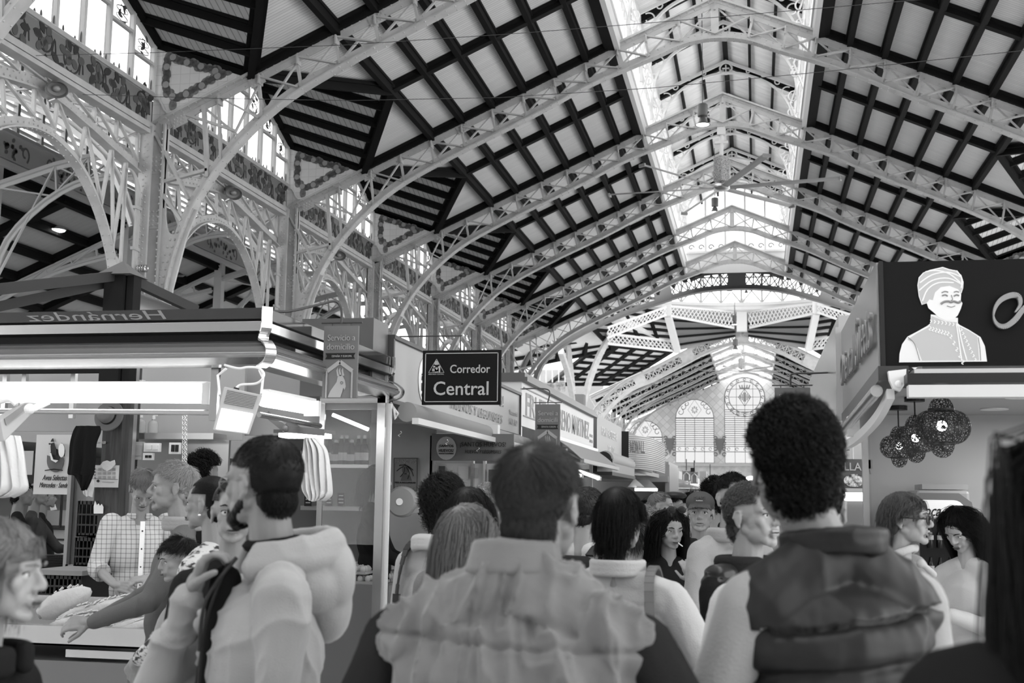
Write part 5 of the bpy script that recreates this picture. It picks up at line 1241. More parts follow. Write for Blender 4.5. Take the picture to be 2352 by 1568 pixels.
for i, (x, y, dz, rz, nm) in enumerate(spots):
    Yl = 5.98 if y > 1420 else 6.2
    p = atY(x, y, Yl); o = ls[i] if i < 3 else dup(ls[i % 3]); o.location = p; o.location.z = max(p.z, COUNTZ-.02+(.05 if Yl > 6.1 else .0))
    o.rotation_euler = (math.radians(-18)-random.uniform(0, .3)-(.5 if i == 0 else 0), -.25-(.2 if i == 0 else 0), rz)
    if i == 0: o.location.z = p.z
    o['label'] = 'pale halved lettuce head, ' + nm; o['group'] = 'halved lettuces on the steel tray'
# right part of the corner stall: glazed showcase with bottles
t = thing('display_case', 'chrome-framed glass display case at the corridor end of the corner stall', 'display case', atY(812, 1250, 8.3))
mb = MB(); mb.box(-2.68, -2.62, 8.3, 8.36, 0, 2.32); W(mb, 'upright', CHROME, t)
mb = MB(); pbox(mb, 735, 905, 890, 925, 8.3, .04); pbox(mb, 730, 905, 742, 1250, 8.35, .02); W(mb, 'top_frame', CHROME, t)
mb = MB(); pbox(mb, 742, 925, 878, 1250, 8.36, .005); W(mb, 'glass', mat('case_glass', 1, .02, alpha=.12), t)
mb = MB(); r = prect(690, 925, 846, 1300, 9.3); mb.box(r[0]-.3, r[1], 9.3, 9.33, 0, r[3]); W(mb, 'back', mat('case_back', .15, .5), t)
mb = MB(); pbox(mb, 690, 1066, 846, 1074, 8.95, .3); pbox(mb, 690, 1162, 846, 1172, 8.95, .3); W(mb, 'shelf', SATIN, t)
mb = MB(); A, B = atY(764, 952, 8.5), atY(846, 986, 8.5); mb.tube([A, B], .014, 8); W(mb, 'strip_light', TUBE, t)
mb = MB(); mb.box(-2.7, -2.6, 8.38, 8.41, 0, 2.27); W(mb, 'white_post', WHITE, t)
bp = None
for i, x in enumerate((700, 712, 757, 771, 783, 795, 807, 822, 836)):
    p = atY(x, 1066, 9.0)
    if bp is None:
        bp = thing('bottle', 'x', 'bottle', p, group='bottles in the display case'); mb = MB(); mb.lathe([(.03, 0), (.033, .004), (.033, .12), (.02, .16), (.012, .19), (.012, .22), (.003, .222)], n=14); mb.obj('body', mat('dark_bottle', .04, .15), bp, smooth=True)
        mb = MB(); mb.lathe([(.0335, .03), (.034, .031), (.034, .09), (.0335, .091)], n=14); mb.obj('label', mat('bottle_label', .45, .6), bp); mb = MB(); mb.lathe([(.013, .2), (.013, .226), (.002, .227)], n=10); mb.obj('cap', mat('bottle_label', .45, .6), bp); o = bp
    else: o = dup(bp, p)
    o.scale = (1, 1, 1) if i % 3 else (1.25, 1.25, .85); o['label'] = 'dark bottle with pale label on the display case shelf, %s' % ['far left', 'second from left', 'left of the white bags edge', 'fourth from left', 'middle', 'sixth from left', 'third from right', 'second from right', 'far right'][i]
for i, (x, nm) in enumerate(((707, 'left'), (755, 'middle'), (783, 'right'))):
    t2 = thing('price_board', 'small black chalk price board on the lower case shelf, %s one' % nm, 'price board', atY(x, 1162, 8.9), group='price boards'); mb = MB(); pbox(mb, x-8, 1132, x+8, 1162, 8.9, .01); W(mb, 'board', BLACK, t2)
    mb = MB()
    for q in range(3): pbox(mb, x-5, 1137+q*8, x+5, 1139+q*8, 8.895, .004)
    W(mb, 'chalk_lines', mat('chalk', .6, .9), t2)
# ---- Servicio a domicilio hanging sign
def delivery_sign(lines, ribbon, x0, y0, x1, y1, Y, lb, hook):
    r = prect(x0, y0, x1, y1, Y); t = thing('hanging_sign', lb, 'sign', ((r[0]+r[1])/2, Y, r[2])); w, h = r[1]-r[0], r[3]-r[2]; cx = (r[0]+r[1])/2
    mb = MB(); mb.box(r[0], r[1], Y, Y+.02, r[2], r[3]); W(mb, 'board', mat('sign_mid_grey', .17, .6), t)
    LG = mat('sign_light_print', .4, .5)
    for i, s_ in enumerate(lines): fit(s_, (cx+(0 if i else .02*w), Y-.003, r[3]-h*(.165+.125*i)), FX, FN, w*.8, h*.085, LG, t)
    mb = MB(); zc = r[3]-h*.42; mb.poly([(cx-w*.43, Y-.004, zc+h*.04), (cx+w*.43, Y-.004, zc+h*.04), (cx+w*.38, Y-.004, zc), (cx+w*.43, Y-.004, zc-h*.04), (cx-w*.43, Y-.004, zc-h*.04), (cx-w*.38, Y-.004, zc)], (0, 1, 0), .003); W(mb, 'ribbon', INK, t)
    fit(ribbon, (cx+w*.05, Y-.006, zc), FX, FN, w*.58, h*.035, LG, t)
    mb = MB(); P = [(-.4, -1), (-.4, -.26), (0, 0), (.4, -.26), (.4, -1)]; q = [(cx+a*w*.92, r[3]-h*.5+b*h*.5) for a, b in P]
    for a, b in zip(q[:-1], q[1:]): mb.beam((a[0], Y-.003, a[1]), (b[0], Y-.003, b[1]), .006, .022*h/.4, (0, 1, 0) if False else (0, 0, 1)) if a[0] != b[0] else mb.beam((a[0], Y-.003, a[1]), (b[0], Y-.003, b[1]), .02*h/.4, .006)
    W(mb, 'house_outline', LG, t)
    mb = MB(); f = lambda a, b: (cx+a*w, Y-.004, r[2]+b*h)
    mb.poly([f(-.33, .01), f(-.25, .1), f(-.08, .22), (f(-.05, .3)), f(.02, .32), f(.1, .3), f(.16, .24), f(.19, .16), f(.16, .11), f(.12, .14), f(.09, .08), f(.04, .01)], (0, 1, 0), .003)
    for a in (-.07, 0, .08): mb.poly([f(a, .3), f(a-.03, .38), f(a+.01, .42), f(a+.02, .37), f(a+.06, .31)], (0, 1, 0), .003)
    W(mb, 'parrot_head', LG, t)
    mb = MB(); mb.tube([(cx+.07*w+.035*w*math.cos(a), Y-.006, r[2]+.21*h+.035*w*math.sin(a)) for a in np.linspace(0, 6.28, 12)[:-1]], .002, 4, closed=True); W(mb, 'eye', mat('sign_mid_grey', .17, .6), t)
    mb = MB(); mb.tube([(r[0]-.02, Y+.01, r[3]+.02), (r[1]+.02, Y+.01, r[3]+.02)], .006, 6)
    for x in (r[0]+.05, r[1]-.05): mb.tube([(x, Y+.01, r[3]), (x, Y+.01, r[3]+.02)], .004, 5)
    mb.tube([tuple(q_) for q_ in catmull([tuple(v) for v in hook], 6)], .008, 8); W(mb, 'hook_rod', DARK, t, True); return t
Ys = 6.9
delivery_sign(['Servicio a', 'domicilio'], 'ESPAÑA Y EUROPA', 742, 748, 821, 914, Ys, 'grey hanging sign reading Servicio a domicilio over the corner stall', [atY(612, 712, 6.3), atY(660, 715, 6.5), atY(730, 700, 6.8), atY(770, 692, Ys), atY(784, 712, Ys), atY(784, 742, Ys)])
delivery_sign(['Servei a', 'domicili'], 'ESPANYA I EUROPA', 1229, 928, 1286, 1052, 13.7, 'grey hanging sign reading Servei a domicili in front of the fruit stall', [atY(1196, 893, 13.5), atY(1240, 892, 13.7), atY(1262, 898, 13.7), atY(1258, 925, 13.7)])
delivery_sign(['Servei a', 'domicili'], 'ESPANYA I EUROPA', 1780, 890, 1862, 1010, 10.0, 'grey hanging sign reading Servei a domicili on the right, behind the tall man', [atY(1912, 855, 10.0), atY(1860, 857, 10), atY(1822, 858, 10), atY(1816, 868, 10), atY(1816, 888, 10)])
# chrome box between stalls
mb = MB(); mb.box(-3.2, -2.66, 8.1, 8.45, 2.3, 2.86); tag(mb.obj('steel_box', mat('box_steel', .16, .35, .6)), 'polished steel box rising above the end of the corner stall canopy', 'box')
# ---- egg stall
Y0, Y1, ZB, ZT = 8.5, 13.42, 2.31, 2.76
t = thing('shop_sign', 'long light grey egg stall sign with round white logo along the corridor', 'sign', (SXL, 11, ZB))
mb = MB(); mb.box(SXL-.3, SXL-.01, Y0, Y1, ZB, ZT); W(mb, 'panel', PANELG, t)
mb = MB(); mb.box(SXL-.32, SXL+.015, Y0-.02, Y1+.02, ZT, ZT+.03); mb.box(SXL-.32, SXL+.01, Y0-.02, Y1+.02, ZB-.03, ZB); mb.box(SXL-.3, SXL+.01, Y0-.03, Y0, ZB, ZT); mb.box(SXL-.3, SXL+.01, Y1, Y1+.03, ZB, ZT); W(mb, 'frame', DARK, t)
mb = MB(); cy_ = 9.42; mb.poly([(SXL-.008, cy_+.21*math.cos(a), 2.535+.195*math.sin(a)) for a in np.linspace(0, 6.2832, 41)[:-1]], (1, 0, 0), .004); W(mb, 'logo_disc', WHITE, t)
fit('¡SANTOS', (SXL, cy_+.0, 2.56), LX, LNn, .27, .065, INK, t); fit('HUEVOS!', (SXL, cy_+.0, 2.475), LX, LNn, .27, .065, INK, t); fit('HUEVOS Y LEGUMBRES', (SXL, cy_, 2.41), LX, LNn, .25, .025, INK, t)
mb = MB(); mb.tube([(SXL-.002, cy_-.05, 2.62), (SXL-.002, cy_-.02, 2.68), (SXL-.002, cy_+.0, 2.69)], .004, 4); mb.tube([(SXL-.002, cy_+.04, 2.62), (SXL-.002, cy_+.03, 2.68), (SXL-.002, cy_+.0, 2.70)], .004, 4); W(mb, 'legs_drawing', INK, t)
A, B = atX(1080, 935, SXL), atX(1150, 950, SXL); fit('HUEVOS Y LEGUMBRES', (SXL, (A.y+B.y)/2-.3, 2.42), LX, LNn, 2.2, .09, INKG, t, shear=.2); fit('¡SANTOS HUEVOS!', (SXL, 11.3, 2.6), LX, LNn, 2.4, .15, INKG, t)
fit('Puestos del', (SXL, 13.05, 2.53), LX, LNn, .42, .05, INKG, t); fit('147-149', (SXL, 13.05, 2.43), LX, LNn, .42, .07, INKG, t)
# hanging street-name sign
Yc = 8.8; r = prect(970, 804, 1150, 929, Yc)
t = thing('corridor_sign', 'dark rectangular sign reading Corredor Central hanging over the aisle', 'sign', ((r[0]+r[1])/2, Yc, r[2]))
mb = MB(); mb.box(r[0], r[1], Yc, Yc+.03, r[2], r[3]); W(mb, 'board', mat('sign_dark', .012, .7), t)
w, h = r[1]-r[0], r[3]-r[2]; fr = .02
mb = MB()
for a_, b_, c_, d_ in ((r[0]+fr, r[1]-fr, r[3]-fr-.006, r[3]-fr), (r[0]+fr, r[1]-fr, r[2]+fr, r[2]+fr+.006), (r[0]+fr, r[0]+fr+.006, r[2]+fr, r[3]-fr), (r[1]-fr-.006, r[1]-fr, r[2]+fr, r[3]-fr)): mb.box(a_, b_, Yc-.003, Yc, c_, d_)
W(mb, 'border_line', INKL, t)
PX = lambda u, v: (r[0]+w*u, Yc-.003, r[3]-h*v)   # u, v fractions across the sign
fit('Corredor', PX(.612, .345), FX, FN, w*.51, h*.155, INKL, t, bold=.01); fit('Central', PX(.5, .7), FX, FN, w*.70, h*.255, INKL, t, bold=.008)
mb = MB()
for a_, b_ in (((.18, .16), (.08, .41)), ((.18, .16), (.28, .41)), ((.08, .41), (.28, .41))): mb.beam(PX(*a_), PX(*b_), .003, .003)
W(mb, 'triangle', INKL, t); fit('M', PX(.185, .345), FX, FN, w*.09, h*.12, INKL, t, bold=.02); fit('C', PX(.165, .36), FX, FN, w*.08, h*.1, INKL, t, bold=.01); fit('MERCADO CENTRAL', PX(.18, .44), FX, FN, w*.2, h*.022, INKL, t)
mb = MB(); mb.poly([V(PX(.182, .26))+V((.018*math.cos(a), 0, .03*math.sin(a)*(1 if math.sin(a) > 0 else .1))) for a in np.linspace(0, 6.28, 17)[:-1]], (0, 1, 0), .002); W(mb, 'dome_mark', INKL, t)
mb = MB(); hz = atY(1000, 771, Yc).z; mb.tube([(SXL-.1, Yc+.015, hz), (atY(1060, 771, Yc).x, Yc+.015, hz)], .006, 6); mb.tube([(atY(1057, 771, Yc).x, Yc+.015, hz), (atY(1057, 771, Yc).x, Yc+.015, r[3])], .005, 6); mb.tube([(r[0]+.04, Yc+.015, hz), (r[0]+.04, Yc+.015, r[3])], .005, 6); W(mb, 'hanging_rod', DARK, t)
# awning cassette under the egg sign
t = thing('folded_awning', 'folded grey awning with white front bar under the egg stall sign', 'awning', (SXL+.15, 10.8, 2.15))
mb = MB(); mb.tube([(SXL+.1, 8.55, 2.22), (SXL+.1, 11.2, 2.21)], .075, 16); mb.tube([(SXL+.1, 11.3, 2.21), (SXL+.1, 13.3, 2.2)], .07, 16); W(mb, 'canvas_roll', mat('canvas_mid_grey', .32, .7), t, True)
mb = MB(); mb.beam((SXL+.18, 8.5, 2.15), (SXL+.18, 13.35, 2.14), .05, .045); W(mb, 'front_bar', BARW, t)
mb = MB(); mb.box(SXL+.05, SXL+.22, 11.2, 11.3, 2.13, 2.29); mb.tube([tuple(atY(*q)) for q in ((898, 925, 8.45), (905, 940, 8.4), (908, 962, 8.4), (914, 950, 8.4), (903, 935, 8.42))], .01, 6); W(mb, 'bracket', BARW, t)
# egg stall interior
YI = 11.2
t = thing('market_stall', 'egg stall interior with grey partition wall behind the steel post', 'stall', (-3.6, YI, 0))
r = prect(893, 940, 995, 1400, YI); mb = MB(); mb.box(r[0]-.6, r[1], YI, YI+.06, 0, 2.3); W(mb, 'partition_wall', mat('stall_grey_wall', .3, .5, tex=t_noise(1.5, .25, .34)), t)
mb = MB(); r = pbox(mb, 990, 1064, 1180, 1400, YI+.1, .03); W(mb, 'white_back', mat('notice_board_white', .75, .5), t)
mb = MB()
for x in (987, 1082, 1110): pbox(mb, x-3, 1000, x+3, 1400, YI, .06)
W(mb, 'upright', CHROME, t)
mb = MB(); mb.box(-3.3, -2.65, 8.6, 11.1, 0, .95); W(mb, 'counter', mat('counter_grey', .2, .5), t)
mb = MB(); mb.box(-4.6, SXL-.32, 8.6, 13.3, 2.32, 2.36); W(mb, 'ceiling_panel', mat('stall_ceiling', .5, .5), t)
t, r = plank_poster('shop_sign', 'dark grey inner sign with round egg stall logo and handwritten line', 'sign', (991, 996, 1180, 1058), YI-.02, mat('sign_dark_grey', .16, .4), .03)
mb = MB(); px_poly(mb, ellp(1025, 1029, 23, 27), YI-.03, .004); W(mb, 'logo_disc', mat('disc_pale', .45, .5), t)
for s_, x0, y0, x1, y1, sh in (('¡SANTOS', 1008, 1021, 1042, 1028, 0), ('HUEVOS!', 1008, 1031, 1042, 1038, 0), ('HUEVOS Y LEGUMBRES', 1008, 1040, 1042, 1043, .2), ('¡SANTOS HUEVOS!', 1057, 1015, 1162, 1028, 0), ('HUEVOS Y LEGUMBRES', 1068, 1033, 1152, 1041, .25)):
    q = prect(x0, y0, x1, y1, YI-.03); fit(s_, ((q[0]+q[1])/2, YI-.034, (q[2]+q[3])/2), FX, FN, q[1]-q[0], q[3]-q[2], INK, t, shear=sh)
t, r = plank_poster('poster', 'grey illustrated poster reading Principis on the egg stall wall', 'poster', (904, 1051, 959, 1128), YI-.02, mat('poster_grey', .22, .5))
for s_, x0, y0, x1, y1, m_ in (('PRINCIPIS', 907, 1055, 956, 1064, mat('poster_pale', .36, .5)), ('ELS PRINCIPIS', 907, 1115, 956, 1123, mat('poster_pale', .36, .5)), ('PER A RECUPERAR', 908, 1106, 955, 1110, INK)):
    q = prect(x0, y0, x1, y1, YI-.02); fit(s_, ((q[0]+q[1])/2, YI-.024, (q[2]+q[3])/2), FX, FN, q[1]-q[0], q[3]-q[2], m_, t)
mb = MB(); mb.tube([atY(x, y, YI-.024) for x, y in ((905, 1052), (958, 1052), (958, 1127), (905, 1127))], .003, 4, closed=True); 
for k in range(7): mb.tube([atY(x, y, YI-.024) for x, y in catmull([(931+4*math.cos(k), 1070+3*math.sin(k)), (931+14*math.cos(k*.9), 1076+10*math.sin(k*.9+.5)), (931+20*math.cos(k*.9+.4), 1084+16*math.sin(k*.9+.6))], 4)], .0035, 4)
W(mb, 'figure_drawing', INK, t)
mb = MB(); px_poly(mb, ellp(931, 1078, 8, 11), YI-.0215, .002); px_poly(mb, [(920, 1104), (924, 1090), (931, 1086), (942, 1092), (946, 1104)], YI-.0215, .002); W(mb, 'figure_fill', mat('poster_mid', .1, .5), t)
for i, (x0, y0, x1, y1, g) in enumerate(((1008, 1070, 1022, 1096, 0), (1026, 1072, 1040, 1100, 1), (1052, 1070, 1076, 1100, 1), (1122, 1078, 1142, 1112, 0), (1082, 1074, 1098, 1098, 2))):
    plank_poster('notice', '%s notice pinned in the window strip of the egg stall, %s' % (['dark', 'pale', 'mid grey'][g], ['first from the left', 'second from the left', 'third from the left', 'fifth from the left', 'fourth from the left'][i]), 'notice', (x0, y0, x1, y1), YI+.08, [mat('notice_dark', .1, .5), mat('notice_pale', .6, .5), mat('notice_grey', .5, .5)][g])
t = thing('scale', 'rounded grey weighing machine with logo and side nozzle on the steel post', 'machine', atY(925, 1180, 8.6)); mb = MB()
c = atY(925, 1152, 8.7); mb.lathe([(.01, -.05), (.1, -.05), (.115, -.03), (.115, .03), (.1, .05), (.01, .05)], c, 28, 'y'); W(mb, 'body', mat('machine_grey', .3, .35), t, True)
mb = MB(); mb.beam(c+V((.0, 0, -.09)), c+V((.13, 0, -.06)), .05, .035); W(mb, 'nozzle', mat('machine_grey', .3, .35), t); mb = MB(); mb.beam(c+V((.13, 0, -.05)), c+V((.15, 0, -.085)), .05, .02, (0, 1, 0)); W(mb, 'tip', BLACK, t)
mb = MB(); mb.lathe([(.002, -.056), (.026, -.056), (.026, -.05)], c+V((-.01, 0, 0)), 20, 'y'); W(mb, 'logo_disc', WHITE, t)
mb = MB()
for q in range(6): mb.box(c.x-.17, c.x-.09, 8.67, 8.73, c.z+.06-q*.024-.008, c.z+.06-q*.024+.004)
W(mb, 'vent_ribs', mat('machine_grey', .3, .35), t)
et = None
for i in range(7):
    p = V((-2.9-.1*(i % 2), 8.8+.33*(i//2), .95+.07*(i % 2)))
    mb = MB()
    if et is None:
        et = thing('egg_tray', 'x', 'egg tray', p); mb.box(-.15, .15, -.15, .15, 0, .02); mb.obj('carton', mat('egg_carton', .45, .9), et); mb = MB()
        for a in range(5):
            for b in range(5): mb.ball((-.12+.06*a, -.12+.06*b, .035), (.022, .022, .028), 10, 6)
        mb.obj('eggs', mat('egg_shell', .6, .5), et, smooth=True, kind='stuff'); o = et
    else: o = dup(et, p)
    o['label'] = 'square carton tray of eggs on the egg stall counter, %s from the viewer' % ORD[i]; o['group'] = 'egg trays on the counter'
# S hooks under the awning
for i, (x, y) in enumerate(((919, 990), (1027, 1010), (1098, 1027))):
    c = atY(x, y, [8.9, 10.2, 11.0][i]); mb = MB(); mb.tube([c+V((.012*math.sin(q), 0, .02*q/3-.02)) for q in np.linspace(-3.1, 3.1, 16)], .004, 6)
    tag(mb.obj('meat_hook', CHROME), 'small chrome S hook hanging under the folded awning, %s' % ['nearest the steel post', 'in front of the round logo', 'right of the round logo'][i], 'hook', 'S hooks under the awning')
# ---- fruit stall and those beyond (corridor left side)
def sign_block(nm, lb, y0, y1, zb, zt, m_, cap=True, dark=DARK, x=SXL):
    t = thing(nm, lb, 'sign', (x, (y0+y1)/2, zb)); mb = MB(); mb.box(x-.5, x, y0, y1, zb, zt); W(mb, 'panel', m_, t)
    if cap: mb = MB(); mb.box(x-.6, x+.07, y0-.03, y1+.03, zt, zt+.05); mb.box(x-.6, x+.04, y0-.03, y1+.03, zt+.05, zt+.1); W(mb, 'cornice', mat('cornice_dark', .1, .35), t)
    return t
t = sign_block('shop_sign', 'white fruit stall sign with big condensed grey lettering along the corridor', 13.5, 19.75, 2.42, 2.93, mat('sign_white', .72, .35))
A, B = atX(1203, 940, SXL), atX(1228, 950, SXL); fit('FRUTAS', (SXL+.003, 14.75, 2.69), LX, LNn, 2.0, .27, INKG, t, bold=.02); fit('MORENO MARTINEZ', (SXL+.003, 17.4, 2.68), LX, LNn, 3.6, .28, INKG, t, bold=.015)
fit('143-144', (SXL+.003, 19.45, 2.62), LX, LNn, .35, .05, INKL, t); fit('150-151', (SXL+.003, 19.45, 2.53), LX, LNn, .35, .05, INKL, t)
mb = MB(); mb.box(SXL-.02, SXL+.01, 13.6, 16.2, 2.535, 2.55); mb.box(SXL-.02, SXL+.01, 13.6, 16.2, 2.86, 2.875); W(mb, 'rule_line', INKG, t)
def awning(lb, y0, y1, z, out, drop, m_, x=SXL):
    t = thing('awning', lb, 'awning', (x, (y0+y1)/2, z)); mb = MB()
    pts = catmull([(x+.02, z), (x+out*.5, z-drop*.42), (x+out, z-drop)], 4)
    for (a, b), (c, d) in zip(pts[:-1], pts[1:]): mb.hexa([(a, y0, b-.01), (a, y1, b-.01), (c, y1, d-.01), (c, y0, d-.01), (a, y0, b), (a, y1, b), (c, y1, d), (c, y0, d)])
    W(mb, 'canvas', m_, t); mb = MB(); mb.beam((x+out, y0, z-drop-.02), (x+out, y1, z-drop-.02), .05, .05); mb.beam((x+.02, y0, z+.0), (x+.02, y1, z+.0), .06, .05); W(mb, 'front_bar', SATIN, t)
    mb = MB()
    for y in (y0+.1, y1-.1): mb.beam((x+.02, y, z-.12), (x+out, y, z-drop-.02), .025, .025)
    W(mb, 'arm', SATIN, t); return t
awning('sloping grey awning of the fruit stall', 15.8, 20.0, 2.4, .38, .28, mat('awning_light_grey', .45, .7))
t = thing('fruit_stall_front', 'lit front of the fruit stall with hanging white bags and steel posts', 'stall', (-3.2, 16.5, 0)); mb = MB(); mb.box(-3.1, -2.7, 13.5, 20, 0, 1.0); W(mb, 'counter', mat('counter_white2', .5, .4), t)
mb = MB(); mb.box(-4.2, -4.15, 13.5, 20, 0, 2.4); W(mb, 'back_wall', mat('back_pale', .6, .5), t); mb = MB(); mb.box(-4.2, SXL-.5, 13.5, 20, 2.4, 2.44); W(mb, 'ceiling_panel', mat('stall_ceiling', .5, .5), t)
mb = MB(); mb.box(-4.2, -3.2, 13.42, 13.5, 0, 2.4); W(mb, 'end_wall', mat('stall_grey_wall', .3, .5), t)
mb = MB()
for y in (13.6, 16.6, 19.8): mb.box(-2.7, -2.65, y, y+.05, 0, 2.42)
W(mb, 'post', SATIN, t)
for y, n_ in ((16.4, 'nearer'), (18.4, 'farther')): tube_light('short slanted lit tube lamp at the fruit stall, %s one' % n_, (SXL-.05, y, 2.02), (SXL+.2, y+.5, 1.92), .025)
t = sign_block('shop_sign', 'mid grey bakery sign with white capitals beyond the fruit stall', 20.2, 24.0, 2.25, 3.02, mat('sign_mid_grey2', .2, .3), False)
fit('FORN · PASTISSERIA', (SXL+.003, 22.0, 2.78), LX, LNn, 2.4, .16, INKW, t, bold=.02); fit('DEL SOL', (SXL+.003, 22.3, 2.5), LX, LNn, 1.1, .15, INKW, t, bold=.02)
t = thing('folded_awning', 'rolled white awning under the bakery sign', 'awning', (SXL+.1, 22, 2.2)); mb = MB(); mb.tube([(SXL+.12, 20.4, 2.28), (SXL+.12, 24.2, 2.28)], .14, 16); mb.box(SXL-.02, SXL+.24, 20.4, 24.2, 2.06, 2.28); o = W(mb, 'canvas_roll', mat('canvas_pale', .6, .6), t, True)
mb = MB(); mb.box(SXL-.3, SXL+.25, 20.3, 24.3, 2.0, 2.06); W(mb, 'shelf_bar', DARK, t); mb = MB(); mb.lathe([(.01, -.03), (.13, -.03), (.13, .03), (.01, .03)], (SXL+.1, 20.35, 2.27), 16, 'y'); W(mb, 'end_wheel', BLACK, t)
t, r = plank_poster('chalkboard', 'black chalkboard with handwritten lines under the bakery awning', 'chalkboard', (1361, 1068, 1411, 1092), 22.6, BLACK, .03)
for i, s_ in enumerate(('Cebolla cortada', 'Revuelto Setas', 'Cortada')):
    q = prect(1374, 1071+i*7, 1408, 1075+i*7, 22.59); fit(s_, ((q[0]+q[1])/2, 22.585, (q[2]+q[3])/2), FX, FN, q[1]-q[0], q[3]-q[2], mat('chalk_dim', .2, .9), t, shear=.2)
t = thing('light_box_sign', 'dark-sided projecting sign box with ribbed pale front beyond the bakery', 'sign', atY(1430, 1070, 25)); mb = MB(); q = prect(1417, 990, 1444, 1070, 25); mb.box(q[0], q[1], 25, 31, q[2], q[3]); W(mb, 'dark_side', mat('box_black', .02, .4), t)
mb = MB(); q1 = prect(1444, 1000, 1468, 1084, 25.2); z0 = q[2]-.05; xs_ = q[1]
path = catmull([(xs_, 25.0), (xs_+.18, 25.25), (xs_+.34, 25.9), (xs_+.42, 27.2), (xs_+.42, 29.5)], 5)
for (a, b), (c, d) in zip(path[:-1], path[1:]): mb.hexa([(a, b, z0), (c, d, z0), (c-.03, d+.03, z0), (a-.03, b+.03, z0), (a, b, q[3]-.08), (c, d, q[3]-.08), (c-.03, d+.03, q[3]-.08), (a-.03, b+.03, q[3]-.08)])
W(mb, 'curved_front', mat('box_front_pale', .62, .4), t); mb = MB()
for j in range(16):
    z = z0+.04+j*(q[3]-.1-z0)/16
    for (a, b), (c, d) in zip(path[:-1], path[1:]): mb.beam((a+.01, b-.01, z), (c+.01, d-.01, z), .015, .012)
W(mb, 'ribs', INKG, t)
fit('NOVALL', (xs_+.17, 25.15, z0+.45), (.8, .75, 0), (.75, -.8, 0), .38, .26, mat('letter_slate', .12, .4), t, bold=.01)
t = thing('market_stall', 'far stall with pale fascia and script lettering seen over the heads', 'stall', (-3.5, 34, 0)); q = prect(1392, 1066, 1528, 1093, 34); mb = MB(); mb.box(q[0], q[1], 34, 34.1, q[2], q[3]); W(mb, 'fascia', mat('fascia_pale', .5, .5), t)
mb = MB(); mb.box(q[0]-.1, q[1]+.1, 33.9, 38, q[3], q[3]+.08); mb.box(q[1], q[1]+.12, 33.95, 38, 0, q[3]); mb.box(q[0]-.1, q[1]+.1, 33.7, 34.1, q[2]-.16, q[2]); W(mb, 'frame', GREYP, t)
mb = MB(); mb.box(q[0]-1, q[1], 35.5, 35.6, 0, q[2]); W(mb, 'back_wall', mat('back_pale', .6, .5), t); mb = MB(); mb.box(q[0]-1, q[1]-.1, 34, 34.5, 0, 1.0); W(mb, 'counter', mat('counter_white2', .5, .4), t)
qq = prect(1420, 1069, 1512, 1092, 33.98); fit('Jijefa', ((qq[0]+qq[1])/2, 33.98, (qq[2]+qq[3])/2), FX, FN, qq[1]-qq[0], qq[3]-qq[2], INKG, t, shear=.4)
t = thing('awning', 'small dark-sided awning with lit lamp under it at the far script-lettered stall', 'awning', atY(1480, 1120, 30)); mb = MB(); A, B, C, D = atY(1458, 1098, 31), atY(1462, 1120, 30), atY(1510, 1122, 30), atY(1490, 1102, 31); mb.poly([A, B, C, D], (0, 1, .2), .05); W(mb, 'canvas', CLOTHG, t)
mb = MB(); pbox(mb, 1458, 1121, 1508, 1127, 29.9, .3); W(mb, 'lamp', LAMPE, t); mb = MB(); px_poly(mb, [(1442, 1118), (1458, 1098), (1482, 1120)], 30.1, .04); W(mb, 'side_flap', GREYP, t)
t = thing('market_stall', 'distant stall with glossy curved fascia and pale awning near the end wall', 'stall', (-3, 48, 0)); X2 = atY(1535, 1066, 46).x
mb = MB(); A = [atX(1533, 1064, X2), atX(1558, 1078, X2), atX(1558, 1100, X2), atX(1533, 1096, X2)]; mb.poly([atY(1533, 1064, 44), atY(1559, 1080, 52), atY(1559, 1100, 52), atY(1533, 1097, 44)], (-1, 0, 0), .3); W(mb, 'fascia', mat('fascia_gloss', .55, .2), t)
mb = MB(); mb.poly([atY(1536, 1096, 44), atY(1560, 1102, 52), atY(1582, 1110, 51), atY(1556, 1110, 43)], (0, 0, 1), .06); W(mb, 'awning', CLOTHG, t); mb = MB(); P = atY(1545, 1120, 44); mb.box(P.x-2, P.x, 44, 52, 0, 1.0); mb.box(P.x-3, P.x-2.9, 44, 52, 0, 2.4); W(mb, 'counter', mat('counter_white2', .5, .4), t)
for i, (x0, y0, x1, y1, Y) in enumerate(((1567, 1080, 1586, 1104, 54), (1586, 1083, 1603, 1110, 50), (1622, 1092, 1640, 1112, 58))):
    t, r = plank_poster('hanging_sign', 'tiny distant grey delivery sign hanging over the aisle, %s' % ['left one', 'middle one with a dark box above', 'right one'][i], 'sign', (x0, y0, x1, y1), Y, mat('sign_far_grey', .4, .5), .05)
    cx_, w_ = (x0+x1)/2, (x1-x0); mb = MB(); mb.tube([atY(x, y, Y-.03) for x, y in ((cx_-w_*.35, y1-2), (cx_-w_*.35, y0+10), (cx_, y0+4), (cx_+w_*.35, y0+10), (cx_+w_*.35, y1-2))], .03, 4); pbox(mb, x0+2, y0, x1-2, y0+1.5, Y-.03, .02); W(mb, 'house_outline', WHITE, t)
    mb = MB(); mb.tube([atY(cx_, y0, Y), atY(cx_, y0-26, Y)], .02, 4); W(mb, 'rod', DARK, t)
mb = MB(); pbox(mb, 1607, 1082, 1623, 1150, 47, .4); o = mb.obj('banner', mat('banner_bright', .8, .5)); tag(o, 'tall bright white banner standing in the far aisle', 'banner')
mb = MB(); pbox(mb, 1586, 1074, 1596, 1083, 49.5, .4); tag(mb.obj('speaker_box', BLACK), 'small black box above the middle distant sign', 'box')
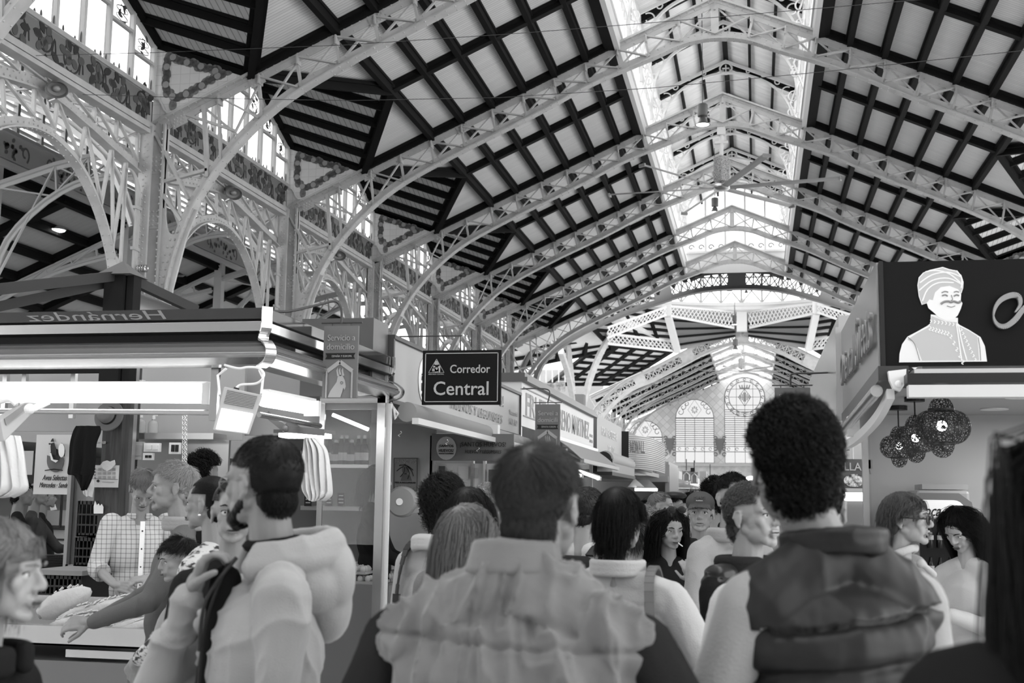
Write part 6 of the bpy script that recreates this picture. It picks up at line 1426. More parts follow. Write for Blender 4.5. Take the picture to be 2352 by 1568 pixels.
for i, (y0, y1, zt) in enumerate(((24.5, 33.5, 2.3), (53, 62, 2.9), (64, 80, 2.9), (86, 104, 2.9))):
    t = thing('market_stall', 'row of low pale stalls along the left of the corridor, %s section' % ['nearest', 'second', 'third', 'farthest'][i], 'stall', (-5, y0, 0)); x = SXL if i == 0 else -3.4
    mb = MB(); mb.box(x-2.5, x-.2, y0, y1, 0, 1.0); W(mb, 'counter', mat('counter_white2', .5, .4), t); mb = MB(); mb.box(x-2.6, x-2.4, y0, y1, 0, zt); mb.box(x-2.5, x, y0, y1, zt-.5 if i else zt-.1, zt); W(mb, 'canopy', mat('fascia_pale', .5, .5), t)
# back rows filling the view under the left arches
for i, (x, y0, y1) in enumerate(((-8.5, 9.5, 20), (-8.5, 24, 40), (-15, 16, 40))):
    t = thing('market_stall', 'low row of stalls behind the corner stall, %s' % ['nearest row', 'middle row', 'outer row'][i], 'stall', (x, y0, 0)); mb = MB(); mb.box(x-1, x+1, y0, y1, 0, 1.0); W(mb, 'counter', mat('counter_grey', .2, .5), t); mb = MB(); mb.box(x-1.2, x+1.2, y0, y1, 2.1, 2.5); W(mb, 'canopy', GREYP, t); mb = MB(); mb.box(x-1, x-.9, y0, y1, 1, 2.1); W(mb, 'back_wall', mat('stall_lower_panel', .3, .5), t)
# ================================================================== right kiosk
KX, KY = .6, 6.0
t = thing('shop_sign', 'black fascia sign with glowing turbaned man and script letters on the right stall', 'sign', (KX+.8, KY, 2.25))
mb = MB(); mb.box(KX, 3.4, KY, KY+.03, 2.255, 2.765); W(mb, 'panel', mat('sign_black', .012, .7), t)
mb = MB(); mb.box(KX-.0, KX+.02, KY-.006, KY, 2.25, 2.77); W(mb, 'edge_strip', BLACK, t)
S0 = KY-.004
def kp(mb, pts, d=0, th=.003): mb.poly([V((atY(x, y, S0).x, S0-d-th, atY(x, y, S0).z)) for x, y in pts], (0, 1, 0), th)
def kline(mb, pts, w=.003, d=.006): 
    P = catmull([tuple(V((atY(x, y, S0).x, S0-d, atY(x, y, S0).z))) for x, y in pts], 4); mb.tube(P, w, 5)
KW = mat('sign_glow_white', .45, .5, emit=.5); KG = mat('sign_glow_grey', .3, .5, emit=.3); KL = mat('sign_outline_grey', .15, .5, emit=.12)
body = [(2065, 832), (2066, 812), (2072, 790), (2084, 773), (2105, 762), (2130, 748), (2137, 742), (2138, 722), (2200, 730), (2200, 744), (2225, 757), (2252, 774), (2262, 795), (2267, 830)]
def smooth(pts): return [tuple(q) for q in catmull(pts, 3)]
turb = [(2117, 700), (2110, 680), (2107, 655), (2110, 637), (2120, 626), (2135, 620), (2165, 613), (2180, 618), (2195, 621), (2208, 632), (2213, 648), (2212, 662), (2208, 674), (2180, 656), (2160, 660), (2146, 675), (2142, 690), (2130, 696)]
face = [(2142, 690), (2147, 672), (2160, 660), (2180, 657), (2200, 665), (2207, 676), (2206, 690), (2210, 697), (2206, 710), (2199, 725), (2188, 734), (2172, 736), (2155, 728), (2143, 717), (2132, 708), (2128, 696), (2134, 688)]
mb = MB(); kp(mb, [(x, y) for x, y in body], .0); kp(mb, turb, 0); W(mb, 'glow_backing', KW, t)
mb = MB(); c = (2160, 665); kp(mb, [(c[0]+(x-c[0])*.96, c[1]+(y-c[1])*.95) for x, y in turb], .003); kp(mb, [(2084, 780), (2105, 766), (2135, 750), (2140, 726), (2170, 738), (2197, 740), (2200, 748), (2225, 760), (2244, 772), (2246, 800), (2248, 827), (2118, 828), (2108, 800), (2098, 785)], .003); W(mb, 'jacket_and_turban', KG, t)
mb = MB(); kp(mb, face, .006); W(mb, 'face', KW, t)
mb = MB()
for pts in ([(2112, 650), (2140, 632), (2175, 626), (2205, 636)], [(2110, 668), (2140, 645), (2178, 640), (2210, 655)], [(2118, 692), (2130, 665), (2155, 650), (2190, 650)], [(2125, 625), (2150, 622), (2180, 630), (2205, 650)], [(2196, 622), (2208, 640), (2207, 662)]): kline(mb, pts, .0035, .008)
kline(mb, [(2200, 744), (2205, 770), (2212, 800), (2220, 828)], .003, .008); kline(mb, [(2196, 744), (2200, 770), (2204, 800), (2208, 828)], .003, .008)
for k in range(12):
    f = k/11; x, y = 2135+f*75, 750+f*22 if f < .6 else 763+(f-.6)*160
    kline(mb, [(x, y), (x+3, y+4), (x-2, y+7), (x+2, y+10)], .0025, .008)
for k in range(9): f = k/8; x, y = 2206+f*32, 755+f*68; kline(mb, [(x, y), (x+3, y+3), (x-1, y+6)], .0025, .008)
for k in range(8): f = k/7; kline(mb, [(2136+f*60, 735+f*8), (2139+f*60, 738+f*8), (2136+f*60, 742+f*8)], .0025, .008)
W(mb, 'embroidery_lines', KW, t)
mb = MB()
kline(mb, [(2160, 699), (2168, 694), (2178, 693), (2183, 695), (2190, 693), (2200, 696), (2206, 692)], .006, .012); kline(mb, [(2162, 673), (2170, 670), (2177, 672)], .003, .012); kline(mb, [(2190, 672), (2196, 670), (2202, 672)], .003, .012); kline(mb, [(2163, 680), (2170, 678), (2176, 681)], .004, .012); kline(mb, [(2190, 681), (2196, 678), (2202, 680)], .004, .012); kline(mb, [(2184, 678), (2187, 688), (2183, 691)], .002, .012); kline(mb, [(2174, 703), (2184, 706), (2193, 703)], .002, .012)
kline(mb, [(2085, 775), (2100, 790), (2112, 828)], .002, .008); kline(mb, [(2246, 775), (2250, 800), (2252, 828)], .002, .008)
W(mb, 'features', KL, t)
mb = MB(); P = [(2358, 672), (2350, 668), (2332, 676), (2300, 690), (2286, 712), (2281, 738), (2296, 752), (2322, 745), (2350, 715), (2370, 690)]
def kribbon(mb, pts, w0, w1):
    Q = catmull(pts, 6)
    for i in range(len(Q)-1):
        (a, b), (c, d) = Q[i], Q[i+1]; f = i/len(Q); w = w0+(w1-w0)*abs(math.sin(f*6)); L = math.hypot(c-a, d-b) or 1; nx, ny = -(d-b)/L*w, (c-a)/L*w
        kp(mb, [(a+nx, b+ny), (c+nx, d+ny), (c-nx, d-ny), (a-nx, b-ny)], 0, .02)
kribbon(mb, [(2330, 718), (2342, 700), (2338, 682), (2322, 679), (2300, 688), (2286, 705), (2281, 728), (2290, 746), (2308, 750), (2330, 735), (2355, 705), (2400, 680)], 1.5, 6.5); W(mb, 'script_letter', mat('script_grey', .35, .4), t)
t = thing('shop_sign', 'brushed aluminium side fascia with thin script letters reading Oriental Sweets', 'sign', (KX, 7.2, 2.2))
mb = MB(); mb.hexa([(KX-.01, KY+.035, 2.25), (KX+.1, KY+.035, 2.25), (KX+.1, 8.5, 2.2), (KX-.01, 8.5, 2.2), (KX-.01, KY+.035, 2.77), (KX+.1, KY+.035, 2.77), (KX+.1, 8.5, 2.77), (KX-.01, 8.5, 2.77)]); W(mb, 'panel', mat('alu_sheet', .55, .28, .85, bump=(12, .04, 'noise')), t)
fit('Oriental', (KX-.03, 7.75, 2.47), RX, RN, 1.15, .2, INKG, t, shear=.35, depth=.008, bold=-.008); fit('Sweets', (KX-.03, 6.6, 2.5), RX, RN, .95, .26, INKG, t, shear=.35, depth=.008, bold=-.008)
mb = MB(); mb.box(KX-.05, KX+.1, 8.5, 8.6, 2.1, 2.8); mb.box(KX-.02, KX+.1, 8.62, 13.5, 2.25, 2.9); tag(mb.obj('fascia', mat('white_metal_panel', .6, .2, .3)), 'glossy white metal fascia beyond the lettered side panel', 'fascia')
# awning hardware
t = thing('folded_awning', 'folded awning cassette with white and black bars under the turbaned man sign', 'awning', (KX+1, KY, 2.15))
mb = MB(); q = prect(2100, 846, 2360, 860, KY-.05); mb.box(q[0], 3.4, KY-.05, KY+.1, q[2], q[3]); q = prect(2086, 884, 2360, 912, KY-.3); mb.box(q[0], 3.4, KY-.32, KY-.24, q[2], q[3]); W(mb, 'white_bar', BARW, t)
mb = MB(); q = prect(2078, 861, 2360, 883, KY-.15); mb.box(q[0], 3.4, KY-.25, KY+.02, q[2], q[3]); W(mb, 'black_bar', BLACK, t)
mb = MB(); q = prect(2040, 850, 2080, 898, KY-.1)
mb.poly([atY(x, y, KY-.12) for x, y in ((2040, 852), (2082, 847), (2080, 880), (2068, 898), (2052, 892), (2043, 872))], (0, 1, 0), .05); mb.ball(atY(2064, 882, KY-.14), .018); W(mb, 'end_bracket', WHITE, t)
t = thing('folded_awning', 'folded side awning with curved white arm along the right stall', 'awning', (KX, 7.2, 2.1))
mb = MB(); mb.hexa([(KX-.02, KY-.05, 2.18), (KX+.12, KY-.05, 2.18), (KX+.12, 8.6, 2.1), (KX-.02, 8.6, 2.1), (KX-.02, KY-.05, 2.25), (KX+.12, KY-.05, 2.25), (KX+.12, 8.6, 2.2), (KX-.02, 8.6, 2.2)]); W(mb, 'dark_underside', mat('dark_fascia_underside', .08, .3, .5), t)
mb = MB(); A = (KX-.02, 6.05, 2.14); mb.tube([A, (KX-.06, 8.5, 2.03)], .03, 12); W(mb, 'chrome_roll', CHROME, t, True)
mb = MB(); P = catmull([(KX+.04, 6.0, 2.12), (KX+.03, 6.6, 2.04), (KX-.0, 7.6, 1.98), (KX-.05, 8.5, 1.96)], 6)
for a, b in zip(P[:-1], P[1:]): mb.beam(a, b, .035, .05)
W(mb, 'white_arm', WHITE, t); mb = MB(); mb.box(KX-.09, KX-.0, 8.45, 8.55, 1.9, 2.15); mb.box(KX-.05, KX+.02, 7.55, 7.65, 2.0, 2.12); W(mb, 'bracket', WHITE, t)
mb = MB(); mb.tube([(KX-.08, 8.7, 2.0), (KX-.1, 13, 1.98)], .06, 12); tag(mb.obj('folded_awning', CHROME, smooth=True), 'second folded metal awning roll farther along the right side', 'awning')
# interior: wall, ceiling, downlights
t = thing('market_stall', 'pale plastered stall interior on the right with downlights and pendant lamps', 'stall', (1.6, 9.5, 0))
PLW = mat('pale_plaster', .55, .55)
WY = 9.2; wx = atY(1996, 1200, WY).x
mb = MB(); mb.box(wx, 4.5, WY, WY+.1, 0, 2.25); W(mb, 'back_wall', PLW, t)
mb = MB(); mb.box(wx, 4.5, KY+.12, WY, 2.24, 2.28); mb.box(wx, wx+.02, WY-.02, WY, 0, 2.25); W(mb, 'ceiling_panel', mat('plaster_ceiling', .5, .55), t)
mb = MB(); q = prect(1984, 1000, 1998, 1400, WY-.05); mb.box(q[0], q[1], WY-.06, WY-.0, 0, 2.25); W(mb, 'corner_trim', mat('trim_pale', .6, .5), t)
mb = MB(); mb.box(4.4, 4.5, KY, WY, 0, 2.25); W(mb, 'side_wall', PLW, t)
for i, (x, y, nm) in enumerate(((2284, 939, 'lit round downlight in the right stall ceiling, left one'), (2345, 912, 'lit round downlight in the right stall ceiling, right one nearer the viewer'))):
    p = atZ(x, y, 2.237); t2 = thing('downlight', nm, 'downlight', p); mb = MB(); mb.lathe([(.005, 0), (.075, 0), (.075, -.004), (.005, -.004)], n=24); mb.obj('lens', LAMPE, t2); mb = MB(); mb.lathe([(.076, .002), (.09, .002), (.09, -.006), (.076, -.006)], n=24); mb.obj('rim', WHITE, t2)
area('downlight_glow', (1.9, 8.2, 2.2), (0, 0, 0), .5, .5, 16); area('downlight_glow2', (3.0, 7.4, 2.2), (0, 0, 0), .5, .5, 16)
LACE = mat('punched_lamp_metal', .06, .4, .3)
def t_lace(nt, b):
    tc = nt.nodes.new('ShaderNodeTexCoord'); v = nt.nodes.new('ShaderNodeTexVoronoi'); v.feature = 'DISTANCE_TO_EDGE'; v.inputs['Scale'].default_value = 62; nt.links.new(tc.outputs['Object'], v.inputs['Vector'])
    r = ramp(nt, v.outputs['Distance'], [(.09, 1), (.13, 0)]); nt.links.new(r, b.inputs['Alpha'])
t_lace(LACE.node_tree, LACE.node_tree.nodes['Principled BSDF'])
def lantern_lamp(p, s, ztop, lb):
    t = thing('pendant_lamp', lb, 'pendant lamp', p, group='pierced metal pendant lamps in the right stall')
    def bulb(prof, nm):
        mb = MB(); vs = []; n = 48
        for r, z in prof:
            for k in range(n): a = 2*math.pi*k/n; rr = r*(1-.09*abs(math.cos(a*5))**8); vs.append((rr*math.cos(a)*s, rr*math.sin(a)*s, z*s))
        mb.add(vs, [(i*n+k, i*n+(k+1) % n, (i+1)*n+(k+1) % n, (i+1)*n+k) for i in range(len(prof)-1) for k in range(n)]); mb.obj(nm, LACE, t, smooth=True)
    bulb([(.3+.7*math.sin(a)**.8 if True else 0, .62*math.cos(a)) for a in np.linspace(.25, math.pi-.3, 14)], 'middle_globe')
    bulb([(.44*math.sin(a), .62+.5*math.cos(a)) for a in np.linspace(.1, 1.6, 8)], 'top_dome'); bulb([(.42*math.sin(a), -.62-.5*math.cos(math.pi-a)) if False else (.42*math.sin(a), -.62+.48*math.cos(a)) for a in np.linspace(1.57, 2.9, 8)], 'bottom_cup')
    mb = MB()
    for z in (.62, -.58): mb.lathe([(.44*s, z*s-.04*s), (.46*s, z*s-.04*s), (.46*s, z*s+.05*s), (.44*s, z*s+.05*s)], n=28); mb.f = mb.f[:-2]
    mb.obj('band', mat('lamp_band', .08, .4, .5), t); mb = MB()
    for k in range(10): a = 2*math.pi*k/10; mb.tube([((.3+.7*math.sin(b)**.8)*math.cos(a)*s*.93, (.3+.7*math.sin(b)**.8)*math.sin(a)*s*.93, .62*math.cos(b)*s) for b in np.linspace(.25, math.pi-.3, 10)], .01*s, 5)
    mb.obj('ribs', BLACK, t); mb = MB(); mb.ball((0, 0, .05*s), .19*s, 16, 10); mb.obj('bulb', LAMPE, t, smooth=True)
    mb = MB(); mb.tube([(0, 0, 1.05*s), (0, 0, ztop-p.z)], .005, 6); mb.lathe([(.004, ztop-p.z-.03), (.06, ztop-p.z-.03), (.06, ztop-p.z-.002), (.004, ztop-p.z-.002)], n=20); mb.obj('cord', BLACK, t)
lantern_lamp(atY(2163, 981, 7.0), .155, 2.24, 'nearest and largest pierced metal pendant lamp with stacked globes')
lantern_lamp(atY(2103, 1008, 7.6), .132, 2.24, 'middle pierced metal pendant lamp of the three')
lantern_lamp(atY(2065, 1026, 8.3), .125, 2.24, 'smallest, farthest pierced metal pendant lamp of the three')
# fridge
t = thing('drinks_fridge', 'glass-door drinks fridge with white script header in the right stall', 'fridge', atY(2172, 1400, 9.0)); FY = 8.6
q = prect(2110, 1126, 2234, 1500, FY); FC = mat('fridge_grey', .4, .4); mb = MB(); mb.box(q[0], q[1], FY, WY, 0, q[3]); o = W(mb, 'body', FC, t); bev(o, .02)
mb = MB(); r2 = prect(2115, 1148, 2216, 1188, FY); mb.poly([(r2[0], FY-.006, r2[2]), (r2[1], FY-.006, r2[2]), (r2[1], FY-.006, r2[2]+.05)]+[(r2[1]-.07+.07*math.cos(a), FY-.006, r2[3]-.07+.07*math.sin(a)) for a in np.linspace(0, 1.57, 6)]+[(r2[0], FY-.006, r2[3])], (0, 1, 0), .004); W(mb, 'header', mat('header_lit', .8, .4, emit=.35), t)
mb = MB(); r3 = prect(2112, 1132, 2224, 1148, FY); mb.poly([(r3[0], FY-.005, r3[2]), (r3[1], FY-.005, r3[2]-.06), (r3[1]+.01, FY-.005, r3[2]-.12), (r3[1]+.04, FY-.005, r3[2]-.12), (r3[1]+.02, FY-.005, r3[3]-.06), (r3[1]-.06, FY-.005, r3[3]), (r3[0], FY-.005, r3[3])], (0, 1, 0), .003); W(mb, 'header_swoosh', mat('swoosh_grey', .2, .4), t)
A, B = atY(2105, 1187, FY), atY(2222, 1158, FY); fit('Coca-Cola', ((A.x+B.x)/2, FY-.012, (A.z+B.z)/2), FX, FN, B.x-A.x, .075, INK, t, shear=.45, bold=.01)
mb = MB(); q4 = prect(2115, 1192, 2222, 1500, FY); mb.box(q4[0], q4[1], FY-.008, FY-.002, .25, q4[3]); W(mb, 'dark_door', mat('fridge_door', .015, .1), t)
mb = MB(); q5 = prect(2118, 1112, 2224, 1124, FY+.1); mb.box(q5[0], q5[1], FY+.1, FY+.5, q5[2], q5[3]+.0); tag(mb.obj('tray', mat('fridge_grey', .4, .4)), 'flat grey tray lying on top of the drinks fridge', 'tray')
cb = None
for i in range(8):
    p = V((atY(2136+(i % 4)*22, 1240, FY).x, FY-.03, atY(2150, 1258+(i//4)*70, FY).z))
    if cb is None: cb = thing('drink_bottle', 'x', 'bottle', p); mb = MB(); mb.lathe([(.018, 0), (.02, .004), (.02, .05), (.015, .07), (.02, .09), (.008, .12), (.008, .14), (.001, .141)], n=12); mb.obj('body', mat('cola_glass', .03, .08), cb, smooth=True); mb = MB(); mb.lathe([(.0205, .055), (.0205, .085)], n=12); mb.f = mb.f[:-2]; mb.obj('label', INKL, cb); o = cb
    else: o = dup(cb, p)
    o['label'] = 'small dark soda bottle in the fridge, %s row, %s from the left' % (['upper', 'lower'][i//4], ORD[i % 4]); o['group'] = 'soda bottles in the fridge'
mb = MB(); p = prect(1992, 1056, 2000, 1076, WY); mb.box(p[0], p[1]+.01, WY-.02, WY, p[2], p[3]); mb.tube([(p[0]+.015, WY-.02, p[2]), (p[0]+.02, WY-.02, p[2]-.04)], .006, 5); tag(mb.obj('wall_ornament', GREYP), 'small hand-shaped ornament on the pale wall of the right stall', 'ornament')
mb = MB(); q = prect(2110, 1410, 2300, 1440, 7.0); mb.box(1.35, 3.4, 6.9, 7.2, 0, .95); tag(mb.obj('counter', mat('pale_counter', .6, .4)), 'pale low counter in front of the drinks fridge', 'counter')
# paella stall beyond
t, r = plank_poster('menu_sign', 'grey sign reading Paella with a photo of a rice dish beyond the right stall', 'sign', (1905, 1054, 1984, 1121), 12.5, mat('sign_paella', .12, .4), .04)
q = prect(1899, 1062, 1979, 1080, 12.48); fit('PAELLA', ((q[0]+q[1])/2, 12.49, (q[2]+q[3])/2), FX, FN, q[1]-q[0], q[3]-q[2], INKL, t, bold=.01)
mb = MB(); px_poly(mb, ellp(1962, 1103, 24, 15), 12.485, .006); W(mb, 'rice_dish', mat('rice_dish', .4, .6, tex=t_noise(40, .04, .7)), t); q = prect(1916, 1110, 1926, 1116, 12.48); fit('or', ((q[0]+q[1])/2, 12.48, (q[2]+q[3])/2), FX, FN, q[1]-q[0], q[3]-q[2], INKL, t)
t = thing('market_stall', 'rice dish stall beyond the right stall with lit counter', 'stall', (1.2, 12.5, 0)); mb = MB(); q = prect(1900, 1135, 1990, 1150, 12.5); mb.box(.6, 3, 12.55, 13.2, 0, q[2]); W(mb, 'counter', mat('counter_grey', .2, .5), t); mb = MB(); mb.box(q[0], q[1], 12.5, 12.7, q[2], q[3]+.02); W(mb, 'lit_strip', LAMPS, t)
mb = MB(); mb.box(.62, 3, 13.2, 13.25, 0, 2.3); W(mb, 'back_wall', mat('back_pale', .6, .5), t); mb = MB(); q = prect(1935, 1000, 1990, 1010, 12.4); mb.box(q[0], q[1]+.5, 12.4, 13, q[2], q[3]); q = prect(1958, 1020, 1961, 1054, 12.45); mb.box(q[0], q[1], 12.45, 12.5, q[2], q[3]); W(mb, 'frame', BARW, t)
mb = MB(); c = atY(1937, 1034, 9.5); mb.lathe([(.01, .04), (.03, .04), (.05, 0), (.01, 0)], c, 16); o = mb.obj('spot_lamp', BLACK); tag(o, 'small black clip lamp under the far end of the right awning', 'lamp')
mb = MB(); mb.ball(atY(1926, 1042, 9.5), .03, 12, 8); tag(mb.obj('lit_bulb', LAMPE), 'glowing bulb under the far end of the right awning', 'bulb')
for i, (y0, y1) in enumerate(((13.6, 30), (32, 50), (54, 62), (86, 104))):
    t = thing('market_stall', 'row of low stalls along the right of the corridor, %s section' % ['nearest', 'second', 'third', 'farthest'][i], 'stall', (2, y0, 0)); mb = MB(); mb.box(.75, 2.6, y0, y1, 0, 1.0); W(mb, 'counter', mat('counter_white2', .5, .4), t); mb = MB(); mb.box(.7, 3, y0, y1, 2.1, 2.6); W(mb, 'canopy', mat('fascia_pale', .5, .5), t); mb = MB(); mb.box(2.6, 2.7, y0, y1, 0, 2.1); W(mb, 'back_wall', mat('back_pale', .6, .5), t)
mb = MB(); q = prect(2345, 1300, 2360, 1568, 5.5)
# ================================================================== people
def capsule(mb, a, ra, b, rb, n=14):
    a, b = V(a), V(b); d = b-a; L = d.length
    if L < 1e-5: return mb.ball(a, ra, n, 8)
    d /= L; pts, rs = [], []
    for t in (-.98, -.8, -.5, 0): pts.append(a+d*ra*t); rs.append(ra*math.sqrt(1-t*t))
    for t in (0, .5, .8, .98): pts.append(b+d*rb*t); rs.append(rb*math.sqrt(1-t*t))
    return mb.tube(pts, rs, n)
def blob(name, build, voxel, m_, smooth=4, disp=None, parent=None):
    mb = MB(); build(mb)
    me = mb.mesh('tmp', m_); o = bpy.data.objects.new('tmp', me); link(o)
    r = o.modifiers.new('r', 'REMESH'); r.mode = 'VOXEL'; r.voxel_size = voxel
    if smooth: s_ = o.modifiers.new('s', 'SMOOTH'); s_.iterations = smooth; s_.factor = .5
    dg = bpy.context.evaluated_depsgraph_get(); m2 = bpy.data.meshes.new_from_object(o.evaluated_get(dg)); bpy.data.objects.remove(o); bpy.data.meshes.remove(me)
    n = len(m2.vertices); co = np.empty(n*3); m2.vertices.foreach_get('co', co); co = co.reshape(-1, 3)
    if disp is not None:
        no = np.empty(n*3); m2.vertex_normals.foreach_get('vector', no); no = no.reshape(-1, 3)
        co = co+no*disp(co, no)[:, None]; m2.vertices.foreach_set('co', co.ravel())
    m2.polygons.foreach_set('use_smooth', [True]*len(m2.polygons)); m2.materials.clear(); m2.materials.append(m_); m2.name = name; m2.update()
    ob = bpy.data.objects.new(name, m2); link(ob)
    if parent: ob.parent = parent
    return ob
_rng = np.random.RandomState(11); _LAT = _rng.rand(32, 32, 32)*2-1
def vnoise(p):   # smooth value noise, vectorised
    i = np.floor(p).astype(int); f = p-i; f = f*f*(3-2*f); i &= 31; j = (i+1) & 31
    g = lambda a, b, c: _LAT[a, b, c]
    x0, y0, z0, x1, y1, z1 = i[:, 0], i[:, 1], i[:, 2], j[:, 0], j[:, 1], j[:, 2]; u, v, w = f.T
    return ((g(x0, y0, z0)*(1-u)+g(x1, y0, z0)*u)*(1-v)+(g(x0, y1, z0)*(1-u)+g(x1, y1, z0)*u)*v)*(1-w)+((g(x0, y0, z1)*(1-u)+g(x1, y0, z1)*u)*(1-v)+(g(x0, y1, z1)*(1-u)+g(x1, y1, z1)*u)*v)*w
def folds(amp=.006, fx=9, fz=3.5, seed=0, fine=.3):
    def d(co, no):
        q = co*np.array([fx, fx, fz])+seed*7.3; w = vnoise(co*3+seed)*1.5
        a = 1-np.abs(vnoise(q+w[:, None])); b = 1-np.abs(vnoise(q*2.3+5))
        return amp*((a**3-.45)+fine*(b**2-.5))
    return d
def quilt(z0, dz, amp=.009, n=12, tilt=0, base=None):
    def d(co, no):
        z = co[:, 2]+tilt*co[:, 0]; f = ((z-z0)/dz) % 1; g = np.minimum(f, 1-f)*dz
        ok = (z < z0+dz*n) & (z > z0-dz*n); seam = np.exp(-(g/.012)**2)*ok
        puck = vnoise(co*np.array([38, 38, 8]))*np.exp(-(g/.035)**2)*.35
        r = -amp*seam+amp*puck
        return r+(base(co, no) if base else 0)
    return d
SK = lambda g: mat('skin_%02d' % int(g*100), g, .5, bump=(160, .08, 'noise'))
EYW = mat('eye_white', .6, .2); EYD = mat('eye_dark', .01, .1); LIP = mat('lip', .16, .45)
def head_parts(mb, s, M, jaw=1, nose=1):
    P = lambda x, y, z: M @ V((x*s, y*s, z*s)); c = lambda a, ra, b, rb: capsule(mb, P(*a), ra*s, P(*b), rb*s)
    R3 = M.to_3x3(); e = lambda p, r: mb.ball(P(*p), tuple(q*s for q in r), 20, 14, R3)
    e((0, .018, .032), (.074, .093, .082)); e((0, -.02, -.02), (.062*jaw, .068, .078)); e((0, -.05, .032), (.055, .04, .05))
    for q in (-1, 1):
        c((q*.05*jaw, .004, -.045), .018, (q*.02*jaw, -.066, -.09), .016); e((q*.024*jaw, -.03, -.062), (.034, .048, .036)); e((q*.039, -.062, -.018), (.021, .017, .022)); e((q*.026, -.068, -.045), (.022, .017, .03))
        c((q*.011, -.096, -.03), .0085, (q*.011, -.094, -.03), .0085); c((q*.014, -.086, .021), .0085, (q*.045, -.072, .02), .009)
        e((q*.077, .012, -.008), (.007, .017, .028)); c((q*.081, .02, .016), .0055, (q*.082, .028, -.005), .0055); c((q*.081, .002, .018), .005, (q*.081, .02, .019), .005); c((q*.078, .008, -.036), .007, (q*.079, .018, -.022), .006)
        c((q*.031, -.068, -.0), .0145, (q*.031, -.07, .004), .0145)
    c((0, -.088, .014), .007, (0, -.108*1.0-.006*(nose-1), -.02), .0095*nose); e((0, -.106-.004*(nose-1), -.027), (.0115*nose, .011, .009))
    c((-.016, -.093, -.054), .0065, (.016, -.093, -.054), .0065); c((-.014, -.091, -.066), .0075, (.014, -.091, -.066), .0075); e((0, -.074, -.094), (.021, .019, .018))
def hand_parts(mb, W_, d, n, s=1, curl=.4, side=1, spread=.06):
    """W_ wrist, d towards fingers, n palm normal, side: thumb side sign"""
    d = V(d).normalized(); n = V(n); n = (n-d*n.dot(d)).normalized(); a = d.cross(n)*side; W_ = V(W_)
    capsule(mb, W_, .024*s, W_+d*.03*s, .024*s)
    for i in range(4):
        o = a*(.03-.02*i)*s; capsule(mb, W_+o*.7+d*.02*s, .014*s, W_+o+d*.085*s, .0125*s)
    for i, L in enumerate((.072, .08, .075, .058)):
        o = a*(.03-.02*i)*s; p = W_+o+d*(.09 if i != 3 else .083)*s; ang = curl*(.8+.12*i); dd = (d+a*spread*(1.5-i)).normalized(); r = .0092*s
        for f in (.45, .32, .25):
            q = (dd*math.cos(ang)+n*math.sin(ang)); p2 = p+q*L*f*s*1.05; capsule(mb, p, r, p2, r*.92); p = p2; r *= .9; ang += curl*.9
    p = W_+a*.026*s+d*.02*s; q = (a*.75+d*.6+n*.25).normalized(); p2 = p+q*.042*s; capsule(mb, p, .014*s, p2, .0115*s); q = (a*.25+d*.85+n*(.3+curl*.4)).normalized(); p3 = p2+q*.032*s; capsule(mb, p2, .0115*s, p3, .01*s); capsule(mb, p3, .01*s, p3+(q+n*.2).normalized()*.024*s, .009*s)
CR_ = np.array((.079, .1, .089)); CC_ = np.array((0, .016, .033))
def strands(name, pts, rad, m_, parent):   # pts [n,m,3] -> tapered three-sided strands in one mesh
    n, m, _ = pts.shape; t = np.gradient(pts, axis=1); t /= np.linalg.norm(t, axis=2, keepdims=True)+1e-9
    up = np.broadcast_to(np.array([.3, .5, .8]), t.shape); a = np.cross(t, up); a /= np.linalg.norm(a, axis=2, keepdims=True)+1e-9; b = np.cross(t, a)
    taper = np.linspace(1, .35, m)[None, :, None]*rad
    vs = np.stack([pts+(a*math.cos(q)+b*math.sin(q))*taper for q in (0, 2.094, 4.189)], 2).reshape(-1, 3)
    base = (np.arange(n)*m*3)[:, None, None]+(np.arange(m-1)*3)[None, :, None]; k = np.arange(3)[None, None, :]; k2 = (k+1) % 3
    fs = np.stack([base+k, base+k2, base+3+k2, base+3+k], 3).reshape(-1, 4)
    me = bpy.data.meshes.new(name); me.vertices.add(len(vs)); me.vertices.foreach_set('co', vs.ravel()); me.loops.add(fs.size); me.loops.foreach_set('vertex_index', fs.ravel().astype(np.int32)); me.polygons.add(len(fs)); me.polygons.foreach_set('loop_start', (np.arange(len(fs))*4).astype(np.int32))
    me.update(calc_edges=True); me.polygons.foreach_set('use_smooth', [True]*len(fs)); me.materials.append(m_); o = bpy.data.objects.new(name, me); link(o); o.parent = parent; return o
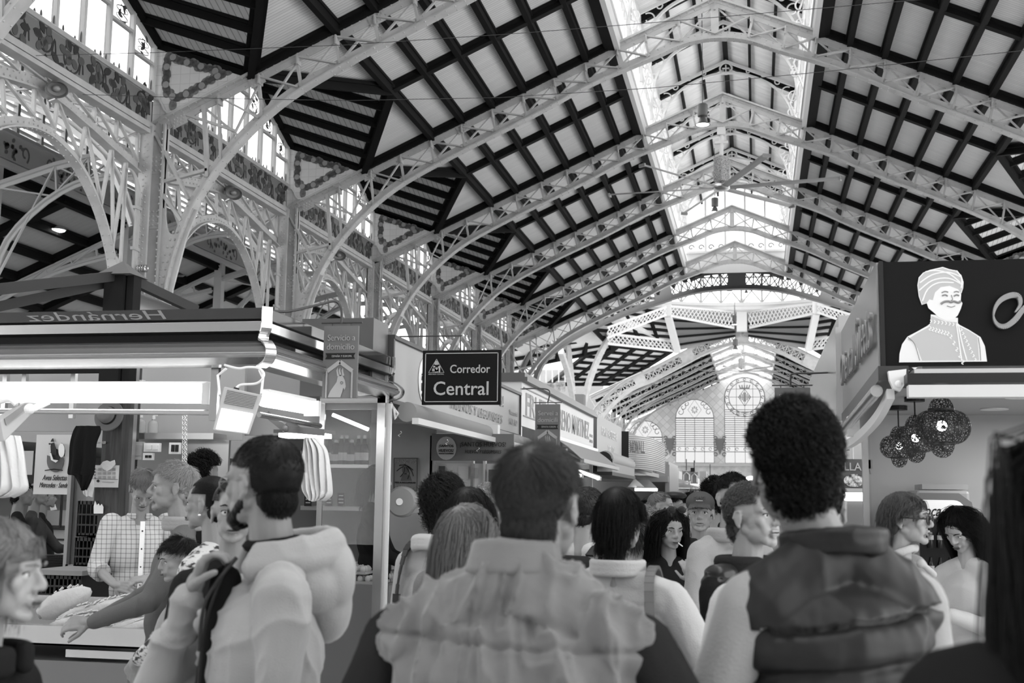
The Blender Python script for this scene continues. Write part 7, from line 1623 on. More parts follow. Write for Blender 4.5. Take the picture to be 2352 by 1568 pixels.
def hair(kind, s, M, m_, parent, n=2500, rad=.0012, L=.035, seed=0, bald=0, vol=1., fringe=0):
    """kind: short, curly, long, bun, bob ; strands rooted on the scalp plus a solid under-cap"""
    r = np.random.RandomState(seed); q = r.normal(size=(n*3, 3)); q /= np.linalg.norm(q, axis=1, keepdims=True)
    fr = -q[:, 1]; lim = np.where(fr > .5, .5+fringe*-.15, np.where(fr > 0, -.05+fr*1.1, -.72)); lim = np.where((np.abs(q[:, 0]) > .7) & (fr > -.15), .12, lim)
    ok = q[:, 2] > lim
    if bald: ok &= ~((q[:, 2] > .62) & (fr > -.5))
    q = q[ok][:n]; n = len(q); R_ = CR_*(1+.02*(vol-1)); p = q*R_+CC_; nr = q/R_; nr /= np.linalg.norm(nr, axis=1, keepdims=True)
    wh = np.array((0, .55, .83)); tg = q-wh*(q@wh)[:, None]; tg = tg-nr*np.sum(tg*nr, 1)[:, None]; tg /= np.linalg.norm(tg, axis=1, keepdims=True)+1e-6
    k2 = max(50, n//4); q2 = r.normal(size=(k2*3, 3)); q2 /= np.linalg.norm(q2, axis=1, keepdims=True); q2 = q2[(q2[:, 1] > .05)][:k2]; nr2 = q2*1.0
    p = np.concatenate([p, q2*np.array((.058, .05, .052))+np.array((0, .05, -.036))]); q = np.concatenate([q, np.stack([q2[:, 0], q2[:, 1], -.6+q2[:, 2]*.1], 1)]); nr = np.concatenate([nr, nr2]); tg = np.concatenate([tg, np.tile(np.array((0, .12, -1.0)), (len(q2), 1))]); n = len(q)
    m = 5 if kind in ('short', 'bald') else 9; out = np.zeros((n, m, 3)); out[:, 0] = p; cur = p.copy(); jit = r.normal(size=(n, 3))
    if kind == 'bun': tgt = np.array((0, .125, .03)); 
    Ls = L*(.6+.8*r.rand(n))
    if fringe > .5: Ls = np.where((-q[:, 1] > .15) & (np.abs(q[:, 0]) < .55), .1, Ls)
    if kind in ('short',): Ls *= np.where(q[:, 2] < .1, .55, 1.0)
    for i in range(1, m):
        f = i/(m-1); st = (Ls/(m-1))[:, None]
        if kind in ('short', 'bald'): d = tg*1.0+nr*(.2*vol*(1-f)+.02)+jit*.14
        elif kind == 'curly': ph = jit[:, :1]*9+f*8; d = tg*.4+nr*(.75*vol*(1-f)+.1)+np.concatenate([np.cos(ph), np.sin(ph*1.1), np.sin(ph+1)], 1)*.9
        elif kind == 'bun': d = tgt-cur; d /= np.linalg.norm(d, axis=1, keepdims=True); d = d+nr*.25
        else:
            g = min(1, f*2.2); d = tg*(1-g)+nr*(.25*vol*(1-f))+np.array((0, .05, -1.0))*g+jit*.07
            fm = ((-q[:, 1] > .1) & ~((np.abs(q[:, 0]) < .55) & (fringe > .5)))[:, None]; d = d+fm*(1-f)*(np.sign(q[:, :1])*np.array((.7, 0, 0))+np.array((0, .8, 0)))
            if kind == 'wavy': d += np.sin(f*9+jit[:, :1]*2)*.35*np.array((1, .3, 0))
        d /= np.linalg.norm(d, axis=1, keepdims=True)+1e-9; cur = cur+d*st
        rel = (cur-CC_)/(R_*1.01); rn = np.linalg.norm(rel, axis=1); inside = rn < 1
        if kind in ('long', 'bob', 'wavy'):
            cx_ = cur[:, 0]; cy_ = cur[:, 1]-.03; rr_ = np.sqrt(cx_**2+cy_**2)+1e-6; mxr = (.1+.022*min(vol, .9))*(1+.06*jit[:, 2])+(.03 if vol > 1.15 and kind == 'long' and L > .4 else .012)*f; kk = np.where((rr_ > mxr), mxr/rr_, 1.0); cur[:, 0] = cx_*kk; cur[:, 1] = cy_*kk+.03
            bad = (cur[:, 1] < -.025) & (np.abs(cur[:, 0]) < .082) & (cur[:, 2] < .035); cur[bad, 0] = np.where(cur[bad, 0] < 0, -.082, .082); cur[bad, 1] = np.maximum(cur[bad, 1], -.05)
        if kind != 'curly': cur[inside] = (rel[inside]/rn[inside][:, None])*R_*1.01+CC_
        # keep long hair outside the neck and shoulders
        out[:, i] = cur
    Mn = np.array(M.to_3x3())*s; out = out@Mn.T+np.array(M.translation)
    h = strands('hair', out, rad*s, m_, parent)
    mb = MB(); Nu, Nv = 36, 24; vs = []; keep = set()
    for i in range(Nv+1):
        a = math.pi*i/Nv
        for k in range(Nu):
            t = 2*math.pi*k/Nu; d = V((math.sin(a)*math.cos(t), math.sin(a)*math.sin(t), math.cos(a)))
            f_ = -d.y; lm = .5-.15*fringe if f_ > .5 else (-.05+f_*1.1 if f_ > 0 else -.72)
            if abs(d.x) > .7 and f_ > -.15: lm = .12
            good = d.z > lm and not (bald and d.z > .62 and f_ > -.5); vs.append(M @ V(((d.x*CR_[0]*1.012+CC_[0])*s, (d.y*CR_[1]*1.012+CC_[1])*s, (d.z*CR_[2]*1.012+CC_[2])*s)))
            if good: keep.add(i*Nu+k)
    fs = [(i*Nu+k, (i+1)*Nu+k, (i+1)*Nu+(k+1) % Nu, i*Nu+(k+1) % Nu) for i in range(Nv) for k in range(Nu)]
    fs = [f for f in fs if all(v in keep for v in f)]
    mb.add(vs, fs); mn = MB(); mn.ball((0, 0, 0), (.056, .048, .05), 16, 10); mb.add([M @ V((a*s, (b+.05)*s, (c-.036)*s)) for a, b, c in mn.v], mn.f); o = mb.obj('scalp_hair', m_, parent, smooth=89); return h
HB = mat('hair_black', .012, .4); HDk = mat('hair_dark_brown', .03, .42); HGr = mat('hair_grey', .2, .5); HLt = mat('hair_light_grey', .38, .5); HBl = mat('hair_fair', .22, .42); HMd = mat('hair_mid_brown', .08, .42)
def person(label, px, ytop, Y, rz, hk='short', hm=HDk, hL=.035, hn=1200, hrad=.0018, skin=.32, top=None, trous=None, arms=None, hrz=0, pitch=0, s=None, vx=.009, build=1.0, female=False, sleeves=True, fold=None, hands=None, vol=1., bald=0, extra=None, hair_seed=0, face=True, neckz=0, fringe=0, jaw=None, lean=0, smooth=3, brow=None, coat=0, nose=1, tilt=0, core=1., off=(0, 0)):
    p = atY(px, ytop, Y); s = s or (p.z-.012)/1.757; root = thing('person', label, 'person', (p.x+off[0], Y+off[1], 0), math.radians(rz)); ho = Matrix.Rotation(-math.radians(rz), 3, 'Z') @ V((-off[0], -off[1], 0))
    jw = jaw or (.9 if female else 1.0)
    HC = V((0, -.005+lean, 1.64))*s+ho; M = Matrix.Translation(HC) @ Matrix.Rotation(math.radians(hrz), 4, 'Z') @ Matrix.Rotation(math.radians(pitch), 4, 'X') @ Matrix.Rotation(math.radians(tilt), 4, 'Y')
    if pitch or True: pass
    w = build*(.9 if female else 1.0); S_ = lambda *a: V(a)*s
    sh = [S_(-.165*w, .03, 1.375), S_(.165*w, .03, 1.375)]   # local -x is the person's right when facing -y
    default = [(S_(-.215*w, .04, 1.1), S_(-.22*w, -.06, .86)), (S_(.215*w, .04, 1.1), S_(.22*w, -.06, .86))]
    arms = [((V(a[0])*s, V(a[1])*s) if a else default[i]) for i, a in enumerate(arms or (None, None))]
    hands = hands or (None, None); sk = SK(skin)
    def body(mb):
        head_parts(mb, s*(.95 if female else 1), M, jw, nose)
        capsule(mb, M @ (V((0, .022, -.05))*s), .052*s*(.85 if female else 1), S_(0, .035, 1.42), .06*s*(.85 if female else 1)); capsule(mb, S_(-.12*w, .03, 1.37), .05*s, S_(.12*w, .03, 1.37), .05*s)
        mb.ball(S_(0, .01, 1.22), (.14*s*w, .09*s, .2*s), 16, 10); mb.ball(S_(0, .01, 1.0), (.13*s*w, .09*s, .16*s), 16, 10)
        for i in (0, 1):
            el, wr = arms[i]; capsule(mb, sh[i], .045*s, el, .035*s); capsule(mb, el, .036*s, wr, .024*s); h = hands[i]
            if h: hand_parts(mb, wr, h[0], h[1], s*.95, h[2], h[3] if len(h) > 3 else (1 if i else -1))
            else: hand_parts(mb, wr, (wr-el)*.5+V((0, 0, -.1)), V((-1 if i else 1, 0, 0)), s*.95, .35, 1 if i else -1)
            x = (-1, 1)[i]*.09*s; capsule(mb, (x, 0, .92*s), .07*s, (x*1.05, -.01*s, .5*s), .048*s); capsule(mb, (x*1.05, -.01*s, .5*s), .046*s, (x*1.1, .01*s, .09*s), .034*s); capsule(mb, (x*1.1, .02*s, .05*s), .03*s, (x*1.2, -.12*s, .035*s), .028*s)
    b = blob('body', body, vx*.62 if vx < .012 else vx*.8, sk, smooth, None, root)
    # eyes, brows, mouth line
    if face:
        P = lambda x, y, z: M @ V((x*s, y*s, z*s)); R3 = M.to_3x3(); k = (.95 if female else 1)
        for q in (-1, 1):
            mb = MB(); mb.ball(P(q*.031*k, -.0722*k, .002), .0128*s, 14, 10); mb.obj('eye', EYW, root, smooth=True)
            mb = MB(); mb.ball(P(q*.031*k, -.0803*k, .002), (.0062*s, .0058*s, .0062*s), 12, 8, R3); mb.obj('iris', EYD, root, smooth=True)
            mb = MB(); mb.tube([P(q*k*(.031+.0155*math.cos(a)), -.0845*k+.007*abs(math.cos(a)), .003+.0058*math.sin(a)) for a in np.linspace(.1, 3.04, 8)], .0021*s, 6); mb.obj('eyelid', mat('lash_line', .03, .6), root, smooth=True)
            mb = MB(); mb.tube([P(q*.016, -.0945, .0225), P(q*.03, -.0915, .0275), P(q*.047, -.079, .0235)], [.003*s, .0036*s, .0018*s], 6); mb.obj('eyebrow', brow or (hm if not bald else HDk), root, smooth=True)
        mb = MB(); mb.tube([P(-.022, -.0925, -.0605), P(-.01, -.0995, -.0595), P(0, -.1, -.0605), P(.01, -.0995, -.0595), P(.022, -.0925, -.0605)], [.001*s, .0024*s, .0026*s, .0024*s, .001*s], 6); mb.obj('mouth', mat('mouth_dark', .02, .5), root, smooth=True)
        if female: mb = MB(); mb.tube([P(-.018, -.096, -.056), P(0, -.101, -.0555), P(.018, -.096, -.056)], .003*s, 6); mb.tube([P(-.015, -.095, -.066), P(0, -.1, -.067), P(.015, -.095, -.066)], .0038*s, 6); mb.obj('lips', LIP, root, smooth=True)
    if hk: hair(hk, s*(.96 if female else 1), M, hm, root, hn, hrad, hL, hair_seed, bald, vol, fringe)
    top = top or mat('cloth_dark', .03, .85); fx = fold or folds(.006*s, seed=px % 17)
    def shirt(mb):
        mb.ball(S_(0, .012, 1.22), (.185*s*w*core, .125*s*core*(1+coat*.5), .2*s), 20, 12); mb.ball(S_(0, .0, 1.02), (.17*s*w*(1+coat)*core, .125*s*(1+coat)*core, .2*s), 20, 12); mb.ball(S_(0, .0, .9), (.168*s*w*(1+coat), .122*s*(1+coat), .12*s), 20, 12)
        capsule(mb, S_(-.15*w, .03, 1.365), .068*s, S_(.15*w, .03, 1.365), .068*s)
        for q_ in (-1, 1): capsule(mb, S_(q_*.035, .035, 1.435), .055*s, S_(q_*.155*w, .03, 1.38), .062*s)
        for i in (0, 1):
            if sleeves:
                el, wr = arms[i]; e2 = el.lerp(wr, .93); capsule(mb, sh[i], .064*s, el, .05*s); capsule(mb, el, .05*s, e2, .036*s)
    g = blob('top_garment', shirt, vx, top, smooth, fx, root)
    def trs(mb):
        mb.ball(S_(0, .005, .9), (.155*s*w, .112*s, .12*s), 16, 10)
        for x in (-.09, .09): capsule(mb, S_(x, 0, .88), .088*s, S_(x*1.05, -.01, .5), .062*s); capsule(mb, S_(x*1.05, -.01, .5), .062*s, S_(x*1.1, .012, .1), .05*s)
    blob('trousers', trs, .014, trous or mat('cloth_trousers', .05, .85), 2, None, root)
    def shoe(mb):
        for x in (-.1, .1): capsule(mb, S_(x, .03, .045), .043*s, S_(x*1.2, -.13, .036), .036*s)
    blob('shoes', shoe, .014, mat('shoe_black', .02, .5), 2, None, root)
    if extra: extra(root, s, M, arms, S_)
    return root
def collar(root, s, m_, r=.075, z=1.47, h=.03, th=.012, name='collar', open_=.0, tiltf=0, yo=.03):
    def f(mb):
        n = 26
        pts = [V(((r*math.cos(a))*s, (yo+r*.95*math.sin(a))*s, (z+tiltf*math.sin(a))*s)) for a in np.linspace(-math.pi/2+open_, 1.5*math.pi-open_, n)]
        for a, b in zip(pts[:-1], pts[1:]): 
            for k in range(3): zz = V((0, 0, h*s*(k/2-.5))); capsule(mb, a+zz, th*s, b+zz, th*s, 8)
    return blob(name, f, .006, m_, 2, None, root)
def strap(root, pts, w, th, m_, name='strap', up=(0, 0, 1)):
    mb = MB(); P = catmull([tuple(p) for p in pts], 5)
    for a, b in zip(P[:-1], P[1:]): mb.beam(a, b, w, th, up)
    return mb.obj(name, m_, root, smooth=60)
def glasses(root, s, M, m_=BLACK, r=.021, th=.0022):
    P = lambda x, y, z: M @ V((x*s, y*s, z*s)); mb = MB()
    for q in (-1, 1):
        mb.tube([P(q*.033+r*math.cos(a), -.1+.004*abs(math.cos(a)), -.001+r*.85*math.sin(a)) for a in np.linspace(0, 6.2832, 21)[:-1]], th*s, 6, closed=True); mb.tube([P(q*.054, -.098, .003), P(q*.076, -.06, .005), P(q*.083, .01, .008)], th*s, 6)
    mb.tube([P(-.012, -.1, .002), P(0, -.103, .005), P(.012, -.1, .002)], th*s, 6); return mb.obj('glasses', m_, root, smooth=True)
BAGS = mat('bag_strap_dark', .04, .5)
def tcloth(nm, g, rough=.85, w=220): return mat(nm, g, rough, sheen=.2 if g > .2 else 0, bump=(w, .15, 'weave'))
# ---- the crowd
DOWN = None
def x_curly(root, s, M, arms, S_): collar(root, s, mat('hood_cream', .6, .85), .1, 1.45, .03, .022, 'hood', 0, .03); strap(root, [S_(.13, .13, 1.05), S_(.14, .135, 1.25), S_(.12, .1, 1.44), S_(.12, 0, 1.47), S_(.12, -.1, 1.3)], .035, .008, BAGS)
# central man in the quilted vest
VEST = mat('vest_grey_beige', .2, .7, sheen=.25, bump=(90, .1, 'noise'))
def vest_base(co, no):
    w = vnoise(co*np.array([4, 4, 3])+3)*.8
    a = 1-np.abs(vnoise(co*np.array([18, 12, 3.6])+w[:, None]*np.array([2.2, 1, .5])+1.7)); b = 1-np.abs(vnoise(co*np.array([42, 30, 8])+w[:, None]*2+9))
    return .024*(a**3-.4)+.015*(b**3-.4)+.006*vnoise(co*np.array([5, 5, 4])+8)
def vest_disp(co, no):
    r = vest_base(co, no); z = co[:, 2]
    for z0, k in ((1.335, 1), (1.205, 1.0), (1.075, 1)):
        zz = z0+.008*np.sin(co[:, 0]*7); g = z-zz; r += -.009*k*np.exp(-(g/.005)**2)+.006*vnoise(co*np.array([55, 55, 3]))*np.exp(-(g/.028)**2)
    return r
def x_vestman(root, s, M, arms, S_):
    def v(mb):
        mb.ball(S_(0, .02, 1.16), (.305*s, .185*s, .26*s), 28, 18); mb.ball(S_(0, .0, .96), (.295*s, .2*s, .26*s), 28, 18); mb.ball(S_(0, .05, 1.28), (.26*s, .135*s, .17*s), 28, 16)
        capsule(mb, S_(-.2, .04, 1.365), .08*s, S_(.2, .04, 1.365), .08*s, 20)
        for q in (-1, 1): capsule(mb, S_(q*.03, .05, 1.47), .08*s, S_(q*.2, .04, 1.375), .078*s, 20)
    blob('quilted_vest', v, .0055, VEST, 6, vest_disp, root)
    def c(mb):
        n = 30
        for k in range(5):
            rr = .09-.003*k; zz = 1.50+.012*k
            pts = [S_(rr*math.cos(a), .035+rr*.95*math.sin(a), zz-.02*math.sin(a)*-.3+(.01 if math.sin(a) > 0 else -.015)) for a in np.linspace(-1.1, math.pi+1.1, n)]
            for a, b in zip(pts[:-1], pts[1:]): capsule(mb, a, .012*s, b, .012*s, 8)
    blob('stand_collar', c, .005, VEST, 4, folds(.003, 14, 5, 4), root)
SHD = tcloth('sleeve_charcoal', .022)
person('broad man from behind in pale quilted vest over dark sleeves, centre foreground', 1240, 1010, 2.32, 176, 'short', mat('hair_dark_greying', .07, .5), .03, 9000, .0009, .3, SHD, arms=[((-.43, .06, 1.12), (-.36, -.1, .9)), ((.38, .07, 1.1), (.32, -.12, .92))], vx=.008, build=1.5, core=.8, off=(-.035, 0), face=True, extra=x_vestman, hrz=-8, jaw=1.08, fold=folds(.007, 8, 5, 2), hair_seed=3, sleeves=True, vol=.8)
# hooded man on the left
HOOD = tcloth('hoodie_pale_grey', .37, .8, 260)
def hood_fold(co, no):
    w = vnoise(co*3.5+2)*1.2; a = 1-np.abs(vnoise(co*np.array([6, 6, 5])+w[:, None]+4)); return .022*(a**2.5-.4)+.006*vnoise(co*14)+.009*(1-np.abs(vnoise(co*np.array([15, 15, 10])+w[:, None]*2)))**4
def x_hoodman(root, s, M, arms, S_):
    def h(mb):   # hood lying on the back, thick rolled rim around the neck
        n = 24
        for k, (r, z, th, yo) in enumerate(((.118, 1.495, .017, .06), (.122, 1.475, .024, .06), (.125, 1.45, .03, .055))):
            pts = [S_(r*1.05*math.cos(a), yo+r*math.sin(a), z+.022*math.sin(a)) for a in np.linspace(-.75, math.pi+.75, n)]
            for a, b in zip(pts[:-1], pts[1:]): capsule(mb, a, th*s, b, th*s, 10)
        mb.ball(S_(0, .175, 1.405), (.12*s, .065*s, .095*s), 20, 12); mb.ball(S_(0, .165, 1.34), (.09*s, .07*s, .1*s), 20, 12); mb.ball(S_(0, .1, 1.39), (.145*s, .12*s, .085*s), 20, 12)
    blob('hood', h, .0065, HOOD, 7, lambda c, n: .5*hood_fold(c, n), root)
    mb = MB(); vs = []; mb.ball(S_(0, .06, 1.485), (.112*s, .11*s, .03*s), 24, 8); mb.obj('hood_lining', mat('lining_black', .012, .9), root, smooth=True)
    mb = MB(); P = catmull([tuple(S_(.035, -.085, 1.45)), tuple(S_(.045, -.135, 1.3)), tuple(S_(.04, -.145, 1.1)), tuple(S_(.03, -.14, .95))], 6); mb.tube(P, .0045, 6); mb.obj('zip', BLACK, root)
    mb = MB(); mb.tube(catmull([tuple(S_(.06, -.07, 1.46)), tuple(S_(.075, -.14, 1.36)), tuple(S_(.07, -.15, 1.24))], 6), .005, 6); mb.obj('drawcord', BLACK, root)
    def inner(mb): capsule(mb, S_(-.0, -.085, 1.40), .04*s, S_(.0, -.125, 1.05), .035*s)
    blob('dark_shirt', inner, .008, mat('shirt_black', .012, .9), 3, None, root)
    P = lambda x, y, z: M @ V((x*s, y*s, z*s))
    def beard(mb):
        for q in (-1, 1): capsule(mb, P(q*.058, -.005, -.045), .014*s, P(q*.03, -.066, -.09), .019*s); capsule(mb, P(q*.03, -.066, -.09), .018*s, P(0, -.082, -.1), .02*s); capsule(mb, P(q*.022, -.088, -.052), .006*s, P(q*.03, -.075, -.085), .014*s)
        capsule(mb, P(-.02, -.097, -.047), .005*s, P(.02, -.097, -.047), .005*s)
    blob('beard', beard, .004, HB, 1, lambda c, n: .0025*vnoise(c*170), root)
    glasses(root, s, M, mat('thin_metal', .3, .3, .8), .022, .0014)
    el, wr = arms[1]; d = (wr-el).normalized(); mb = MB(); c = wr-d*.005; a = d.orthogonal().normalized(); b = d.cross(a); mb.tube([c+(a*math.cos(t)+b*math.sin(t))*.033*s for t in np.linspace(0, 6.2832, 25)[:-1]], .009, 8, closed=True); mb.obj('wrist_watch', BLACK, root, smooth=True)
person('bearded man in a pale grey hoodie, hand on chin, looking away to the left', 612, 994, 2.85, -58, 'short', HB, .013, 11000, .0008, .26, HOOD, arms=[((-.16, -.235, 1.13), (.0, -.165, 1.375)), ((.25, .0, 1.09), (.03, -.26, 1.08))], hrz=-54, vx=.0065, build=1.12, fold=hood_fold, extra=x_hoodman, hands=((V((.25, .25, .9)), V((.3, .9, 0)), .8, -1), (V((-1, .1, .05)), V((0, 1, 0)), .5, 1)), hair_seed=5, vol=.35, coat=.28)
# tall man in the dark gilet on the right
GIL = mat('gilet_dark', .016, .5)
LS = tcloth('shirt_pale', .34)
def x_gilet(root, s, M, arms, S_):
    def v(mb):
        mb.ball(S_(0, .02, 1.18), (.195*s, .16*s, .235*s), 26, 16); mb.ball(S_(0, .0, .98), (.195*s, .17*s, .26*s), 26, 16); mb.ball(S_(0, .05, 1.3), (.19*s, .13*s, .13*s), 26, 14)
        capsule(mb, S_(-.125, .035, 1.365), .08*s, S_(.125, .035, 1.365), .08*s, 18)
        for q in (-1, 1): capsule(mb, S_(q*.03, .045, 1.46), .07*s, S_(q*.14, .035, 1.37), .08*s, 18)
    base = lambda co, no: .007*((1-np.abs(vnoise(co*np.array([9, 9, 4])+vnoise(co*4)[:, None]*1.3)))**3-.4)+.003*vnoise(co*np.array([30, 30, 9]))
    blob('quilted_gilet', v, .006, GIL, 5, quilt(.86, .088, .015, 6, .12, base), root)
    def c(mb):
        for k in range(3):
            r = .088+.002*k; pts = [S_(r*math.cos(a), .035+r*math.sin(a), 1.475+.015*k+.012*math.sin(a)) for a in np.linspace(-1.3, math.pi+1.3, 26)]
            for a, b in zip(pts[:-1], pts[1:]): capsule(mb, a, .013*s, b, .013*s, 8)
    blob('stand_collar', c, .0055, GIL, 4, folds(.004, 10, 8, 3), root)
person('tall curly-haired man from behind in a dark quilted gilet over a white shirt, right foreground', 1822, 916, 2.45, -155, 'curly', HB, .045, 9000, .0011, .24, LS, arms=[None, ((.27, -.02, 1.08), (.26, -.14, .86))], hrz=-12, vx=.008, build=1.0, core=.85, off=(.055, 0), extra=x_gilet, fold=folds(.009, 7, 3, 6), vol=.55, hair_seed=9)
# woman at far right, very near
person('long dark-haired woman in dark clothes, very close at the right edge', 2578, 1000, 1.4, 172, 'long', HB, .5, 9000, .0018, .3, mat('cloth_black_knit', .01, .9), female=True, vx=.009, build=1.1, s=.96, extra=lambda r, s, M, a, S_: blob('coat_shoulders', lambda mb: (capsule(mb, S_(-.17, .04, 1.43), .085*s, S_(.17, .04, 1.43), .085*s, 18), capsule(mb, S_(-.19, .03, 1.38), .085*s, S_(-.24, .03, 1.2), .085*s), capsule(mb, S_(.19, .03, 1.38), .085*s, S_(.24, .03, 1.2), .085*s)), .012, mat('cloth_black_knit', .01, .9), 4, folds(.01, 6, 4, 2), r), hair_seed=2, vol=1.2, fold=folds(.01, 6, 4, 1), coat=.15)  # rounded mass added over the coat to lift her shoulder outline
# woman at the left edge
def x_left(root, s, M, arms, S_):
    collar(root, s, mat('cloth_black_coat', .016, .9), .1, 1.45, .03, .022, 'hood', .4)
    el, wr = arms[0]; mb = MB(); mb.tube([wr+V((.03*math.cos(a)*s, .03*math.sin(a)*s, .0)) for a in np.linspace(0, 6.2832, 20)[:-1]], .004, 6, closed=True); mb.obj('bracelet', CHROME, root, smooth=True)
person('woman with fair fringe and dark coat at the left edge, mouth open, seen in profile', 2, 1178, 2.15, 94, 'long', HBl, .17, 9000, .0010, .36, mat('cloth_black_coat', .016, .9), female=True, arms=[((-.2, -.06, 1.12), (-.06, -.24, 1.28)), ((.24, -.02, 1.13), (.05, -.24, 1.22))], hands=((V((.2, -.3, .8)), V((0, .8, .2)), .9), (V((-.4, -.2, .7)), V((0, .8, .2)), .9)), vx=.007, extra=x_left, hair_seed=8, fringe=1, vol=1.2, hrz=6, pitch=4, nose=1.15)
# stallholder and customers at the corner stall
def t_check(nt, tc, b):
    w = []
    for ax in ('X', 'Z'):
        wv = nt.nodes.new('ShaderNodeTexWave'); wv.bands_direction = ax; wv.inputs['Scale'].default_value = 11; nt.links.new(tc.outputs['Object'], wv.inputs['Vector']); w.append(ramp(nt, wv.outputs[1], [(0, .5), (.12, 1)]))
    mx = nt.nodes.new('ShaderNodeMix'); mx.data_type = 'RGBA'; mx.blend_type = 'MULTIPLY'; mx.inputs[0].default_value = 1; nt.links.new(w[0], mx.inputs[6]); nt.links.new(w[1], mx.inputs[7]); m2 = nt.nodes.new('ShaderNodeMix'); m2.data_type = 'RGBA'; m2.blend_type = 'MULTIPLY'; m2.inputs[0].default_value = 1; m2.inputs[7].default_value = (.45, .45, .45, 1); nt.links.new(mx.outputs[2], m2.inputs[6]); nt.links.new(m2.outputs[2], b.inputs['Base Color'])
def x_seller(root, s, M, arms, S_):
    mb = MB()
    for k in range(4): mb.ball(S_(.0, -.133-.002*k, 1.38-.11*k), .006, 8, 6)
    mb.obj('buttons', DARK, root); collar(root, s, mat('checked_shirt', .6, .8), .07, 1.47, .02, .01, 'collar', .5); mb = MB(); mb.beam(S_(0, -.128, 1.44), S_(0, -.14, 1.0), .028, .008, (0, 1, 0)); mb.obj('placket', WHITE, root)
    for el, wr in arms: mb = MB(); d = (wr-el).normalized(); mb.tube([el+d*.02, el+d*.085], [.062*s, .058*s], 16); mb.obj('rolled_cuff', mat('checked_shirt', .6, .8), root, smooth=True)
def half_sleeves(root, s, M, arms, S_):
    x_seller(root, s, M, arms, S_)
    def f(mb):
        for i, (el, wr) in enumerate(arms): sh = S_((-1, 1)[i]*.17, .03, 1.42); capsule(mb, sh, .072*s, el, .058*s)
    blob('sleeves', f, .009, mat('checked_shirt', .6, .8), 3, folds(.005, seed=3), root)
person('greengrocer in a checked shirt with rolled sleeves, head bowed behind the tray', 328, 1076, 7.0, 36, 'short', HGr, .035, 2500, .0014, .3, mat('checked_shirt', .6, .8, tex=t_check), arms=[((-.25, -.02, 1.15), (-.16, -.27, 1.06)), ((.26, -.06, 1.16), (.02, -.28, 1.1))], hands=((V((.6, -.6, -.1)), V((.6, .6, -.3)), .7), (V((-.9, -.3, -.1)), V((0, .3, -.9)), .6)), pitch=46, lean=-.06, sleeves=False, extra=half_sleeves, vx=.008, fold=folds(.005, 8, 3, 5))
person('grey-haired man in profile facing left, buying at the corner stall', 412, 1057, 5.3, -62, 'short', HLt, .035, 3000, .0013, .28, tcloth('jacket_mid_grey', .14), arms=[((-.24, -.1, 1.13), (-.12, -.36, 1.0)), ((.25, -.1, 1.13), (.1, -.36, 1.02))], hands=((V((.1, -1, .1)), V((.6, 0, -.5)), .6), (V((-.1, -1, 0)), V((-.6, 0, -.5)), .7)), vx=.008, extra=lambda r, s, M, a, S_: collar(r, s, tcloth('scarf_striped', .35), .085, 1.47, .035, .018, 'scarf'), nose=1.2, lean=-.02)
def x_bun(root, s, M, arms, S_):
    P = lambda x, y, z: M @ V((x*s, y*s, z*s)); mb = MB(); mb.ball(P(0, .13, .045), (.036*s, .034*s, .036*s), 16, 12); mb.obj('hair_bun', HB, root, smooth=True); mb = MB(); mb.ball(P(.083, .012, -.045), .005, 8, 6); mb.obj('earring', CHROME, root)
person('woman with dark tied-back hair in a patterned jumper, behind the bearded man', 484, 1086, 4.5, -96, 'bun', HB, .16, 4500, .0012, .26, mat('patterned_knit', .2, .9, tex=t_noise(26, .04, .5, 2, (1, 1, 2.2), .44, .54)), female=True, vx=.008, extra=x_bun, arms=[None, ((.24, .02, 1.14), (.1, -.24, 1.0))])
person('child with short dark hair at the corner stall, beside the patterned jumper', 412, 1228, 4.9, -55, 'short', HDk, .05, 2500, .0013, .34, tcloth('child_top', .3), female=True, build=.85, vx=.008, pitch=12, hrz=10)
person('woman half hidden behind the bearded man, looking at the viewer', 541, 1092, 3.75, 24, 'bun', HB, .1, 3000, .0013, .3, tcloth('black_jacket', .014), female=True, vx=.008)
person('dark curly-haired person deep inside the corner stall', 470, 1038, 7.7, 160, 'curly', HB, .07, 1500, .002, .25, tcloth('black_jacket', .014), vx=.014, face=False)
person('person with black hair and dark coat beyond the left stall, leftmost of three', 52, 1104, 10.0, 130, 'short', HB, .04, 800, .0025, .25, tcloth('black_jacket', .014), vx=.014, face=False)
def x_gl(root, s, M, arms, S_): glasses(root, s, M)
person('bald man with glasses beyond the left stall, middle of three, facing right', 88, 1105, 10.4, 115, 'short', HDk, .01, 500, .002, .3, tcloth('grey_jacket', .06), vx=.012, bald=1, extra=x_gl, arms=[None, ((.2, -.2, 1.1), (.1, -.4, 1.1))])
person('dark-bearded man with cap beyond the left stall, rightmost of three', 106, 1114, 11.0, 120, 'short', HB, .03, 700, .0025, .26, tcloth('black_jacket', .014), vx=.014)
# egg stall
person('saleswoman with a dark bob and black jacket in profile behind the steel post', 866, 1064, 9.0, 104, 'bob', HMd, .17, 2200, .0016, .36, tcloth('black_jacket', .014), female=True, vx=.01, arms=[((-.2, -.1, 1.1), (-.1, -.32, 1.0)), ((.2, -.1, 1.1), (.1, -.32, 1.0))])
person('curly-haired woman in a cream hoodie at the egg stall, bag strap over her shoulder', 1018, 1092, 5.0, 155, 'curly', HDk, .085, 5000, .0012, .3, tcloth('hoodie_cream', .48), female=True, vx=.008, extra=x_curly, vol=.8, build=1.1, hrz=30)
person('dark-haired person just left of the central man, hair tied, seen from behind', 1078, 1110, 4.3, 175, 'bob', HDk, .12, 3500, .0012, .3, tcloth('jumper_mid', .2), female=True, vx=.01, face=False)
person('person with fair brown bobbed hair right beside the central man, seen from behind', 1080, 1148, 3.6, 170, 'bob', HBl, .18, 6000, .0011, .3, tcloth('jumper_mid', .2), female=True, vx=.01, face=False, hrz=-20)
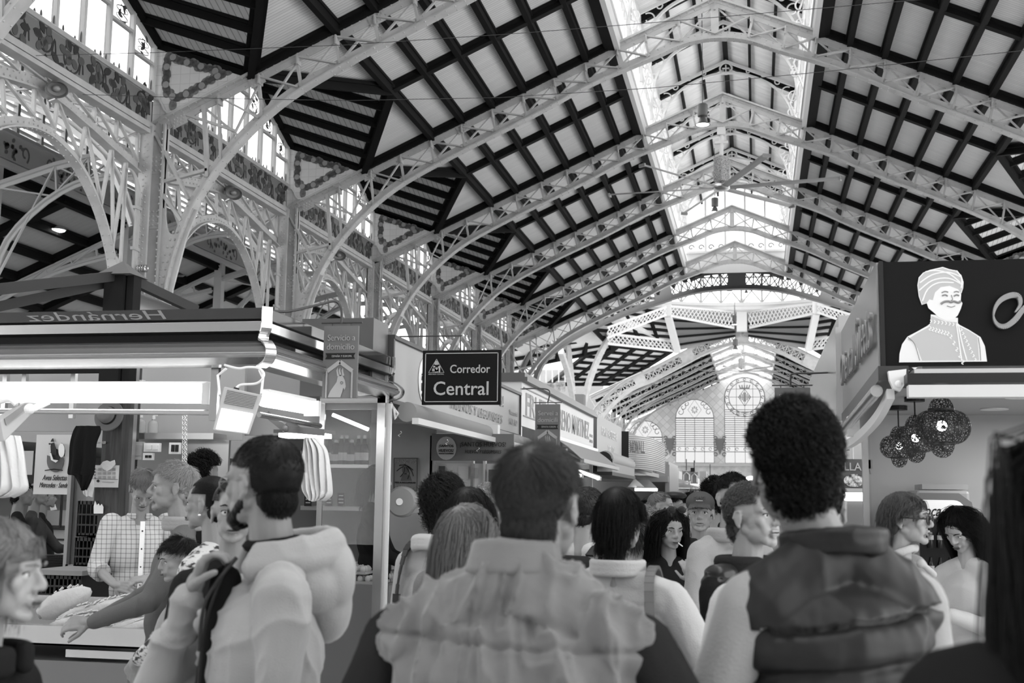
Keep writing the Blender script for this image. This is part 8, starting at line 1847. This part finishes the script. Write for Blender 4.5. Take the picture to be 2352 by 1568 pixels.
person('white-haired person at the egg stall behind the central man', 1120, 1112, 7.2, 170, 'curly', HLt, .05, 900, .0025, .34, tcloth('coat_pale', .45), vx=.014, face=False)
# right of centre
def x_trench(root, s, M, arms, S_):
    tm = tcloth('trench_pale', .47); collar(root, s, tm, .088, 1.475, .035, .013, 'collar', .7)
    strap(root, [S_(-.15, .14, 1.05), S_(-.145, .15, 1.25), S_(-.13, .11, 1.43), S_(-.13, .02, 1.48), S_(-.13, -.08, 1.4)], .03, .01, mat('leather_strap', .12, .4), 'bag_strap')
    mb = MB(); mb.box(-.3*s, -.12*s, .1*s, .2*s, .85*s, 1.08*s); bev(mb.obj('shoulder_bag', mat('leather_strap', .12, .4), root), .02)
    el, wr = arms[0]; d = (wr-el).normalized(); mb = MB(); mb.tube([wr-d*.07, wr-d*.03], .046*s, 14); mb.obj('cuff_strap', tm, root, smooth=True)
person('short dark-haired woman from behind in a pale trench jacket with a shoulder bag', 1424, 1108, 4.0, 172, 'bob', HB, .075, 7000, .0010, .32, tcloth('trench_pale', .47), female=True, vx=.0075, build=1.25, arms=[((-.33, .03, 1.13), (-.36, -.03, .9)), None], extra=x_trench, fold=folds(.009, 7, 6, 2), vol=.7, hrz=-10)
def x_pack(root, s, M, arms, S_): mb = MB(); mb.box(-.15*s, .15*s, .12*s, .27*s, 1.0*s, 1.42*s); bev(mb.obj('backpack', mat('backpack_black', .018, .7), root), .04, 4); strap(root, [S_(-.1, .12, 1.42), S_(-.1, .02, 1.47), S_(-.1, -.11, 1.35), S_(-.12, -.1, 1.1)], .045, .012, BAGS); strap(root, [S_(.1, .12, 1.42), S_(.1, .02, 1.47), S_(.1, -.11, 1.35), S_(.12, -.1, 1.1)], .045, .012, BAGS)
person('man with close-cropped hair and white shirt, half hidden behind the central man', 1352, 1114, 5.8, 150, 'short', HDk, .012, 1200, .0018, .3, tcloth('shirt_white', .6), vx=.012, extra=x_pack)
person('grey-haired man in profile facing right with dark coat and backpack, in the far crowd', 1518, 1127, 9.5, 80, 'short', HGr, .02, 1200, .0018, .33, tcloth('coat_dark', .02), vx=.011, extra=x_pack)
def x_beret(root, s, M, arms, S_): P = lambda x, y, z: M @ V((x*s, y*s, z*s)); mb = MB(); mb.ball(P(.01, .0, .105), (.115*s, .125*s, .04*s), 18, 10); mb.obj('beret', BLACK, root, smooth=True)
person('person in a black beret in the far crowd', 1546, 1132, 11.0, 75, 'short', HB, .04, 700, .0025, .28, tcloth('coat_dark', .02), vx=.014, extra=x_beret)
def x_sun(root, s, M, arms, S_):
    M2 = M @ Matrix.Translation((0, .01*s, .085*s)) @ Matrix.Rotation(-.5, 4, 'X'); glasses(root, s, M2, BLACK, .024, .003); P = lambda x, y, z: M2 @ V((x*s, y*s, z*s)); mb = MB()
    for q in (-1, 1): mb.ball(P(q*.033, -.1, -.001), (.022*s, .004*s, .019*s), 14, 8)
    mb.obj('sunglass_lens', BLACK, root, smooth=True); P = lambda x, y, z: M @ V((x*s, y*s, z*s)); mb = MB(); mb.tube([P(.012, -.1, -.06), P(.03, -.125, -.075)], .003, 6); mb.obj('cigarette', WHITE, root)
person('woman with sunglasses pushed up on long dark hair, hand to her mouth', 1538, 1164, 6.4, 14, 'long', HB, .3, 2500, .0018, .36, tcloth('coat_dark', .02), female=True, vx=.009, extra=x_sun, pitch=10, hrz=15, arms=[None, ((.2, -.12, 1.12), (.1, -.2, 1.35))], hands=(None, (V((-.3, 0, .8)), V((0, .9, 0)), .6)))
person('fair-haired woman beside the one with sunglasses on her head', 1572, 1152, 7.6, 10, 'long', HBl, .2, 1200, .0022, .36, tcloth('jumper_mid', .2), female=True, vx=.012)
def x_cap(root, s, M, arms, S_):
    P = lambda x, y, z: M @ V((x*s, y*s, z*s)); cm = mat('cap_grey_brown', .09, .8); mb = MB(); vs = []; 
    def f(mb):
        mb.ball(P(0, .012, .06), (.088*s, .103*s, .072*s), 22, 12, M.to_3x3())
        for k in range(-4, 5): capsule(mb, P(k*.014, -.07, .052-.0006*k*k), .008*s, P(k*.017, -.15+.0022*k*k, .036-.0012*k*k), .006*s)
    blob('cap', f, .005, cm, 3, None, root); me = fit('MIAMI', P(0, -.098, .088), (M.to_3x3() @ V((1, 0, 0))), (M.to_3x3() @ V((0, -1, .45))), .07*s, .018*s, BLACK, None); me.parent = root; me.matrix_world = me.matrix_world
    me.matrix_local = frame_m(P(0, -.094, .09), M.to_3x3() @ V((1, 0, 0)), M.to_3x3() @ V((0, -1, .45))); mb = MB(); x_pack(root, s, M, arms, S_); m3 = fit('FLORIDA', (0, 0, 0), FX, FN, .04*s, .006*s, INKW, root); m3.matrix_local = frame_m(P(0, -.1005, .074), M.to_3x3() @ V((1, 0, 0)), M.to_3x3() @ V((0, -1, .35)))
    collar(root, s, tcloth('hoodie_dark', .025), .09, 1.46, .03, .018, 'hood', .4)
person('older man in a baseball cap and dark hooded jacket facing the viewer', 1608, 1128, 6.9, 6, 'short', HLt, .02, 1800, .0016, .36, tcloth('hoodie_dark', .025), vx=.008, extra=x_cap, arms=[((-.23, -.08, 1.12), (-.08, -.27, 1.02)), ((.24, -.08, 1.12), (.07, -.27, 1.03))], hands=((V((.6, -.5, 0)), V((0, .5, .5)), .6), (V((-.6, -.5, 0)), V((0, .5, .5)), .6)), nose=1.2, hrz=-6)
person('young dark-haired man in a pale grey hoodie behind the curly grey-haired man', 1684, 1082, 5.9, 28, 'short', HB, .025, 2500, .0015, .34, tcloth('hoodie_melange', .36), vx=.008, extra=lambda r, s, M, a, S_: collar(r, s, tcloth('hoodie_melange', .36), .1, 1.46, .03, .022, 'hood', .5), arms=[((-.25, -.06, 1.12), (-.1, -.2, 1.0)), None], lean=.0)
person('person with thick dark hair seen from behind, left of the young man in the hoodie', 1642, 1096, 8.2, 175, 'curly', HB, .06, 1200, .0022, .3, tcloth('coat_dark', .02), vx=.013, face=False)
PUF = mat('puffer_black', .02, .35, coat=.2)
def x_puffer(root, s, M, arms, S_):
    def v(mb): mb.ball(S_(0, .015, 1.22), (.2*s, .15*s, .23*s), 24, 14); mb.ball(S_(0, 0, .98), (.2*s, .155*s, .24*s), 24, 14); capsule(mb, S_(-.14, .035, 1.405), .074*s, S_(.14, .035, 1.405), .074*s, 16)
    blob('puffer_vest', v, .007, PUF, 3, quilt(.8, .055, .008, 12, 0), root); collar(root, s, tcloth('hoodie_dark', .025), .1, 1.46, .035, .024, 'hood', .45)
    mb = MB(); mb.ball(S_(0, -.07, 1.42), (.06*s, .06*s, .06*s)); mb.obj('white_tshirt', WHITE, root, smooth=True)
    el, wr = arms[0]; mb = MB(); mb.lathe([(.012, -.05), (.025, .02), (.03, .06), (.02, .06), (.01, .0)], wr+V((.03, -.06, .06)), 10); mb.obj('paper_wrap', WHITE, root)
person('man with curly grey hair in a black puffer vest, talking, facing right', 1728, 1104, 4.25, 52, 'curly', mat('hair_salt', .13, .5), .035, 6000, .0011, .36, tcloth('sleeve_black', .014), vx=.0065, extra=x_puffer, arms=[((-.25, -.04, 1.12), (-.06, -.26, 1.16)), None], hands=((V((.3, -.5, .6)), V((.2, .7, 0)), .8), None), nose=1.25, jaw=.94, vol=.5, pitch=-3, hair_seed=4)
person('man in a white shirt mostly hidden behind the tall man in the gilet', 1872, 1128, 3.3, 170, 'short', HB, .02, 2000, .0015, .3, tcloth('shirt_white', .6), vx=.01, build=1.35, face=False, s=.965)
# at the right stall
def x_round(root, s, M, arms, S_):
    glasses(root, s, M, BLACK, .024, .0036)
    sm = tcloth('neck_scarf', .5); collar(root, s, sm, .072, 1.49, .012, .012, 'neck_scarf', 0, -.03)
    def k(mb): mb.ball(S_(0, -.06, 1.455), (.022*s, .02*s, .02*s)); capsule(mb, S_(0, -.07, 1.45), .012*s, S_(.035, -.1, 1.41), .016*s)
    blob('scarf_knot', k, .005, sm, 2, None, root); bl = tcloth('blazer_grey', .26)
    def b(mb):
        for i, x in ((0, -1), (1, 1)):
            el, wr = arms[i]; sh = S_(x*.16, .03, 1.41); capsule(mb, sh, .076*s, el, .062*s); capsule(mb, el, .062*s, el.lerp(wr, .9), .045*s)
            capsule(mb, S_(x*.13, .02, 1.36), .075*s, S_(x*.13, .0, .85), .085*s)
        mb.ball(S_(0, .06, 1.22), (.18*s, .1*s, .22*s), 20, 12); capsule(mb, S_(-.13, .045, 1.4), .07*s, S_(.13, .045, 1.4), .07*s); mb.ball(S_(0, .05, .95), (.18*s, .11*s, .25*s), 20, 12)
    blob('blazer', b, .007, bl, 4, folds(.005, 6, 3, 4), root)
    mb = MB(); 
    for dx in (0, .05): mb.tube([S_(-.22+.07*math.cos(a)+dx*.2, -.14-dx, .98+.12*math.sin(a)) for a in np.linspace(0, math.pi, 14)], .007, 8)
    mb.obj('bag_handle', mat('bag_handle_brown', .06, .25), root, smooth=True); mb = MB(); mb.box(-.34*s, -.1*s, -.24*s, -.1*s, .7*s, .97*s); bev(mb.obj('striped_bag', mat('striped_canvas', .5, .8, tex=lambda nt, tc, b: (lambda w: (setattr(w, 'bands_direction', 'Z'), w.inputs['Scale'].__setattr__('default_value', 9), nt.links.new(tc.outputs['Object'], w.inputs['Vector']), nt.links.new(ramp(nt, w.outputs[1], [(.45, .08), (.55, .6)]), b.inputs['Base Color'])))(nt.nodes.new('ShaderNodeTexWave'))), root), .02)
person('woman with round black glasses, scarf and grey blazer at the right stall, looking right', 2078, 1122, 5.1, 66, 'wavy', HMd, .065, 5000, .0013, .36, mat('ribbed_knit', .42, .9, bump=(16, .6, 'X')), female=True, vx=.0065, extra=x_round, sleeves=False, vol=1.3, nose=1.1, hrz=4, fringe=.6, hair_seed=6)
def x_phone(root, s, M, arms, S_):
    el, wr = arms[0]; p = (arms[0][1]+arms[1][1])/2+V((0, -.07, .07)); mb = MB(); Rm = Matrix.Rotation(-.7, 3, 'X'); vs = []
    mb.box(-.036, .036, -.004, .004, -.075, .075); mb.v = [tuple(p+Rm @ V(q)) for q in mb.v]; bev(mb.obj('phone', mat('phone_grey', .3, .3), root), .003)
person('girl with long dark hair and cream jumper looking down at a phone, by the fridge', 2210, 1158, 6.3, -42, 'long', HB, .36, 5000, .0014, .4, tcloth('jumper_cream', .6), female=True, vx=.0075, extra=x_phone, pitch=36, lean=-.02, arms=[((-.2, -.08, 1.12), (-.06, -.25, 1.2)), ((.2, -.08, 1.12), (.06, -.25, 1.2))], hands=((V((.3, -.7, .5)), V((.8, .1, 0)), .5), (V((-.3, -.7, .5)), V((-.8, .1, 0)), .5)), fold=folds(.007, 7, 6, 5), vol=.8)
for i, (x, y, Y, rz, hk, hm, nm) in enumerate(((1484, 1168, 8.5, 170, 'curly', HLt, 'person with pale curly hair low in the far crowd'), (1496, 1160, 12, 170, 'short', HB, 'dark-haired person in the far crowd left of the beret'), (1588, 1127, 14, 175, 'short', HB, 'dark-haired person far off, just left of the capped man'), (1600, 1138, 19, 10, 'short', HMd, 'distant person facing the viewer behind the capped man'), (1560, 1140, 17, 160, 'bob', HBl, 'distant fair-haired person in the aisle'), (1665, 1140, 22, 10, 'short', HGr, 'distant grey-haired person near the end of the aisle'), (1640, 1142, 28, 175, 'short', HB, 'distant dark-haired person walking away down the aisle'), (1475, 1150, 16, 80, 'short', HB, 'distant person at the left stalls'), (1720, 1150, 9, 160, 'long', HB, 'dark-haired person mostly hidden behind the curly grey-haired man'), (1460, 1190, 7, 175, 'short', HMd, 'person in a dark coat behind the woman in the trench jacket'))):
    person(nm, x, y, Y, rz, hk, hm, .1 if hk != 'long' else .3, 500, .003, .32, tcloth('crowd_%d' % (i % 4), (.03, .1, .25, .02)[i % 4]), vx=.016, female=hk in ('bob', 'long'), face=(rz < 100))
